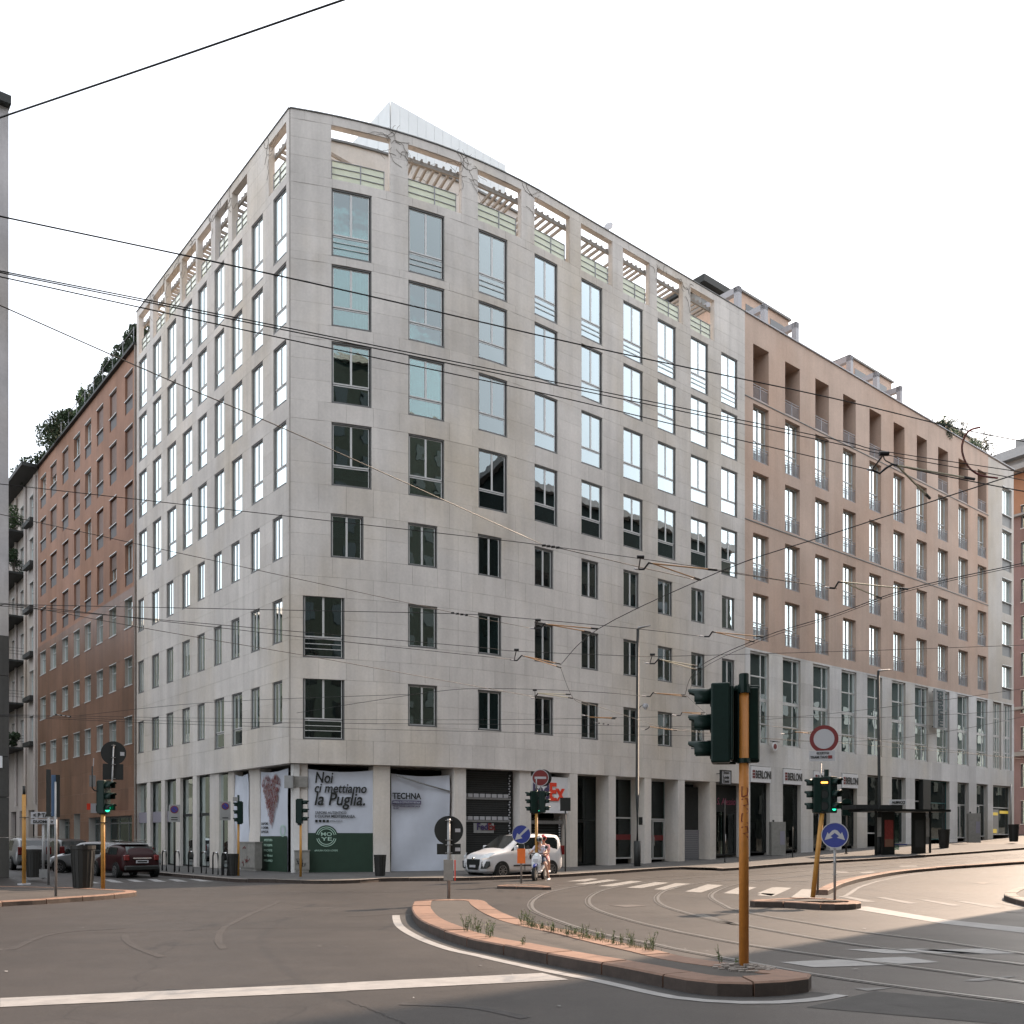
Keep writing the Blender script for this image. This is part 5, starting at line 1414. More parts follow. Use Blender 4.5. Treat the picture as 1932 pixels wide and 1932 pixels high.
# tram rails
RAILS = [
    (cM([(1990, 1052), (1400, 1085), (900, 1120), (400, 1150), (0, 1178)]) + cL([(1500, 1345), (1000, 1372), (560, 1405), (160, 1452)]) + cO([(1400, 192), (1250, 212), (1120, 240), (1055, 272), (1028, 305), (1045, 340), (1110, 371), (1200, 405), (1300, 438), (1500, 488), (1700, 524)]) + cP([(0, 556), (400, 630), (800, 702), (1400, 786), (2000, 862), (2500, 930)])),
    (cM([(1990, 1062), (1400, 1100), (900, 1140), (400, 1178), (0, 1212)]) + cL([(1400, 1372), (1000, 1400), (655, 1440), (420, 1475), (270, 1512), (180, 1560), (152, 1605), (180, 1655), (300, 1712), (600, 1800), (1000, 1893)]) + cP([(0, 457), (400, 532), (960, 612), (1400, 668), (1990, 748), (2500, 815)])),
    (cM([(1990, 1078), (1400, 1122), (900, 1165), (400, 1210), (0, 1252)]) + cL([(1500, 1412), (1240, 1432), (1040, 1462), (880, 1505), (808, 1548), (790, 1585), (815, 1625), (900, 1668), (1130, 1735), (1520, 1830)]) + cP([(100, 356), (300, 407), (620, 468), (1000, 531), (1500, 590), (1990, 648), (2500, 706)])),
    (cM([(1500, 1128), (1000, 1180), (600, 1225), (250, 1265)]) + cL([(1830, 1412), (1600, 1440), (1440, 1472), (1330, 1520), (1292, 1560), (1325, 1598), (1430, 1655)]) + cP([(290, 328), (480, 368), (740, 412), (1000, 455), (1400, 505), (1990, 588), (2500, 645)])),
]
for i in (0, 2):
    tr = thing('tram_track', ('outer tram track curving close past the long planted island', 'inner tram track curving past the small island with the leaning signal')[i // 2], 'tram track', (0, 0, 0), 0, 'curved tram tracks')
    for r_ in RAILS[i:i + 2]:
        P = [gpt(x, y) for x, y in r_]; P = [Vector((p.x, p.y, 0)) for p in P]
        P = resample(smooth_curve(P, 6), step=.5)
        b = MB(); ribbon(b, offset(P, -.055), offset(P, .02), .009); part('rail', b, M['rail'], tr)
        b = MB(); ribbon(b, offset(P, .02), offset(P, .075), .007); part('rail_groove', b, M['groove'], tr)
        b = MB(); ribbon(b, offset(P, .075), offset(P, .10), .009); part('guard_rail', b, M['rail'], tr)

M['kerb_face'] = pm('shaded_kerb_face', (.055, .04, .033), .8, 0, .35, 5, .3, 50)  # outer kerb faces: shade put into the colour, darker than the granite
# kerbed islands and pavements
def kerbstones(parent, outer, h, kw, closed, step, mat, base=-.1):
    """stones along the line 'outer' (world xy), kw inward (to the right of travel)"""
    n = len(outer); L = resample(outer, step=step / 3, closed=closed); k = len(L); inn = offset(L, kw, closed)
    cnt = k // 3 if closed else (k - 1) // 3
    for i in range(cnt):
        idx = [(3 * i + j) % k for j in range(4)] if i < cnt - 1 or not closed else [(3 * i + j) % k for j in range(k - 3 * i)] + [0]
        o_, n_ = [L[j] for j in idx], [inn[j] for j in idx]
        g = .012
        def sh(A):
            A = [v.copy() for v in A]; d0 = (A[1] - A[0]); d1 = (A[-2] - A[-1])
            if d0.length > .03: A[0] += d0.normalized() * g
            if d1.length > .03: A[-1] += d1.normalized() * g
            return A
        o_, n_ = sh(o_), sh(n_); b = MB(); m = len(o_); dz = rnd.uniform(-.006, .006); P = []
        for q, zt in ((o_, base), (o_, h - .02 + dz), (offset(o_, .025), h + dz), (n_, h + dz), (n_, base)):
            P += [(v.x, v.y, G(v.x, v.y) + zt) for v in q]
        fs = []
        for r in range(4):
            for j in range(m - 1): fs.append((r * m + j, r * m + j + 1, (r + 1) * m + j + 1, (r + 1) * m + j))
        fs += [tuple(r * m for r in range(5))[::-1], tuple(r * m + m - 1 for r in range(5))]
        b.add(P, fs)
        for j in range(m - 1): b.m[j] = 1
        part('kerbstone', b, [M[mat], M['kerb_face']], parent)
def island(name, label, cat, outline, h, kw, step, mat='granite', topmat='island_top', group=None):
    P = [gpt(x, y, h) for x, y in outline]; P = [Vector((p.x, p.y, 0)) for p in P]
    ar = sum(a.x * b_.y - b_.x * a.y for a, b_ in zip(P, P[1:] + P[:1]))
    if ar > 0: P = P[::-1]                       # clockwise: inward is to the right
    P = resample(smooth_curve(P, 5, True), step=.25, closed=True)
    c = sum(P, Vector()) / len(P)
    o = thing(name, label, cat, (c.x, c.y, G(c.x, c.y)), 0, group)
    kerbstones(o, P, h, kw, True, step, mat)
    inn = offset(P, kw * .96, True)
    from mathutils.geometry import tessellate_polygon
    b = MB(); tris = tessellate_polygon([inn]); b.add([(v.x, v.y, G(v.x, v.y) + h - .012) for v in inn], [tuple(t) for t in tris])
    part('surface', b, M[topmat], o)
    return o, P
main_out = cO([(385, 281), (368, 300), (362, 325), (378, 362), (410, 390), (470, 420), (560, 455), (700, 495), (840, 521), (1000, 553), (1300, 608), (1500, 641), (1900, 718)]) + cP([(200, 733), (380, 740), (520, 736), (640, 727), (740, 713), (788, 699)]) + \
    cP([(700, 683), (550, 662), (400, 640), (200, 617), (0, 585)]) + cO([(1800, 572), (1600, 530), (1450, 497), (1300, 462), (1150, 430), (1000, 396), (900, 362), (835, 330), (790, 302), (768, 283), (690, 275), (560, 275), (450, 277)])
isl, mainP = island('traffic_island', 'long kerbed traffic island with weeds and a granite kerb in the foreground', 'traffic island', main_out, .16, .42, 1.15)
isl2, _ = island('traffic_island', 'narrow kerbed island under the leaning yellow traffic light', 'traffic island', cP([(400, 286), (620, 290), (850, 303), (1010, 297), (1022, 289), (1000, 283), (800, 270), (620, 268), (480, 276)]), .15, .28, 1.0)
isl3, _ = island('traffic_island', 'thin low island strip carrying the blue arrow sign', 'traffic island', cK([(1062, 1462), (1200, 1465), (1380, 1468), (1560, 1474), (1560, 1466), (1420, 1452), (1300, 1447), (1160, 1450)]), .10, .2, 1.0)
isl4, _ = island('traffic_island', 'rounded kerbed island cut off by the right picture edge', 'traffic island', cP([(1832, 235), (1820, 250), (1850, 262), (1932, 285), (2100, 315), (2250, 300), (2250, 215), (2050, 195), (1960, 200), (1880, 215)]), .15, .3, 1.0, 'granite_grey', 'pave')
isl5, leftP = island('traffic_island', 'kerbed pavement island with the yellow signal poles at lower left', 'traffic island', cI([(-260, 1800), (0, 1768), (230, 1757), (480, 1743), (640, 1731), (850, 1718), (1080, 1700), (1230, 1683), (1272, 1672), (1235, 1664), (1100, 1658), (900, 1648), (700, 1640), (400, 1632), (0, 1625), (-260, 1622)]), .13, .3, 1.1)
# white edge line round the long island
P = mainP; q = offset(P, -.26, True); r_ = offset(P, -.42, True); n = len(P)
keep = [i for i in range(n) if (lambda p: not (p.x > (p.y * .30 - 9.3) and p.y > 13.2 and p.x > -2.0))(P[i])]
sel = [i for i in range(n) if P[i].y < 24.8 and (lambda i: True)(i)]
# the camera side of the outline only
def cam_side(i):
    a, c = P[(i - 1) % n], P[(i + 1) % n]; t = (c - a).normalized(); no = Vector((-t.y, t.x, 0))
    return no.dot(Vector((-P[i].x, -P[i].y, 0))) > 0
runs = []; cur = []
for i in list(range(n)) * 2:
    if cam_side(i): cur.append(i)
    else:
        if len(cur) > 6: runs.append(cur)
        cur = []
rn = max(runs, key=len)[:n]
b = MB(); ribbon(b, [q[i] for i in rn], [r_[i] for i in rn], .006); struct('island_edge_line', b, M['paint'])
b = MB(); ribbon(b, offset([P[i] for i in rn], -.0), [q[i] for i in rn], .003); struct('gutter_strip', b, M['patch'])

# pavement along the buildings
def kerbed_strip(name, label, outer, innerfn, h, kw, step, mat, n=90):
    P = [gpt(x, y, h) if not isinstance(x, Vector) else x for x, y in outer] if not isinstance(outer[0], Vector) else outer
    P = [Vector((p.x, p.y, 0)) for p in P]; P = resample(smooth_curve(P, 5), n=n)
    o = thing(name, label, 'pavement', tuple(P[n // 2])); 
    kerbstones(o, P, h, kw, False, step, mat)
    a = offset(P, kw * .97); bq = innerfn(P); b = MB()
    L = len(a); PT = []
    for k in range(5):
        for i in range(L):
            v = a[i].lerp(bq[i], k / 4); PT.append((v.x, v.y, G(v.x, v.y) + h - .008))
    b.add(PT, [(k * L + i, k * L + i + 1, (k + 1) * L + i + 1, (k + 1) * L + i) for k in range(4) for i in range(L - 1)])
    part('surface', b, M['pave'], o); return o
lw = [WL.P(t, 4.3) for t in (42, 36, 30, 24, 19, 15, 11, 8)]
cor = [gpt(x, y, .13) for x, y in cJ([(350, 1393), (560, 1399), (850, 1404), (1150, 1412), (1500, 1408), (1780, 1392)]) + cK([(0, 1392), (400, 1388), (780, 1386), (1400, 1366)]) + cL([(0, 1350), (400, 1325), (930, 1290), (1290, 1288), (1420, 1300)])]
pl = [gpt(x, y, .15) for x, y in cM([(100, 1132), (500, 1106), (1000, 1076), (1500, 1042), (1932, 1010), (2250, 985)])]
outer = [Vector((p.x, p.y, 0)) for p in lw + cor + pl][::-1]
def inner(P):
    n = len(P); o = []
    for p in P:
        # nearest wall point
        best = None
        for W, T in ((WR, TO2 + 6), (WL, 44)):
            for k in range(80):
                t = T * k / 79; q = W.P(t, -1.0); d = (q - Vector((p.x, p.y, 0))).length
                if best is None or d < best[0]: best = (d, q)
        o.append(best[1])
    return o
pv = kerbed_strip('pavement', 'grey pavement with granite kerb running round the corner buildings', outer[::-1], lambda P: [Vector((q.x, q.y, 0)) for q in inner(P)], .13, -.3, 1.2, 'granite_grey', 260)

rr_j = random.Random(5)
# tyre marks, one painted shadow streak, litter specks and leaves on the road
b = MB()
for pts in (cO([(0, 375), (160, 368), (330, 352)]), cN([(1245, 440), (1222, 470), (1215, 510), (1245, 555)]), cN([(700, 470), (700, 500), (760, 545), (900, 600)]), cN([(1240, 440), (1400, 360), (1560, 290)]), cN([(60, 560), (300, 470), (700, 440)]), cO([(1000, 940), (700, 880), (300, 860)])):  # first curve is a painted cast shadow, the others tyre marks
    P = resample(smooth_curve([Vector((p.x, p.y, 0)) for p in (gpt(x, y) for x, y in pts)], 6), n=24)
    ribbon(b, offset(P, -.07), offset(P, .06), .0045)
M['dark_streak'] = pm('rubber_shadow_streak', (.030, .027, .026), .7, 0, .5, 6)
struct('tyre_and_shadow_marks', b, M['dark_streak'])
b = MB()
for pts in (cN([(430, 466), (800, 462), (1240, 441), (1932, 437)]), cO([(0, 437), (250, 430), (330, 424)]), cO([(0, 840), (120, 885), (330, 972)])):
    P = resample([Vector((p.x, p.y, 0)) for p in (gpt(x, y) for x, y in pts)], n=30); P = [p + Vector((0, rr_j.uniform(-.03, .03), 0)) for p in P]
    ribbon(b, offset(P, -.012), offset(P, .012), .004)
struct('asphalt_seam', b, M['dark_streak'])
b = MB(); rr = random.Random(31)
for k in range(170):
    X, Y = rr.uniform(-14, 16), rr.uniform(7.5, 38); s_ = rr.uniform(.012, .04); a = rr.uniform(0, 6.28); z = G(X, Y) + .012
    b.add([(X + math.cos(a + q) * s_ * f, Y + math.sin(a + q) * s_ * f, z + (.006 if q else 0)) for q, f in ((0, 1.4), (1.6, .6), (3.1, 1.1), (4.7, .7))], [(0, 1, 2, 3)])
struct('litter_specks', b, M['paint'], 'stuff')

# raised kerb line separating the tram lanes from the carriageway
TK = cM([(470, 1330), (520, 1308), (600, 1270), (760, 1228), (1000, 1186), (1250, 1160), (1500, 1141), (1932, 1112), (2250, 1095)])
P = [gpt(x, y, .15) for x, y in TK]; P = resample(smooth_curve([Vector((p.x, p.y, 0)) for p in P], 6), n=180)
tk = thing('lane_kerb', 'long curving granite kerb between the tram lanes and the right carriageway', 'kerb', (P[60].x, P[60].y, G(P[60].x, P[60].y)))
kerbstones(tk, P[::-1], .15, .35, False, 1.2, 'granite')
o2 = tk.children[0]
b = MB(); q0, q1 = offset(P, -.0), offset(P, .16); ribbon(b, offset(P, .45), offset(P, .58), .006); struct('lane_edge_line', b, M['paint_worn'])
b = MB()
for k in range(7):
    pts = cM([(60 + k * 40, 1180 + k * 3), (500, 1150 + k * 4), (1100, 1108 + k * 4), (1932, 1058 + k * 3)])
    Q = resample(smooth_curve([Vector((p.x, p.y, 0)) for p in (gpt(x, y) for x, y in pts)], 6), n=160)
    for i in range(0, 156, 4):
        if rr.random() < .35: ribbon(b, offset(Q[i:i + 4], -.05), offset(Q[i:i + 4], .05), .006)
struct('worn_lane_markings', b, M['paint_worn'])
# ================================================================ street furniture
def head(parent, loc, ang, n=3, w=.30, h=.92, d=.16, lit=None, mat='green_black', visor=.24, r=.1, shape=None):
    """signal head; the lenses face the local -y direction turned by ang"""
    b = MB(); b.box(-w / 2, w / 2, 0, d, 0, h); b.box(-w / 2 + .02, w / 2 - .02, d, d + .04, .03, h - .03)
    o = sub('signal_head', b, M[mat], parent); o.location = loc; o.rotation_euler = (0, 0, ang)
    bm_ = o.modifiers.new('bevel', 'BEVEL'); bm_.width = .02; bm_.segments = 2
    for i in range(n):
        z = h * (i + .5) / n
        v = MB(); k = 14; P = []
        for j in range(k + 1):
            a = R(-28 + 236 * j / k)
            for q, (y, rr) in enumerate(((0, r * 1.12), (-visor * (1 if 30 < math.degrees(a) < 150 else .72), r * 1.05))):
                P.append((math.cos(a) * rr, y, z + math.sin(a) * rr))
        v.add(P, [(2 * j, 2 * j + 1, 2 * j + 3, 2 * j + 2) for j in range(k)]); vo = sub('visor', v, M[mat], o, True)
        sm = vo.modifiers.new('solid', 'SOLIDIFY'); sm.thickness = .006
        l_ = MB(); l_.disc((0, -.005, z), (0, 1, 0), r, .02, 18)
        mm = M['black']
        if lit and lit[0] == i and lit[1] == 'disc': mm = M[lit[2]]
        sub('lens', l_, mm, o)
        if lit and lit[0] == i and lit[1] == 'bar': l_ = MB(); l_.box(-r * .85, r * .85, -.03, -.016, z - .022, z + .022); sub('lit_bar', l_, M[lit[2]], o)
        if lit and lit[0] == i and lit[1] == 'man':
            l_ = MB(); l_.disc((0, -.022, z + .058), (0, 1, 0), .018, .01, 10)
            l_.box(-.018, .018, -.027, -.017, z - .005, z + .036)
            for sx in (-1, 1): l_.hexa([(sx * .0 - .012, -.026, z), (sx * .0 + .012, -.026, z), (sx * .0 + .012, -.018, z), (sx * 0 - .012, -.018, z)][::-1] + [(sx * .045 - .012, -.026, z - .07), (sx * .045 + .012, -.026, z - .07), (sx * .045 + .012, -.018, z - .07), (sx * .045 - .012, -.018, z - .07)][::-1])
            sub('lit_figure', l_, M[lit[2]], o)
    return o
def pole(parent, r, z1, mat, z0=0, dx=0, dy=0, name='pole', n=12):
    b = MB(); b.tube([(dx * 0, 0, z0), (dx, dy, z1)], r, n); return sub(name, b, M[mat], parent, True)
def clamp(parent, z, r, x=0, y=0, mat='galv'):
    b = MB(); b.box(x - r * 2.0, x + r * 2.0, y - r * 1.2, y + r * 1.2, z - .009, z + .009); return sub('clamp', b, M[mat], parent)
def dsc(parent, name, z, r, th, mat, y=0, x=0, n=32):
    b = MB(); b.disc((x, y, z), (0, 1, 0), r, th, n); return sub(name, b, M[mat], parent)
def face_cam(p, extra=0): return math.atan2(-p.x, p.y) + extra       # local -y towards the camera
def H_at(p, y): return EYE + (HY - y) / F * p.y - p.z               # height above the base of image row y at p's distance

# near yellow pole with two signal heads
p = gpt(1403.5, 1825, .16)
t1 = thing('traffic_light', 'nearest traffic light on a thick ochre pole at the tip of the long island', 'traffic light', p, 0)
hy = lambda y: H_at(p, y)
pole(t1, .057, hy(1306), 'ochre')
b = MB()                                                            # red tag of graffiti
for k, (x, z, s) in enumerate(((.0, .0, 0), (.0, .17, 1), (0, .33, 0), (0, .48, 2))):
    zz = hy(1580) + z; 
    pts = [[(-.045, .12), (.03, .13), (.045, .06), (-.02, .05), (.04, .0)], [(.04, .12), (-.04, .11), (-.045, .02), (.04, .0)], [(-.04, 0), (-.04, .12), (.04, .1), (.03, .02), (-.03, .0)]][s]
    b.tube([(px * .9, -math.sqrt(max(.0006, .062 ** 2 - px ** 2)), zz + pz) for px, pz in pts], .008, 4)
sub('graffiti', b, M['red'], t1)
b = MB(); b.tube([(0, 0, hy(1308)), (0, 0, hy(1292))], .075, 12); b.tube([(0, 0, hy(1292)), (0, 0, hy(1272))], .058, 12); b.tube([(0, 0, hy(1272)), (0, 0, hy(1271))], .05, 12); sub('cap', b, M['green_black'], t1, False)
b = MB(); b.tube([(0, 0, hy(1440)), (0, 0, hy(1431))], .082, 12); sub('collar', b, M['green_black'], t1)
head(t1, (-.37, .07, hy(1440)), R(-90) - .25, 3, .34, .94, .22, r=.105, visor=.27)
head(t1, (.05, .16, hy(1438)), R(180), 3, .30, .92, .13)
b = MB(); b.box(-.30, -.08, .06, .12, hy(1441), hy(1436)); b.box(-.30, .02, .0, .06, hy(1303), hy(1299)); sub('bracket', b, M['green_black'], t1)
b = MB(); rr = random.Random(4)
for k in range(90):
    a = rr.uniform(0, 6.28); q = rr.random() ** .6 * .34; b.box(q * math.cos(a) - .03, q * math.cos(a) + .03, q * math.sin(a) - .03, q * math.sin(a) + .03, -.02, .005 + .05 * (1 - q / .34) * rr.uniform(.6, 1.2))
o = sub('rubble_base', b, M['granite_grey'], t1); o['kind'] = 'stuff'
# dark sign backs on the long island
p = gpt(846.8, 1695.5, .16); t = thing('sign_post', 'round and rectangular dark sign backs at the far tip of the long island', 'road sign', p, face_cam(p, .0)); hy = lambda y: H_at(p, y)
pole(t, .045, hy(1545), 'galv'); dsc(t, 'round_sign', hy(1566.5), .365, .015, 'ink', .06, 0, 40)
b = MB(); b.box(-.3, .3, .055, .07, hy(1612), hy(1592)); sub('plate', b, M['ink'], t)
for y in (1548, 1585, 1594, 1609): clamp(t, hy(y), .045)
for y in (1567, 1603): b = MB(); b.box(.16, .29, .045, .05, hy(y) - .04, hy(y) + .05); sub('sticker', b, M['sign_grey'], t)
b = MB(); b.box(-.13, .11, -.1, .1, hy(1661), hy(1622)); sub('sleeve_box', b, M['cab'], t)
b = MB(); b.box(.14, .17, -.08, .12, hy(1661), hy(1623)); sub('reflective_strip', b, M['fx_red'], t)
b = MB(); b.box(.135, .14, -.09, .12, hy(1655), hy(1630)); sub('white_strip', b, M['white'], t)
# blue arrow
p = gpt(983.5, 1667.2, .1); t = thing('direction_sign', 'blue round keep left arrow sign above an orange box on a grey post', 'road sign', p, face_cam(p)); hy = lambda y: H_at(p, y)
pole(t, .035, hy(1575), 'galv'); R_ = .325; z = hy(1574)
dsc(t, 'sign_disc', z, R_, .012, 'blue', -.05, 0, 40); sub('rim', ringmb(0, z, R_ * .95, R_, -.058), M['sign_grey'], t)
q = MB(); A = [(.19, .27), (.25, .20), (-.02, -.07), (.04, -.15), (-.22, -.22), (-.14, .04), (-.07, -.02)]
q.add([(x, -.062, z + y * .92) for x, y in A], [tuple(range(7))]); sub('arrow', q, M['sign_grey'], t)
b = MB(); b.box(-.14, .14, -.1, .1, hy(1629), hy(1601)); o = sub('orange_box', b, M['orange_box'], t); b = MB(); b.box(-.1, .1, -.08, .08, hy(1601), hy(1592)); sub('neck', b, M['ink'], t)
# signal cluster with the no entry disc
p = gpt(1012, 1660.5, 0.0); t = thing('traffic_light', 'traffic light cluster with a lit green walking figure under a red no entry disc', 'traffic light', p, face_cam(p)); hy = lambda y: H_at(p, y)
pole(t, .058, hy(1535), 'yellow_dirty'); pole(t, .05, hy(1490), 'green_black', hy(1535))
head(t, (-.24, .0, hy(1534)), R(-80), 3, .28, .88, .2, r=.095, visor=.2)
head(t, (.14, -.02, hy(1534)), R(0), 3, .28, .88, .15, lit=(0, 'man', 'emit_green'), r=.1, visor=.02)
head(t, (.36, .02, hy(1533)), R(84), 3, .28, .86, .2, r=.095, visor=.2)
b = MB(); b.box(-.18, .12, .05, .2, hy(1536), hy(1495)); sub('back_plate', b, M['black'], t)
z = hy(1467.5); pole(t, .03, z, 'galv', hy(1492), 0, 0, 'upper_pole'); b = MB(); b.tube([(.17, .02, hy(1492)), (.17, .02, z)], .03, 8); sub('upper_pole', b, M['galv'], t)
dsc(t, 'sign_back', z - .0, .34, .02, 'ink', .1, .27); dsc(t, 'no_entry_disc', z, .335, .02, 'red', .0, .16, 40)
sub('rim', ringmb(.16, z, .31, .335, -.012), M['sign_grey'], t); b = MB(); b.box(-.07, .39, -.02, -.012, z - .045, z + .045); sub('white_bar', b, M['sign_grey'], t)
# black box on a thin pole
p = gpt(1066.6, 1644, .13); t = thing('traffic_light', 'small black signal back on a thin dark pole in front of the parcel shop', 'traffic light', p, face_cam(p)); hy = lambda y: H_at(p, y)
pole(t, .035, hy(1525), 'dark_metal'); b = MB(); b.box(-.24, .24, -.04, .12, hy(1530), hy(1505)); sub('signal_back', b, M['black'], t)
# street lamps
def lamp(label, bx, by, topx, topy, hx, hyy, thick, extras=False, h=.13):
    p = gpt(bx, by, h); t = thing('street_lamp', label, 'street lamp', p, 0, 'tall dark street lamps'); hy = lambda y: H_at(p, y); ht = hy(topy); dx = (topx - bx) / F * p.y
    b = MB(); b.tube([(0, 0, 0), (0, 0, ht * .3), (dx, 0, ht)], thick, 10, r2=thick * .62); sub('pole', b, M['dark_metal'], t, True)
    b = MB(); b.tube([(0, 0, 0), (0, 0, 1.3)], thick * 1.5, 10); sub('base', b, M['dark_metal'], t, True)
    ax = (hx - topx) / F * p.y; dz = hy(hyy) - ht; b = MB()
    P = []
    for i in range(7):
        u = i / 6; ww = .13 * math.sin(math.pi * min(1, .15 + u * .85)) + .03; th = .10 * (1 - .6 * u)
        c = Vector((dx + ax * u, -.1 * u, ht + dz * u)); P += [c + Vector((0, -ww, 0)), c + Vector((0, 0, th)), c + Vector((0, ww, 0)), c + Vector((0, 0, -th * .5))]
    b.add(P, [(4 * i + j, 4 * i + (j + 1) % 4, 4 * i + 4 + (j + 1) % 4, 4 * i + 4 + j) for i in range(6) for j in range(4)] + [(3, 2, 1, 0), (24, 25, 26, 27)])
    sub('lamp_head', b, M['galv'], t)
    return t, p, hy
t, p, hy = lamp('tall street lamp with a round camera halfway up, before the grey building', 1202.4, 1634, 1203.5, 1186, 1227, 1181, .12, True)
b = MB(); z = hy(1334); b.tube([(.05, 0, z - .25), (.12, 0, z), (.3, -.05, z + .12)], .02, 6); sub('camera_arm', b, M['dark_metal'], t)
b = MB()
for i in range(5): b.tube([(.42, -.06, z + .16 - i * .06), (.42, -.06, z + .1 - i * .06)], (.13, .17, .16, .1, .05)[i], 12)
sub('dome_camera', b, M['sign_grey'], t); 
b = MB(); z = hy(1549); b.box(.08, .26, -.1, .1, z - .2, z + .2); sub('junction_box', b, M['black'], t)
lamp('second street lamp rising behind the tram shelter', 1659, 1612, 1657, 1266, 1681, 1264, .12)
# leaning signal on the small island
p = gpt(1533.5, 1693, .15); t = thing('traffic_light', 'leaning yellow traffic light with a lit orange bar on the small island', 'traffic light', p, face_cam(p)); hy = lambda y: H_at(p, y)
pole(t, .062, hy(1535), 'yellow', 0, .27 * p.y / 29, 0); lx = .30
b = MB(); b.tube([(.12, .08, .1), (.20, .08, hy(1440))], .028, 8); sub('sign_pole', b, M['galv'], t, True)
hz = hy(1534)
head(t, (lx - .30, .0, hz), R(-82), 3, .28, .92, .2, r=.1, visor=.2); head(t, (lx - .02, -.08, hz + .03), R(0), 3, .30, .9, .18, lit=(2, 'bar', 'emit_orange'), r=.1, visor=.03)
head(t, (lx + .22, .0, hz), R(55), 3, .30, .94, .2, lit=(0, 'disc', 'emit_green'), r=.1, visor=.22)
b = MB(); b.tube([(lx + .02, .05, hz), (lx + .04, .05, hz + 1.12)], .06, 10); b.box(lx - .3, lx + .3, .03, .16, hz + .1, hz + .8); sub('mast_head', b, M['green_black'], t)
z = hy(1394.8); sx = .22 + (1545 - 1541) / F * p.y
dsc(t, 'sign_rim', z, .355, .012, 'red', .0, sx, 44); dsc(t, 'sign_face', z, .255, .012, 'sign_grey', -.008, sx, 40)
b = MB(); b.box(sx - .36, sx + .27, -.02, .0, hy(1436.5), hy(1417)); pl_ = sub('plate', b, M['sign_grey'], t)
b = MB(); b.box(sx + .1, sx + .2, -.026, -.02, hy(1432), hy(1426)); sub('plate_symbol', b, M['red'], t)
put(lettering('ECCETTO', .3, .06, M['ink'], bold=.02), t, (sx - .18, -.025, hy(1423.5))); put(lettering('TRAM TAXI', .42, .06, M['ink'], bold=.02), t, (sx - .34, -.025, hy(1431)))
p = gpt(1575, 1697, .15); t = thing('direction_sign', 'blue round sign with two splayed white arrows beside the leaning signal', 'road sign', p, face_cam(p)); hy = lambda y: H_at(p, y)
pole(t, .033, hy(1575), 'galv'); z = hy(1576); dsc(t, 'sign_disc', z, .325, .012, 'blue', -.05, 0, 40); sub('rim', ringmb(0, z, .305, .325, -.058), M['sign_grey'], t)
for y in (1650, 1628): clamp(t, hy(y), .033)
for sx in (-1, 1):
    q = MB(); A = [(0, .14), (0, .06), (.10, -.02), (.05, -.06), (.24, -.12), (.17, .08), (.14, .03), (.06, .12)]
    q.add([(x * sx, -.062, z + y) for x, y in A], [tuple(range(8))[::sx]]); sub('arrow', q, M['sign_grey'], t)
# small signals at the corner
p = gpt(449.8, 1652, .13); t = thing('traffic_light', 'yellow pole signal in front of the white cloth on the side street corner', 'traffic light', p, face_cam(p)); hy = lambda y: H_at(p, y)
pole(t, .05, hy(1555), 'yellow_dirty'); pole(t, .045, hy(1500), 'green_black', hy(1556)); head(t, (-.04, .0, hy(1555)), R(-85), 3, .26, .95, .18, r=.09, visor=.17); b = MB(); b.box(-.22, -.02, -.1, .1, hy(1512), hy(1504)); sub('top_box', b, M['pale_grey'], t)
p = gpt(567.2, 1654, .13); t = thing('traffic_light', 'yellow pole signal with three hoods in front of the Puglia banner', 'traffic light', p, face_cam(p)); hy = lambda y: H_at(p, y)
pole(t, .05, hy(1555), 'yellow'); pole(t, .04, hy(1512), 'green_black', hy(1556)); head(t, (.08, .0, hy(1554)), R(78), 3, .28, 1.0, .22, r=.09, visor=.24)
b = MB(); b.box(-.12, .02, -.06, .06, hy(1557), hy(1552)); sub('bracket', b, M['dark_metal'], t)
# no parking boards
def npark(label, bx, by, cx_, cy_, w, h, extra=0):
    p = gpt(bx, by, .13); t = thing('parking_sign', label, 'road sign', p, face_cam(p), 'no parking boards on the side street'); hy = lambda y: H_at(p, y); z0 = hy(cy_) - h / 2
    ox = (cx_ - bx) / F * p.y
    pole(t, .03, z0 + h, 'dark_metal'); b = MB(); b.box(ox - w / 2, ox + w / 2, -.06, -.04, z0, z0 + h); sub('board', b, M['pale_grey'], t)
    zc = z0 + h - w * .46; dsc(t, 'ring', zc, w * .36, .01, 'red', -.066, ox); dsc(t, 'disc', zc, w * .28, .01, 'blue', -.072, ox)
    b = MB(); k = w * .26; b.hexa([(ox - k * .7 - .02, -.085, zc + k * .7), (ox - k * .7 + .02, -.085, zc + k * .7), (ox - k * .7 + .02, -.078, zc + k * .7), (ox - k * .7 - .02, -.078, zc + k * .7)] + [(ox + k * .7 - .02, -.085, zc - k * .7), (ox + k * .7 + .02, -.085, zc - k * .7), (ox + k * .7 + .02, -.078, zc - k * .7), (ox + k * .7 - .02, -.078, zc - k * .7)]); sub('slash', b, M['red'], t)
    for i in range(2 if not extra else 1): b = MB(); b.box(ox - w * .28, ox + w * .28, -.066, -.06, z0 + .08 + i * .1, z0 + .12 + i * .1); sub('text_line', b, M['ink'], t)
    return t
npark('grey no parking board on a post before the lilac fascia', 329, 1646, 329, 1534.5, .48, .78)
npark('smaller no parking board beside the signal with the white cloth', 422, 1651, 425, 1530, .42, .78, 1)
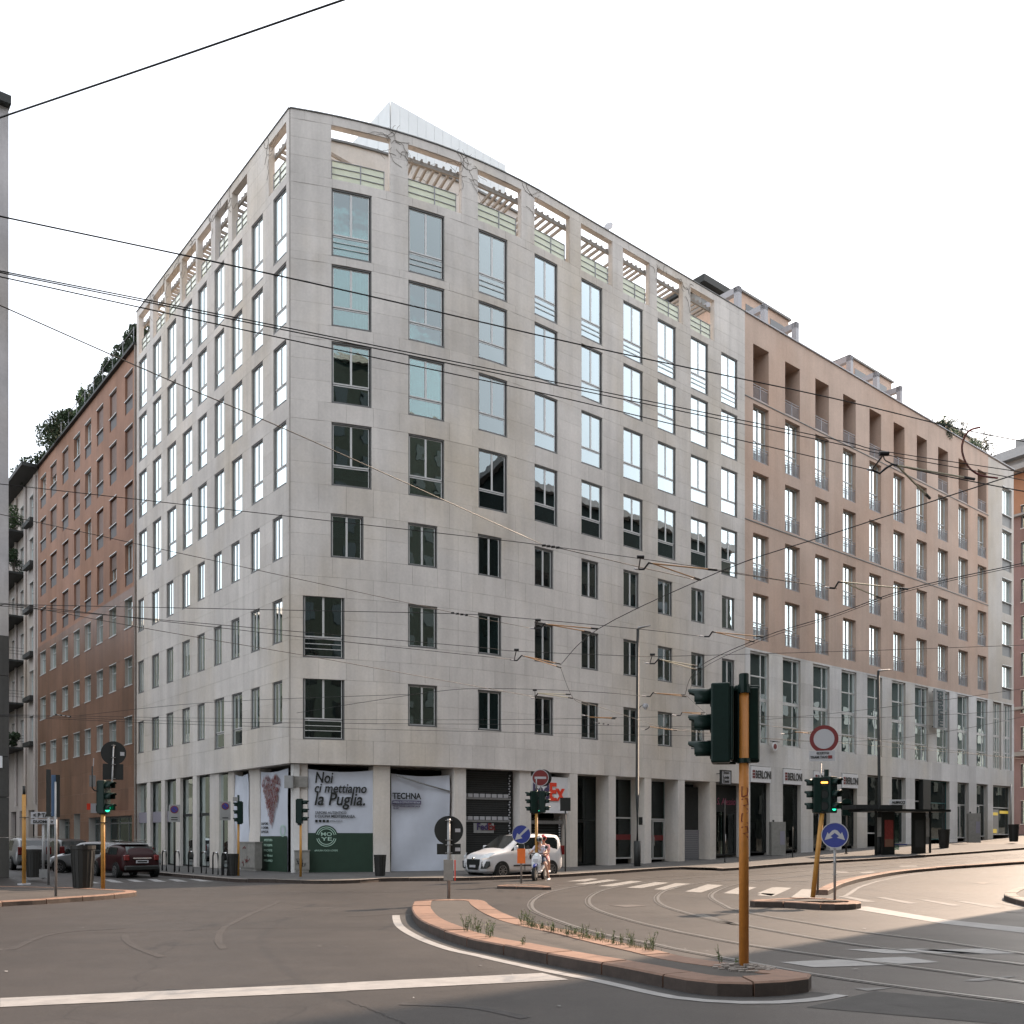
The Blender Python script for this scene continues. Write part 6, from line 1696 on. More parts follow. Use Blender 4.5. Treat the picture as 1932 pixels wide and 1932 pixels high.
# hoop bollards
for i, (x, y) in enumerate(((310, 1643), (334, 1644), (360, 1646), (384.5, 1648), (406.5, 1650), (424, 1652))):
    p = gpt(x, y, .13); t = thing('hoop_bollard', ('first', 'second', 'third', 'fourth', 'fifth', 'sixth')[i] + ' steel hoop bollard counted from the parked dark red car', 'bollard', p, hl, 'steel hoops along the side street kerb')
    b = MB(); b.tube([(-.28, 0, 0), (-.28, 0, .78), (-.2, 0, .92), (.2, 0, .92), (.28, 0, .78), (.28, 0, 0)], .032, 8); sub('hoop', b, M['dark_metal'], t, True); b = MB(); b.tube([(-.2, 0, .925), (.2, 0, .925)], .035, 8); sub('top_sleeve', b, M['chrome'], t, True)
# litter bins
def bin_(label, bx, by, w, hh, rise=.13):
    p = gpt(bx, by, rise); t = thing('litter_bin', label, 'bin', p, 0, 'dark round litter bins'); b = MB(); k = 16; P = []
    for z, r in ((0, w * .37), (hh * .9, w * .47), (hh * .91, w * .5), (hh, w * .5), (hh, w * .43), (hh * .7, w * .4)): P += [(r * math.cos(2 * math.pi * j / k), r * math.sin(2 * math.pi * j / k), z) for j in range(k)]
    b.add(P, [(i * k + j, i * k + (j + 1) % k, (i + 1) * k + (j + 1) % k, (i + 1) * k + j) for i in range(5) for j in range(k)] + [tuple(range(5 * k, 6 * k))]); sub('body', b, M['bin'], t)
    b = MB()
    for j in range(k): a = 2 * math.pi * j / k; b.tube([(w * .385 * math.cos(a), w * .385 * math.sin(a), .03), (w * .475 * math.cos(a), w * .475 * math.sin(a), hh * .88)], .008, 4)
    sub('ribs', b, M['dark_metal'], t)
bin_('dark litter bin between the green banner and the TECHNA sheet', 717, 1652.5, .52, .86)
bin_('dark litter bin beside the yellow signal on the side street', 439.5, 1652, .52, .9)
bin_('large dark bin at the kerb island next to the yellow signal pole', 156.5, 1675, .74, 1.32)
bin_('dark bin in front of the silver car at the far left', 63, 1655, .6, 1.1)
bin_('dark litter bin on the pavement just right of the tram shelter', 1781, 1600, .75, 1.25)
bin_('dark litter bin at the far right end of the pavement', 1912.5, 1588, .75, 1.3)
# ticket machines
def totem(label, bx, by, w, hh):
    p = gpt(bx, by, .13); t = thing('parking_machine', label, 'ticket machine', p, face_cam(p, .3), 'grey ticket machines')
    b = MB(); b.box(-w / 2, w / 2, 0, .5, 0, hh); b.box(-w / 2 + .03, w / 2 - .03, -.02, 0, hh * .25, hh * .85); sub('body', b, M['cab'], t); b = MB(); b.box(w * .1, w / 2 - .06, -.03, -.02, hh * .32, hh * .72); sub('advert', b, M['emit_yellow'] if 0 else M['lilac'], t)
    b = MB(); b.tube([(-w * .3, .2, hh), (-w * .3, .2, hh + .12)], .06, 8); sub('cap', b, M['ink'], t)
totem('grey ticket machine on the pavement by the first BERLONI window', 1469, 1614, .9, 2.1)
totem('grey ticket machine between the two last glazed doors', 1839, 1590, .85, 2.2)
# thin posts
def post(label, bx, by, ty, r, mat='dark_metal', rise=.13, grp=None, cat='post', name='thin_post', tilt=0):
    p = gpt(bx, by, rise); t = thing(name, label, cat, p, 0, grp); b = MB(); b.tube([(0, 0, 0), (tilt, 0, H_at(p, ty))], r, 8); sub('shaft', b, M[mat], t, True); b = MB(); b.tube([(0, 0, 0), (0, 0, .04)], r * 2.2, 8); sub('foot', b, M[mat], t); return t, p
post('thin dark post in front of the second BERLONI window', 1495.5, 1618, 1560, .03, grp='thin dark posts')
t, p = post('dark post with a green signal back before the fourth BERLONI window', 1596.5, 1611, 1525, .05, grp='thin dark posts'); b = MB(); z = H_at(p, 1516); b.disc((0, 0, z), (0, 1, .0), .3, .2, 20); b.box(-.25, .25, -.1, .15, z - .75, z); sub('signal_back', b, M['green_black'], t)
post('very thin post on the pavement before the hairdresser', 1367.5, 1627, 1510, .025, grp='thin dark posts')
post('thin post at the far right behind the last bin', 1907.5, 1580, 1480, .05, 'galv', grp='thin dark posts')
# tram shelter
p = gpt(1700, 1610, .13); A = gpt(1652, 1613.5, .13); Bq = gpt(1757, 1609, .13); ang = math.atan2(Bq.y - A.y, Bq.x - A.x)
sh = thing('tram_shelter', 'black tram stop shelter with poster panels and a flat roof', 'shelter', A, ang); LW = (Bq - A).length; hh = H_at(A, 1531) ; sl_ = (Bq.z - A.z) / LW
def sbox(name, x0, x1, y0, y1, z0, z1, mt): b = MB(); b.box(x0, x1, y0, y1, z0, z1); return sub(name, b, M[mt], sh)
for x in (.0, LW - .1): sbox('post', x, x + .1, 0, .1, -.1, hh, 'black')
sbox('post', LW * .5, LW * .5 + .12, 1.1, 1.2, 0, hh, 'black')
sbox('roof', -.5, LW + 1.0, -.5, 1.9, hh, hh + .14, 'black'); sbox('roof_band', -.9, LW * .6, .6, 2.1, hh + .16, hh + .42, 'dark_metal')
sbox('side_panel', LW * .12, LW * .34, .0, .12, .02, hh - .02, 'black'); sbox('poster', LW * .16, LW * .31, -.02, 0, .5, hh - .5, 'chilli'); sbox('poster', LW * .16, LW * .31, -.03, -.021, .5, .95, 'pink_stone')
sbox('side_panel', LW * .66, LW * .9, .0, .12, .02, hh - .02, 'black'); sbox('poster', LW * .70, LW * .86, -.02, 0, .45, hh - .5, 'dark_metal')
for x0, x1 in ((.01, .11), (.91, .985)): sbox('timetable', LW * x0 + .02, LW * x1, .04, .06, 1.1, hh - .35, 'cab')
for i in (0, 1):
    x = LW * (.36 + i * .15); sbox('glass_panel', x, x + LW * .13, 1.1, 1.12, .3, hh - .2, 'glass_shop')
sbox('bench', LW * .35, LW * .66, .5, .9, .62, .68, 'white'); sbox('bench_edge', LW * .35, LW * .66, .46, .5, .60, .66, 'blue')
sn = sbox('name_board', LW * .36, LW * .66, .55, .6, hh + .43, hh + .75, 'lit_board') if 'lit_board' in M else sbox('name_board', LW * .36, LW * .66, .55, .6, hh + .43, hh + .75, 'white')
put(lettering('ALBRICCI', LW * .24, .17, M['ink'], bold=.03), sh, (LW * .39, .53, hh + .5))

# ---------------------------------------------------------------- lower left corner
p = gpt(194.3, 1676.5, .13); t = thing('traffic_light', 'yellow signal pole at lower left with a dark round sign back on top', 'traffic light', p, face_cam(p)); hy = lambda y: H_at(p, y)
pole(t, .062, hy(1515), 'yellow_dirty'); pole(t, .06, hy(1491), 'yellow_dirty', hy(1516)); clamp(t, hy(1536), .06, mat='ink'); clamp(t, hy(1552), .06, mat='ink')
head(t, (.12, .0, hy(1535)), R(52), 3, .34, 1.02, .24, lit=(0, 'disc', 'emit_green'), r=.12, visor=.27)
ox = .30; b = MB(); b.tube([(.1, .1, hy(1500)), (ox - .04, .1, hy(1480)), (ox, .1, hy(1404))], .025, 8); sub('sign_pole', b, M['galv'], t, True)
dsc(t, 'round_sign', hy(1419.4), .365, .015, 'ink', .16, ox, 40); b = MB(); b.box(ox - .31, ox + .28, .155, .17, hy(1470), hy(1440)); sub('plate', b, M['ink'], t)
for y in (1405, 1428, 1441, 1468): clamp(t, hy(y), .03, ox, .1)
b = MB(); b.box(ox + .19, ox + .31, .14, .15, hy(1424), hy(1417)); sub('sticker', b, M['sign_grey'], t)
b = MB(); b.tube([(-.02, 0, hy(1493)), (-.24, 0, hy(1492)), (-.30, 0, hy(1487)), (-.30, 0, hy(1446))], .022, 8); sub('detector_arm', b, M['ink'], t, True); b = MB(); b.tube([(-.27, 0, hy(1446)), (-.26, 0, hy(1431))], .012, 6); sub('aerial', b, M['sign_grey'], t)
p = gpt(45.3, 1669.5, .13); t = thing('signal_post', 'bare yellow post with a dark cap nearest the left building edge', 'post', p, 0); hy = lambda y: H_at(p, y)
pole(t, .062, hy(1499), 'yellow'); pole(t, .045, hy(1483), 'ink', hy(1499)); clamp(t, hy(1542), .06, mat='ink'); b = MB(); b.tube([(0, 0, 0), (0, 0, .05)], .2, 12); sub('foot', b, M['sign_grey'], t)
p = gpt(91.5, 1669.5, .13); t = thing('sign_post', 'dark flat sign seen edge on, left of the blue edged one', 'road sign', p, face_cam(p)); hy = lambda y: H_at(p, y)
pole(t, .04, hy(1510), 'galv'); b = MB(); b.box(-.07, .07, -.05, .05, hy(1540), hy(1452)); sub('sign_edge', b, M['dark_metal'], t)
p = gpt(105.3, 1691, .13); t = thing('sign_post', 'tall dark sign back with pale blue edge on a post', 'road sign', p, face_cam(p)); hy = lambda y: H_at(p, y)
pole(t, .035, hy(1475), 'galv'); b = MB(); b.box(.0, .1, -.03, .12, hy(1542), hy(1462)); sub('sign_back', b, M['ink'], t); b = MB(); b.box(-.11, .0, .02, .05, hy(1540), hy(1462)); sub('sign_face', b, pm('pale_blue', (.08, .14, .24), .4), t)
p = gpt(81.5, 1658, .13); t = thing('direction_board', 'white direction boards with arrows low between the left posts', 'road sign', p, face_cam(p)); hy = lambda y: H_at(p, y)
pole(t, .05, hy(1548), 'galv')
for y0, y1, s in ((1544, 1532, '< P TAXI'), (1555, 1545.5, 'DUOMO >')):
    b = MB(); w_ = (104 - 62) / F * p.y / 2; b.box(-w_, w_, -.08, -.06, hy(y0), hy(y1)); bo = sub('board', b, M['sign_grey'], t); put(lettering(s, w_ * 1.6, hy(y1) - hy(y0) - .08, M['ink'], bold=.03), t, (-w_ * .8, -.09, hy(y0) + .04))
b = MB(); b.box(-.14, .14, -.05, .05, hy(1656), hy(1640)); sub('base_plate', b, M['galv'], t)
# wall boxes and shop signs hung on the brick building
def wallsign(label, x0, x1, y0, y1, off, mt, name='hanging_sign'):
    a = WL.tx((x0 + x1) / 2, off); z0, z1 = WL.zy(a, y1, off), WL.zy(a, y0, off); q = WL.P(a, off, z0); w = (x1 - x0) / F * q.y
    t = thing(name, label, 'sign', q, face_cam(q)); b = MB(); b.box(-w / 2, w / 2, -.06, .06, 0, z1 - z0); sub('panel', b, M[mt], t)
    b = MB(); b.box(-w * .2, w * .2, .06, off * .9, (z1 - z0) * .45, (z1 - z0) * .45 + .04); sub('arm', b, M['dark_metal'], t); return t, w, z1 - z0
t, w, h = wallsign('white square shop sign with a dark stroke left of the tall brown doorway', 172, 192, 1516, 1534, 1.0, 'sign_grey'); b = MB(); b.box(-w * .05, w * .05, -.08, -.06, h * .2, h * .8); sub('stroke', b, M['ink'], t)
wallsign('pale blank lightbox fixed to the stone wall beside the round sign back', 260 * .65, 277 * .65, 1463, 1484, .4, 'pale_grey')
t, w, h = wallsign('glowing red shop sign under the stone wall', 165, 191, 1516, 1528, .8, 'fx_red'); 
# low weeds on the island
def weed(label, x, y, hh, n, seed, rise=.16):
    p = gpt(x, y, rise); t = thing('weed', label, 'weed', p, 0, 'weeds growing on the long island'); rr = random.Random(seed); b = MB(); st = MB()
    for _ in range(n):
        a = rr.uniform(0, 6.28); l = hh * .75 * rr.uniform(.55, 1.15); lean = rr.uniform(.05, .5) * l; q0 = Vector((rr.uniform(-.06, .06) * (n / 14), rr.uniform(-.04, .04), 0)); q1 = q0 + Vector((math.cos(a) * lean, math.sin(a) * lean, l))
        st.tube([q0, q0.lerp(q1, .5) + Vector((0, 0, .02)), q1], .0022, 3, cap=False)
        for k in range(9):
            u = rr.uniform(.15, 1.05); c = q0.lerp(q1, u); d = Vector((rr.uniform(-1, 1), rr.uniform(-1, 1), rr.uniform(.1, 1.1))).normalized() * rr.uniform(.018, .04); s_ = d.orthogonal().normalized() * .006
            b.add([c, c + d * .5 + s_, c + d, c + d * .5 - s_], [(0, 1, 2, 3)])
    sub('stem', st, M['leaf'], t); sub('leaves', b, M['weed_leaf'], t)
M['weed_leaf'] = pm('weed_leaf', (.10, .13, .045), .7, 0, .3, 20, objvar=.3)
wd = cO([(690, 452), (738, 462), (795, 487), (986, 529), (990, 412), (1020, 425), (1040, 432), (1085, 437), (1140, 458), (1238, 477), (1280, 470), (1318, 492), (1348, 497), (1400, 500), (1425, 498), (1487, 522), (1525, 526), (1590, 540), (1672, 556), (1700, 560)]) + cP([(238, 628), (334, 640)])
wl_ = ['bushiest weed clump on the near kerb of the long island', 'small weed right of the bushiest clump', 'upright weed at the near kerb by itself', 'tiny weed sprig on the near kerb stones', 'largest weed clump on the far kerb of the island', 'weed just right of the largest far kerb clump',
       'short grass tuft third along the far kerb', 'fine weed fourth along the far kerb', 'rounded weed fifth along the far kerb', 'wide weed sixth along the far kerb', 'dark weed seventh along the far kerb', 'bushy weed eighth along the far kerb', 'tiny weed ninth along the far kerb', 'twin stemmed weed tenth along the far kerb',
       'thin weed eleventh along the far kerb', 'tall thin weed twelfth along the far kerb', 'slim weed thirteenth along the far kerb', 'leafy weed fourteenth along the far kerb', 'curly weed next to last along the far kerb', 'upright last weed of the far kerb row', 'lone small weed left of the thick ochre pole', 'tiny weed at the foot of the thick ochre pole']
for i, (x, y) in enumerate(wd):
    hs = (.34, .22, .34, .15, .30, .22, .12, .17, .22, .2, .15, .26, .1, .18, .16, .24, .2, .3, .2, .3, .22, .12)[i]; weed(wl_[i], x, y + 1, hs, (26, 10, 16, 6, 18, 12, 9, 9, 12, 12, 7, 14, 5, 8, 6, 6, 6, 12, 8, 10, 6, 4)[i], 200 + i)
b = MB(); rr = random.Random(9); ln_ = resample([gpt(x, y, .16) for x, y in cO([(1000, 420), (1150, 452), (1300, 482), (1500, 522), (1700, 562)])], n=60)
for q in ln_:
    for _ in range(7):
        c = q + Vector((rr.gauss(0, .06), rr.gauss(0, .05), 0)); b.add([c, c + Vector((.006, 0, 0)), c + Vector((rr.uniform(-.02, .02), rr.uniform(-.02, .02), rr.uniform(.03, .09)))], [(0, 1, 2)])
struct('kerb_grass', b, M['weed_leaf'], 'stuff')
# ================================================================ vehicles
def car(label, loc, rz, st, mat, wb, wr, W2, side, screen, rear, roofrail=False, group=None, det='', cat='car', name='parked_car', plate=True, tail='lamp_red'):
    """st: stations (x, half width, z bottom, z belt, z top, roof half width); x forward"""
    t = thing(name, label, cat, loc, rz, group); b = MB(); rings = []
    def ring(s):
        x, hw, zb, ze, zt, wt = s; h = (zb + ze) / 2
        return [(x, 0, zb), (x, hw - .10, zb), (x, hw - .01, zb + .14), (x, hw, h), (x, hw - .015, ze - .07), (x, hw - .05, ze), (x, wt + .02, zt - .1), (x, wt - .08, zt - .015), (x, wt * .5, zt), (x, 0, zt + .01)]
    for s in st:
        r = ring(s); rings.append(r + [(x, -y, z) for x, y, z in r[-2:0:-1]])
    n = len(rings[0]); P = [p for r in rings for p in r]
    fs = [(i * n + j, i * n + (j + 1) % n, (i + 1) * n + (j + 1) % n, (i + 1) * n + j) for i in range(len(st) - 1) for j in range(n)]
    fs += [tuple(range(n))[::-1], tuple(range((len(st) - 1) * n, len(st) * n))]
    b.add(P, fs); bo = sub('body', b, M[mat], t, True); m = bo.modifiers.new('sub', 'SUBSURF'); m.levels = 1; m.render_levels = 1
    def at(x, u, off=.012, sgn=1):
        k = 0
        S_ = sorted(st)
        while k < len(S_) - 2 and S_[k + 1][0] < x: k += 1
        a, c = S_[k], S_[k + 1]; f = (x - a[0]) / (c[0] - a[0]); s = [p + (q - p) * f for p, q in zip(a, c)]
        y0, z0, y1, z1 = s[1] - .05, s[3], s[5] + .02, s[4] - .1
        return (x, sgn * (y0 + (y1 - y0) * u + off), z0 + (z1 - z0) * u)
    for poly in side:
        for sg in (1, -1):
            g = MB(); g.add([at(x, u, .004, sg) for x, u in poly], [tuple(range(len(poly)))[::sg]]); sub('side_window', g, M['car_glass'], t)
    for nm, q in (('windscreen', screen), ('rear_window', rear)):
        if q:
            (xa, ya, za), (xb, yb, zb2) = q; g = MB(); g.add([(xa, -ya, za), (xa, ya, za), (xb, yb, zb2), (xb, -yb, zb2)], [(0, 1, 2, 3)]); sub(nm, g, M['car_glass'], t)
    for x in (wb / 2, -wb / 2):
        for sg in (1, -1):
            a_ = MB(); a_.disc((x, sg * (W2 - .09), wr + .02), (0, 1, 0), wr * 1.17, .20, 26); sub('wheel_arch', a_, M['black'], t)
            w_ = MB(); w_.disc((x, sg * (W2 - .08), wr), (0, 1, 0), wr, .22, 26); wo = sub('wheel', w_, M['tyre'], t)
            r_ = MB(); c_ = (x, sg * (W2 + .035), wr); r_.disc(c_, (0, 1, 0), wr * .2, .02, 12)
            for k in range(8): a = k * math.pi / 4; r_.tube([c_, (x + math.cos(a) * wr * .62, c_[1], wr + math.sin(a) * wr * .62)], .022, 4)
            r_.tube([(x + math.cos(a) * wr * .64, c_[1], wr + math.sin(a) * wr * .64) for a in [k * math.pi / 8 for k in range(17)]], .018, 4, cap=False); sub('rim', r_, M['rim'], wo)
    return t
def lampq(t, name, pts, mat):
    g = MB(); g.add(pts, [tuple(range(len(pts)))]); return sub(name, g, M[mat], t)
def mirror(t, x, y, z, mat):
    for sg in (1, -1): b = MB(); b.box(x - .06, x + .06, min(sg * y, sg * (y + .2)), max(sg * y, sg * (y + .2)), z, z + .2); o = sub('wing_mirror', b, M[mat], t); m = o.modifiers.new('b', 'BEVEL'); m.width = .03
# white delivery van -------------------------------------------------
VH = math.atan2(-.65, -.76)
vloc = Vector((.05, 40.4, 0)); vloc.z = G(vloc.x, vloc.y)
stv = [(2.2, .56, .40, .66, .74, .45), (2.13, .78, .26, .80, .88, .62), (1.92, .885, .20, .97, 1.05, .72), (1.5, .91, .20, 1.06, 1.14, .78), (1.08, .915, .20, 1.12, 1.22, .80), (.55, .915, .20, 1.14, 1.60, .76), (.22, .915, .20, 1.14, 1.79, .74), (-.3, .915, .20, 1.14, 1.845, .74), (-1.5, .915, .20, 1.14, 1.86, .74), (-2.02, .90, .22, 1.14, 1.84, .72), (-2.2, .84, .32, 1.10, 1.70, .64)][::-1]
van = car('white delivery van stopped behind the scooter in front of the parcel shop', vloc, VH, stv, 'car_white', 2.76, .325, .925,
          [[(.86, .05), (.84, .22), (.36, .86), (.16, .93), (.16, .05)], [(.08, .05), (.08, .94), (-.85, .95), (-.85, .05)], [(-1.0, .05), (-1.0, .95), (-1.72, .92), (-1.86, .7), (-1.8, .05)]],
          ((1.12, .66, 1.25), (.26, .62, 1.79)), None, cat='van', name='delivery_van')
lampq(van, 'grille', [(2.215, -.33, .36), (2.215, .33, .36), (2.2, .43, .60), (2.185, .44, .80), (2.185, -.44, .80), (2.2, -.43, .60)], 'black')
for sg in (1, -1):
    lampq(van, 'headlight', [(2.17, sg * .52, .84), (2.06, sg * .84, .86), (1.76, sg * .93, 1.06), (1.92, sg * .80, 1.07), (2.12, sg * .56, .96)][::sg], 'lamp_clear')
    lampq(van, 'fog_grille', [(2.20, sg * .50, .40), (2.12, sg * .80, .42), (2.02, sg * .93, .52), (2.04, sg * .93, .72), (2.17, sg * .56, .72)][::sg], 'black')
    b = MB(); b.box(-1.0, .75, min(sg * .91, sg * .935), max(sg * .91, sg * .935), .50, .55); sub('side_strip', b, M['black'], van)
    b = MB(); b.box(-2.2, -2.1, min(sg * .74, sg * .89), max(sg * .74, sg * .89), .95, 1.35); sub('tail_lamp', b, M['lamp_red'], van)
    b = MB(); b.box(.0, .16, min(sg * .915, sg * .94), max(sg * .915, sg * .94), .88, .92); sub('door_handle', b, M['car_white'], van)
    for x in (.12, -.92): b = MB(); b.box(x, x + .012, min(sg * .905, sg * .923), max(sg * .905, sg * .923), .3, 1.1); sub('door_gap', b, M['black'], van)
    for x in (-.18, -.36): b = MB(); b.disc((x, sg * .925, .88), (0, 1, 0), .06, .012, 14); o = sub('logo_mark', b, M['ink'], van); o.scale = (1, 1, 1.8); o.location.z = -.88 * .8
b = MB(); b.box(2.22, 2.235, -.2, .2, .46, .56); sub('number_plate', b, M['sign_grey'], van)
b = MB(); b.disc((2.2, 0, .82), (1, 0, .3), .06, .03, 16); sub('emblem', b, M['chrome'], van)
mirror(van, .72, .93, 1.16, 'car_white')
b = MB(); b.tube([(.9, .2, 1.33), (.55, -.1, 1.55)], .01, 4); b.tube([(-.05, 0, 1.86), (-.2, 0, 2.0)], .008, 4); sub('wiper', b, M['ink'], van)
# cars in the side street ---------------------------------------------
SD = hl
def gx(x, Y): return Vector(((x - CX) / F * Y, Y, 0))
def hatch(L, W2, H, zb=.22, sl=.5):
    return [(-L / 2, W2 * .82, .38, .82, .95, W2 * .72), (-L / 2 + .12, W2 * .95, .24, .92, 1.02 + (H - 1.02) * .35, W2 * .72), (-L / 2 + .45, W2, zb, .95, H - .06, W2 * .74), (-L / 2 + 1.1, W2, zb, .95, H, W2 * .76), (.1, W2, zb, .95, H, W2 * .76), (.55, W2, zb, .94, H - .1, W2 * .76), (L / 2 - 1.25, W2, zb, .92, 1.0, W2 * .86), (L / 2 - .5, W2 * .98, zb, .82, .90, W2 * .8), (L / 2 - .12, W2 * .88, .26, .68, .76, W2 * .66), (L / 2, W2 * .66, .38, .58, .62, W2 * .5)]
def rearkit(t, L, W2, H, lamps='v', lc='lamp_red', strip=None, rails=False):
    for sg in (1, -1):
        y0, y1 = sg * W2 * .60, sg * W2 * .86
        z0, z1 = (.72, .96) if lamps == 'm' else (.80, 1.22)
        b = MB(); b.box(-L / 2 - .02, -L / 2 + .14, min(y0, y1), max(y0, y1), z0, z1); o = sub('tail_lamp', b, M[lc], t); m = o.modifiers.new('b', 'BEVEL'); m.width = .03
        if rails: b = MB(); b.tube([(-L / 2 + .5, sg * W2 * .66, H + .06), (.5, sg * W2 * .66, H + .06)], .02, 5); sub('roof_rail', b, M['chrome'], t)
    b = MB(); b.box(-L / 2 - .05, -L / 2 - .03, -.26, .26, .62 if lamps == 'm' else .70, .74 if lamps == 'm' else .82); p_ = sub('number_plate', b, M['sign_grey'], t)
    b = MB(); b.box(-L / 2 - .055, -L / 2 - .05, -.2, .2, .65 if lamps == 'm' else .74, .71 if lamps == 'm' else .79); sub('plate_mark', b, M['ink'], t)
    if strip: b = MB(); b.box(-L / 2 - .06, -L / 2 + .0, -W2 * .45, W2 * .45, strip, strip + .05); sub('chrome_strip', b, M['chrome'], t)
    b = MB(); b.box(-L / 2 - .05, -L / 2 + .1, -W2 * .85, W2 * .85, .30, .52); o = sub('bumper', b, M['black'], t); m = o.modifiers.new('b', 'BEVEL'); m.width = .05
sw = [[(.95, .06), (.5, .9), (.0, .95), (.0, .06)], [(-.08, .06), (-.08, .95), (-.95, .93), (-1.15, .06)]]
L, W2, H = 3.75, .85, 1.41
q = gx(237, 41.0)
mini = car('dark red hatchback with white roof stripe waiting at the side street crossing', q, SD + .05, hatch(L, W2, H), 'car_red', 2.45, .30, .865, sw, ((.62 + .0, .66, .98), (.55, .6, 1.28)), ((-L / 2 + .06, .60, 1.02), (-L / 2 + .36, .56, H - .10)))
rearkit(mini, L, W2, H, 'm', 'lamp_red', .80)
b = MB(); b.box(-L / 2 + .42, .3, -.60, .60, H + .005, H + .03); o = sub('roof_panel', b, M['car_white'], mini); mirror(mini, .7, .86, .96, 'ink')
q = gx(236, 47)
c2 = car('black car standing just ahead of the dark red hatchback', q, SD, hatch(4.1, .87, 1.5), 'car_black', 2.5, .31, .885, sw, None, ((-4.1 / 2 + .06, .6, 1.04), (-4.1 / 2 + .36, .56, 1.4))); rearkit(c2, 4.1, .87, 1.5, rails=True)
q = gx(170, 46)
c3 = car('silver hatchback nosing out leftwards beyond the large dark bin', q, SD + 1.0, hatch(3.7, .82, 1.5), 'car_silver', 2.35, .29, .835, [[(1.05, .06), (.55, .9), (.1, .95), (.1, .06)], [(.02, .06), (.02, .95), (-.7, .93), (-.95, .06)]], ((.66, .64, 1.0), (.55, .6, 1.36)), ((-3.7 / 2 + .06, .58, 1.04), (-3.7 / 2 + .36, .54, 1.4)))
rearkit(c3, 3.7, .82, 1.5); mirror(c3, .75, .83, .98, 'ink')
for sg in (1, -1): lampq(c3, 'headlight', [(1.86, sg * .45, .66), (1.72, sg * .74, .70), (1.6, sg * .78, .8), (1.76, sg * .5, .78)][::sg], 'lamp_clear')
q = gx(122, 52.5)
c4 = car('black estate car seen from behind between the signposts and the silver hatchback', q, SD, hatch(4.4, .9, 1.62), 'car_black', 2.7, .32, .915, sw, None, ((-4.4 / 2 + .05, .66, 1.04), (-4.4 / 2 + .3, .62, 1.5))); rearkit(c4, 4.4, .9, 1.62, strip=.9)
q = gx(47, 50.5)
c5 = car('silver off-road car with tall red rear lamps at the far left', q, SD, hatch(4.5, .92, 1.68), 'car_silver', 2.65, .34, .935, sw, None, ((-4.5 / 2 + .05, .66, 1.05), (-4.5 / 2 + .3, .62, 1.55)))
rearkit(c5, 4.5, .92, 1.68, strip=.92, rails=True)
q = gx(83, 57)
c6 = car('light coloured car mostly hidden behind the silver off-road car', q, SD, hatch(4.5, .9, 1.66), 'car_silver', 2.65, .33, .915, sw, None, ((-4.5 / 2 + .05, .66, 1.05), (-4.5 / 2 + .3, .62, 1.5))); rearkit(c6, 4.5, .9, 1.66, rails=True)

# ================================================================ scooter and its two riders
SH = math.atan2(-.95, -.30); sp_ = Vector((1.10, 37.4, 0))
sc = thing('scooter', 'white and blue scooter carrying two riders beside the yellow signal pole', 'scooter', sp_, SH)
def loft(rings, name, mat, par, smooth=True, subs=1):
    b = MB(); n = len(rings[0]); P = [p for r in rings for p in r]
    b.add(P, [(i * n + j, i * n + (j + 1) % n, (i + 1) * n + (j + 1) % n, (i + 1) * n + j) for i in range(len(rings) - 1) for j in range(n)] + [tuple(range(n))[::-1], tuple(range((len(rings) - 1) * n, len(rings) * n))])
    o = sub(name, b, M[mat], par, smooth)
    if subs: m = o.modifiers.new('s', 'SUBSURF'); m.levels = m.render_levels = subs
    return o
def ell(c, rx, ry, ax='z', n=10):
    x, y, z = c; o = []
    for k in range(n):
        a = 2 * math.pi * k / n; u, v = math.cos(a) * rx, math.sin(a) * ry
        o.append((x + u, y + v, z) if ax == 'z' else (x, y + u, z + v))
    return o
for x in (.68, -.62):
    b = MB(); b.disc((x, 0, .27), (0, 1, 0), .27, .13, 24); wo = sub('wheel', b, M['tyre'], sc); b = MB(); b.disc((x, 0, .27), (0, 1, 0), .14, .15, 16); sub('rim', b, M['rim'], wo)
loft([ell((.58, 0, .35), .05, .12), ell((.52, 0, .60), .05, .20), ell((.44, 0, .85), .06, .24), ell((.36, 0, 1.02), .07, .17), ell((.34, 0, 1.08), .04, .06)], 'front_shield', 'car_white', sc)
loft([ell((.78, 0, .50), .05, .05), ell((.68, 0, .60), .16, .09), ell((.60, 0, .64), .14, .09), ell((.55, 0, .68), .05, .05)], 'mudguard', 'blue', sc)
loft([ell((-.9, 0, .62), .05, .05, 'x'), ell((-.75, 0, .66), .18, .12, 'x'), ell((-.35, 0, .60), .19, .17, 'x'), ell((-.05, 0, .50), .14, .16, 'x'), ell((.1, 0, .32), .16, .06, 'x'), ell((.5, 0, .32), .15, .05, 'x')], 'body', 'car_white', sc)
loft([ell((-.9, 0, .82), .06, .03, 'x'), ell((-.7, 0, .84), .15, .05, 'x'), ell((-.3, 0, .80), .16, .05, 'x'), ell((.02, 0, .77), .10, .04, 'x')], 'seat', 'ink', sc)
b = MB(); b.tube([(.36, -.33, 1.08), (.34, 0, 1.06), (.36, .33, 1.08)], .018, 6); b.tube([(.35, -.3, 1.08), (.36, -.38, 1.28)], .008, 4); b.tube([(.35, .3, 1.08), (.36, .38, 1.28)], .008, 4); sub('handlebar', b, M['ink'], sc)
for sg in (1, -1): b = MB(); b.disc((.37, sg * .38, 1.31), (1, 0, 0), .065, .03, 14); sub('mirror', b, M['ink'], sc)
b = MB(); b.disc((.43, 0, 1.02), (1, 0, .1), .075, .05, 16); sub('headlight', b, M['lamp_clear'], sc); b = MB(); b.box(.60, .62, -.1, .1, .74, .86); sub('number_plate', b, M['sign_grey'], sc)
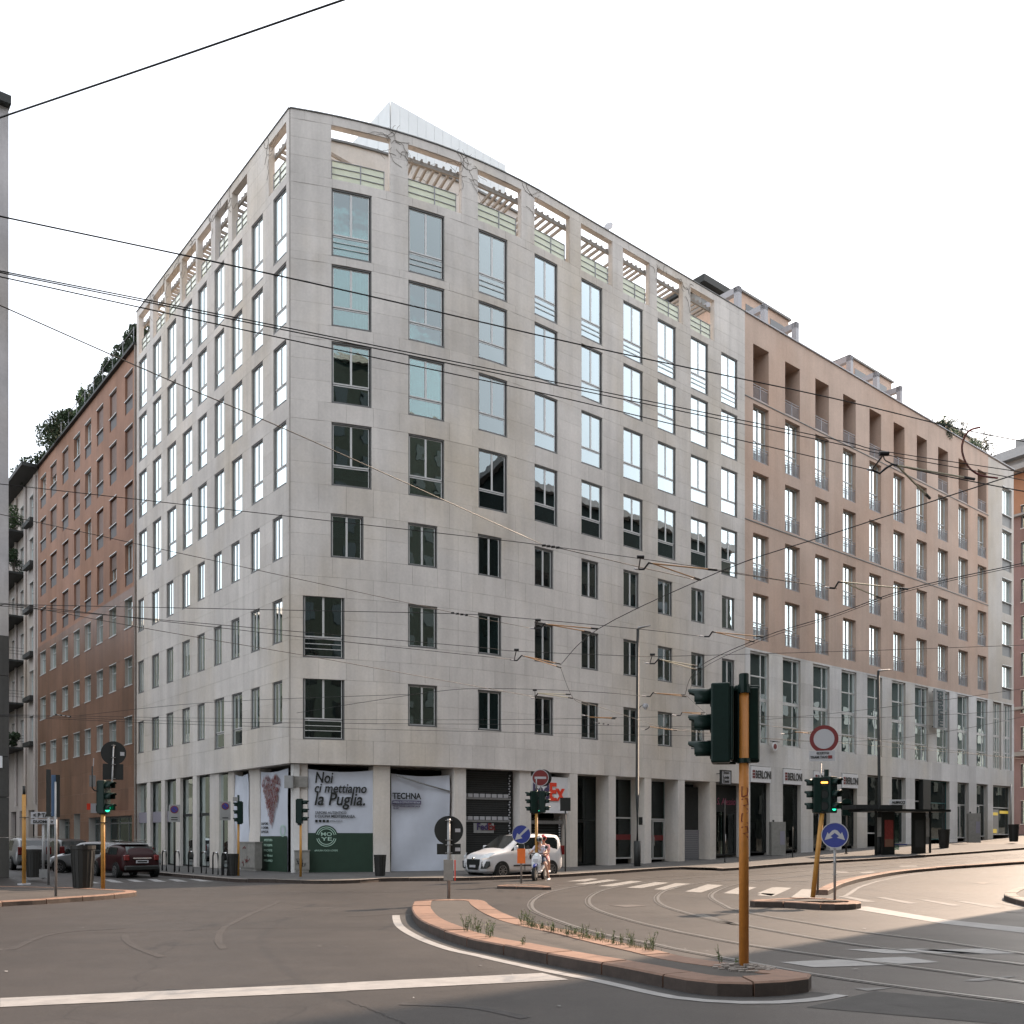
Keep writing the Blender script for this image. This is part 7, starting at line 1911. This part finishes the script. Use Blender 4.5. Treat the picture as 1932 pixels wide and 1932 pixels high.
b = MB(); b.tube([(.68, .08, .27), (.45, .07, .85)], .022, 6); b.tube([(.68, -.08, .27), (.45, -.07, .85)], .022, 6); sub('fork', b, M['galv'], sc)

def skin_obj(name, joints, edges, mat, parent=None, root=0, sub_=1):
    me = bpy.data.meshes.new(name); me.from_pydata([j[:3] for j in joints], edges, []); me.materials.append(M[mat])
    o = bpy.data.objects.new(name, me); COL.objects.link(o); o.parent = parent
    m = o.modifiers.new('skin', 'SKIN'); m.use_smooth_shade = True
    for i, j in enumerate(joints):
        v = me.skin_vertices[0].data[i]; v.radius = (j[3], j[4] if len(j) > 4 else j[3]); v.use_root = (i == root)
    if sub_: s = o.modifiers.new('sub', 'SUBSURF'); s.levels = s.render_levels = sub_
    return o
def rider(label, px, pz, lean, helmet, kneeR, footR, kneeL, footL, handR, handL, shirt, lower, dy=0.0):
    J = [(px, dy, pz, .13, .12), (px + lean * .4, dy, pz + .22, .12, .10), (px + lean, dy, pz + .44, .15, .10), (px + lean + .03, dy, pz + .56, .055), (px + lean + .06, dy, pz + .64, .06), (px + lean + .07, dy, pz + .74, .09, .085), (px + lean + .07, dy, pz + .82, .07)]
    E = [(0, 1), (1, 2), (2, 3), (3, 4), (4, 5), (5, 6)]
    def add(par, pts):
        for p in pts: J.append(p); E.append((par, len(J) - 1)); par = len(J) - 1
        return par
    hands = []
    for sg, hp in ((1, handL), (-1, handR)):
        s = Vector((px + lean, dy + sg * .19, pz + .46)); h = Vector(hp); e = (s + h) / 2 + Vector((-.03, sg * .07, -.10))
        k = add(2, [(s.x, s.y, s.z, .055), (e.x, e.y, e.z, .040), (h.x, h.y, h.z, .026), (h.x + .06, h.y, h.z - .01, .034, .02)]); hands.append((sg, h + Vector((.06, 0, -.01))))
    for sg, kn, ft in ((1, kneeL, footL), (-1, kneeR, footR)):
        hp = Vector((px + .02, dy + sg * .11, pz - .02)); kn = Vector(kn); ft = Vector(ft); cf = kn.lerp(ft, .35)
        add(0, [(hp.x, hp.y, hp.z, .085), (kn.x, kn.y, kn.z, .058), (cf.x - .01, cf.y, cf.z, .055), (ft.x, ft.y, ft.z, .036), (ft.x + .14, ft.y, ft.z - .035, .032, .022)])
    o = skin_obj('person', J, E, 'skin'); o.location = sp_; o.rotation_euler = (0, 0, SH); tag(o, label, 'person')
    # fingers close round the grip or the other rider
    for sg, h in hands:
        b = MB()
        for k in range(4):
            y = h.y + sg * (-.03 + .02 * k); l = (.075, .085, .08, .062)[k]
            b.tube([(h.x, y, h.z + .005), (h.x + l * .6, y, h.z - .002), (h.x + l * .75, y, h.z - .03), (h.x + l * .45, y, h.z - .055)], .0088, 6, r2=.007)
        b.tube([(h.x - .03, h.y - sg * .03, h.z), (h.x + .01, h.y - sg * .055, h.z - .02), (h.x + .035, h.y - sg * .045, h.z - .045)], .010, 6, r2=.008); sub('fingers', b, M['skin'], o, True)
    c = (px + lean + .07, dy, pz + .75)
    b = MB(); n, k = 16, 9; P = []
    for i in range(k + 1):
        th = math.pi * (-.28 + .78 * i / k)
        for j in range(n): a = 2 * math.pi * j / n; P.append((c[0] - .01 + .145 * math.cos(th) * math.cos(a), c[1] + .125 * math.cos(th) * math.sin(a), c[2] + .03 + .14 * math.sin(th)))
    b.add(P, [(i * n + j, i * n + (j + 1) % n, (i + 1) * n + (j + 1) % n, (i + 1) * n + j) for i in range(k) for j in range(n)]); sub('helmet', b, M[helmet], o, True)
    b = MB(); P = []
    for i in range(4):
        for j in range(7): a = R(-62 + 124 * j / 6); P.append((c[0] - .005 + .15 * math.cos(a), c[1] + .13 * math.sin(a), c[2] - .045 + i * .035))
    b.add(P, [(i * 7 + j, i * 7 + j + 1, i * 7 + j + 8, i * 7 + j + 7) for i in range(3) for j in range(6)]); sub('visor', b, M['car_glass'], o, True)
    b = MB()
    for sg in (1, -1): b.disc((c[0] + .085, c[1] + sg * .03, c[2] + .01), (1, 0, 0), .012, .01, 8)
    sub('eyes', b, M['ink'], o); b = MB(); b.tube([(c[0] + .085, c[1], c[2] + .01), (c[0] + .11, c[1], c[2] - .03)], .012, 5); b.tube([(c[0] + .08, c[1] - .022, c[2] - .06), (c[0] + .08, c[1] + .022, c[2] - .06)], .006, 4); sub('nose_and_mouth', b, M['skin'], o)
    J2 = [(px, dy, pz - .02, .155, .14), (px + lean * .4, dy, pz + .22, .15, .125), (px + lean, dy, pz + .42, .175, .125), (px + lean + .02, dy, pz + .52, .075)]; E2 = [(0, 1), (1, 2), (2, 3)]
    for sg, hp in ((1, handL), (-1, handR)):
        s = Vector((px + lean, dy + sg * .19, pz + .46)); h = Vector(hp); e = (s + h) / 2 + Vector((-.03, sg * .07, -.10)); q = s.lerp(e, .75)
        J2 += [(s.x, s.y, s.z, .075), (q.x, q.y, q.z, .062)]; E2 += [(2, len(J2) - 2), (len(J2) - 2, len(J2) - 1)]
    skin_obj('shirt', J2, E2, shirt, o)
    J3 = [(px, dy, pz - .03, .155, .145)]; E3 = []
    for sg, kn in ((1, kneeL), (-1, kneeR)):
        hp = Vector((px + .02, dy + sg * .11, pz - .02)); kn = Vector(kn); q = hp.lerp(kn, .85)
        J3 += [(hp.x, hp.y, hp.z, .11), (q.x, q.y, q.z, .082)]; E3 += [(0, len(J3) - 2), (len(J3) - 2, len(J3) - 1)]
    skin_obj('shorts', J3, E3, lower, o)
    for ft in (footR, footL):
        f = Vector(ft); b = MB(); b.hexa([(f.x - .07, f.y - .045, f.z - .05), (f.x + .2, f.y - .05, f.z - .05), (f.x + .2, f.y + .05, f.z - .05), (f.x - .07, f.y + .045, f.z - .05), (f.x - .05, f.y - .035, f.z + .05), (f.x + .15, f.y - .035, f.z + .0), (f.x + .15, f.y + .035, f.z + .0), (f.x - .05, f.y + .035, f.z + .05)])
        s_ = sub('shoe', b, M['white'], o); m = s_.modifiers.new('b', 'BEVEL'); m.width = .02
    return o
M['helmet_grey'] = pm('helmet_grey', (.42, .40, .38), .25, .2, coat=.6); M['helmet_red'] = pm('helmet_red', (.45, .02, .02), .25, coat=.8); M['pink_top'] = pm('pink_top', (.55, .30, .30), .8)
rider('scooter driver in a white T-shirt, denim shorts and pale grey helmet', -.18, .86, .13, 'helmet_grey', (.26, -.20, .74), (.20, -.22, .40), (.22, .30, .66), (.10, .42, .06), (.33, -.30, 1.09), (.33, .30, 1.09), 'tshirt', 'denim')
rider('passenger in a red helmet sitting close behind the scooter driver', -.56, .90, .10, 'helmet_red', (-.12, -.32, .74), (-.2, -.30, .36), (-.12, .34, .74), (-.16, .36, .36), (-.2, -.20, 1.0), (-.2, .20, 1.0), 'pink_top', 'pink_top', .05)
# ================================================================ overhead wires
WG = 'dark overhead wires across the junction'
def wire(label, pts, z=7.0, r=.009, mat='wire', name='overhead_wire', n=5, cat='wire', zs=None):
    P = [hpt(x, y, z if zs is None else zs[i]) for i, (x, y) in enumerate(pts)]
    P = smooth_curve(P, 5) if len(P) > 2 else P
    t = thing(name, label, cat, tuple(P[0]), 0, WG if name == 'overhead_wire' else 'pull-off arms on the overhead wires')
    b = MB(); b.tube([p - P[0] for p in P], r, n); sub('strand', b, M[mat], t, True)
    return t, P
W = [
 ('topmost wire cutting across the upper left corner of the sky', [(-60, 243), (0, 222), (300, 120), (650, -1), (800, -52)], 7.2, .0068),
 ('highest long wire running from the left border over the third floor to the ochre roof', [(-60, 396), (0, 408), (589, 534), (1112, 654), (1570, 751), (1819, 811), (2000, 845)], 7.0, .0068),
 ('upper strand of the close pair of wires below the highest long wire', [(-60, 500), (0, 511), (589, 628), (1112, 734), (1570, 828), (1666, 851), (1910, 888), (2000, 903)], 6.9, .0058),
 ('lower strand of the close pair of wires below the highest long wire', [(-60, 503), (0, 514), (589, 633), (1112, 740), (1570, 835), (1666, 857), (1860, 892), (2000, 920)], 6.85, .0058),
 ('thin wire just under the close pair, ending at the large bracket', [(-60, 509), (0, 522), (523, 636), (1011, 739), (1343, 818), (1645, 887)], 6.7, .0058),
 ('steep thin wire dropping from the left border to the coupling at the fifth floor', [(-60, 548), (0, 576), (326, 720), (589, 832), (1029, 1030)], 7.0, .0065),
 ('wire from the left border joining the coupling at the fifth floor', [(-60, 905), (0, 913), (589, 979), (901, 1014), (1050, 1032), (1347, 1074), (1560, 1108)], 6.6, .0058),
 ('short wire from the coupling down to the upper middle bracket', [(1051, 1033), (1190, 1066), (1318, 1155 - 60)], 6.55, .007),
 ('wire sloping from the left border to the coupling at the fourth floor', [(-60, 957), (0, 970), (589, 1098), (865, 1158), (1005, 1186)], 6.6, .0058),
 ('nearly level wire passing the coupling at the fourth floor', [(-60, 1138), (0, 1140), (589, 1152), (859, 1158), (981, 1166), (1207, 1187), (1326, 1201)], 6.4, .007),
 ('wire starting at the left border and crossing the second floor windows', [(-60, 1138), (0, 1143), (589, 1194), (901, 1221), (981, 1229), (1225, 1239)], 6.3, .0068),
 ('thin wire just below it leading to the left middle bracket', [(0, 1141), (52, 1143), (589, 1204), (965, 1244)], 6.3, .007),
 ('thin wire diverging downward to the corner of the lowest floor', [(0, 1142), (52, 1145), (300, 1190), (589, 1239), (760, 1270), (920, 1299), (1010, 1315)], 6.2, .0072),
 ('thin level wire above the lowest windows', [(560, 1345), (798, 1308), (920, 1299), (1112, 1305), (1219, 1314)], 6.0, .0072),
 ('lowest bundle top wire over the side street', [(-60, 1347), (0, 1348), (393, 1355), (900, 1358), (1277, 1352)], 5.9, .0058),
 ('second wire of the lowest bundle', [(-60, 1348), (0, 1349), (393, 1362), (981, 1367), (1347, 1372)], 5.85, .0072),
 ('third wire of the lowest bundle', [(-60, 1349), (0, 1351), (393, 1368), (981, 1382), (1347, 1389)], 5.8, .0072),
 ('thin wire climbing to the left from the bundle to the lowest floor', [(150, 1350), (400, 1325), (800, 1309)], 5.9, .0065),
 ('long diagonal wire rising to the right border through the upper arms', [(1058, 1254), (1128, 1187), (1359, 1078), (1570, 1007), (1932, 890), (2000, 868)], 6.5, .0085),
 ('second diagonal wire rising to the right through the lower arms', [(1292, 1312), (1317, 1260), (1439, 1202), (1570, 1161), (1709, 1112), (1932, 1062), (2000, 1045)], 6.2, .0085),
 ('twin of the second diagonal wire', [(1300, 1312), (1322, 1264), (1442, 1206), (1570, 1165), (1709, 1116), (1932, 1066), (2000, 1050)], 6.2, .0058),
 ('short wire hanging from the left middle bracket', [(1057, 1258), (1082, 1318), (1112, 1332)], 6.3, .007),
 ('wire from the lower joint to the back of the near signal', [(1295, 1312), (1335, 1348), (1385, 1380)], 6.1, .007),
 ('wire leaving the joint down across the second lowest windows', [(1083, 1318), (1180, 1350), (1270, 1376), (1420, 1392)], 6.0, .0072),
 ('nearly level wire crossing the bottom of the ochre floors', [(1225, 1239), (1343, 1236), (1650, 1227), (1932, 1217), (2000, 1215)], 6.3, .007),
 ('wire climbing to the right over the white stone storey', [(1430, 1359), (1580, 1345), (1800, 1318), (1932, 1299), (2000, 1290)], 5.9, .007),
 ('lower wire climbing to the right over the white stone storey', [(1250, 1372), (1500, 1398), (1660, 1396), (1800, 1378), (1932, 1352), (2000, 1338)], 5.8, .0072),
 ('wire falling slightly to the right above the shop signs', [(1420, 1365), (1660, 1398), (1860, 1424), (2000, 1440)], 5.75, .0072),
 ('level wire just above the first red wall sign', [(1347, 1388), (1600, 1403), (1932, 1432), (2000, 1438)], 5.7, .0072),
 ('thin wire over the top row of the tall studio windows', [(1343, 1350), (1640, 1354), (1932, 1340), (2000, 1337)], 5.9, .0072),
 ('feeder wire from the big bracket to the right border', [(1666, 860), (1700, 880), (1910, 923), (2000, 938)], 6.9, .0085),
 ('short wire from the upper middle arms to the ochre facade bracket', [(1347, 1076), (1560, 1108), (1572, 1110)], 6.5, .007),
]
for lb, pts, z, r in W: wire(lb, pts, z, r)
t, P = wire('red brown cable loop hanging below the highest wire near the right border', [(1850, 806), (1826, 815), (1815, 845), (1825, 878), (1848, 896), (1882, 902)], 6.95, .014, 'chilli')
def arm(label, hang, zig, ends, z=6.4, col='rod'):
    """pull-off arm: black kinked bracket, pale insulators and two rods"""
    P0 = hpt(*zig[0], z); t = thing('wire_bracket', label, 'wire bracket', tuple(P0), 0, 'pull-off arms on the overhead wires')
    b = MB(); b.tube([hpt(x, y, z) - P0 for x, y in zig], .017, 6); sub('bracket', b, M['wire'], t, True)
    if hang: b = MB(); b.tube([hpt(*hang, z) - P0, hpt(*zig[0], z) - P0], .012, 5); b.disc(hpt(*hang, z) - P0, (1, 0, 0), .03, .12, 8); sub('hanger', b, M['wire'], t)
    for e in ends:
        A, B_ = hpt(*zig[-1], z) - P0, hpt(*e, z) - P0; b = MB(); b.tube([A, B_], .013, 6); sub('rod', b, M[col], t)
        b = MB(); b.tube([A.lerp(B_, .9), B_ + (B_ - A).normalized() * .06], .021, 6); sub('insulator', b, M['wire'], t)
    d_ = hpt(zig[0][0] - 8, zig[0][1] - 1, z) - P0; b = MB(); b.tube([d_, (0, 0, 0)], .017, 6); sub('ceramic_link', b, M['sign_grey'], t)
arm('upper middle wire arm with two orange rods, over the fifth floor', (1208.5, 1051), [(1205, 1074), (1215, 1074), (1224, 1062), (1231, 1063)], [(1347, 1075), (1318, 1093)])
arm('wire arm in front of the fourth floor window nearest the corner side', (1015, 1170), [(1008, 1186), (1020, 1186), (1027, 1177), (1033, 1178)], [(1124, 1186), (1110, 1192)])
arm('wire arm in front of the last windows of the grey building', None, [(1328, 1201), (1338, 1201), (1344, 1192), (1350, 1193)], [(1436, 1201), (1420, 1210)])
arm('left middle wire arm under the second coupling', (974.5, 1226), [(970, 1246), (976, 1246), (984, 1237), (990, 1238)], [(1054, 1252), (1056, 1259)], 6.3)
arm('pale wire arm left of the near signal', (1231, 1235), [(1226, 1252), (1235, 1252), (1242, 1244), (1248, 1245)], [(1312, 1256), (1313, 1263)], 6.2, 'rod_pale')
arm('small wire arm below the street lamp head', None, [(1219, 1314), (1227, 1314), (1232, 1307), (1238, 1308)], [(1290, 1311), (1292, 1314)], 6.1)
arm('tiny wire arm with pale rods over the second lowest floor', (1009, 1302), [(1010, 1318), (1012, 1312), (1015, 1308)], [(1073, 1310), (1078, 1317)], 6.1, 'rod_pale')
arm('lowest wire arm near the street lamp', None, [(1217, 1377), (1222, 1375), (1226, 1371)], [(1275, 1378), (1262, 1377)], 5.8)
arm('small wire arm against the lowest grey windows', None, [(1276, 1350), (1284, 1350), (1287, 1344)], [(1326, 1345), (1326, 1348)], 5.9)
arm('short orange wire rod over a lowest floor window', None, [(1104, 1350), (1108, 1351), (1112, 1353)], [(1160, 1354), (1158, 1356)], 5.9)
arm('large wire bracket high at the right with long dark rods', (1668, 856), [(1645, 887), (1660, 893), (1672, 883), (1684, 876), (1692, 878)], [(1832, 903), (1752, 938)], 6.7, 'rod_pale')
arm('right wire arm over the ochre windows', None, [(1564, 1109), (1575, 1110), (1582, 1098), (1590, 1098)], [(1708, 1111), (1660, 1128)], 6.3, 'rod_pale')
arm('small wire bracket over the white stone storey', None, [(1480, 1385), (1492, 1384), (1500, 1381)], [(1527, 1382), (1527, 1384)], 5.8)
for lb, x, y, z in (('chain coupling where two wires meet at the fifth floor', 1038, 1031, 6.8), ('chain coupling where two wires meet at the fourth floor', 866, 1158.5, 6.5), ('dark coupling on the low wires at mid facade', 1133, 1365, 5.9), ('dark coupling on the low wires above the side street', 118, 1350, 5.9)):
    A = hpt(x - 12, y - 2, z); B_ = hpt(x + 14, y + 2, z); t = thing('wire_coupling', lb, 'wire coupling', tuple(A), 0, 'couplings on the overhead wires')
    b = MB()
    for k in range(4): c = (B_ - A) * (k / 3.0); b.tube([c + Vector((-.035, 0, 0)), c + Vector((.035, 0, 0))], .022, 6)
    sub('links', b, M['ink' if k and x < 200 else 'wire'], t); b = MB(); b.tube([(0, 0, 0), B_ - A], .010, 5); sub('link_rod', b, M['sign_grey'], t)
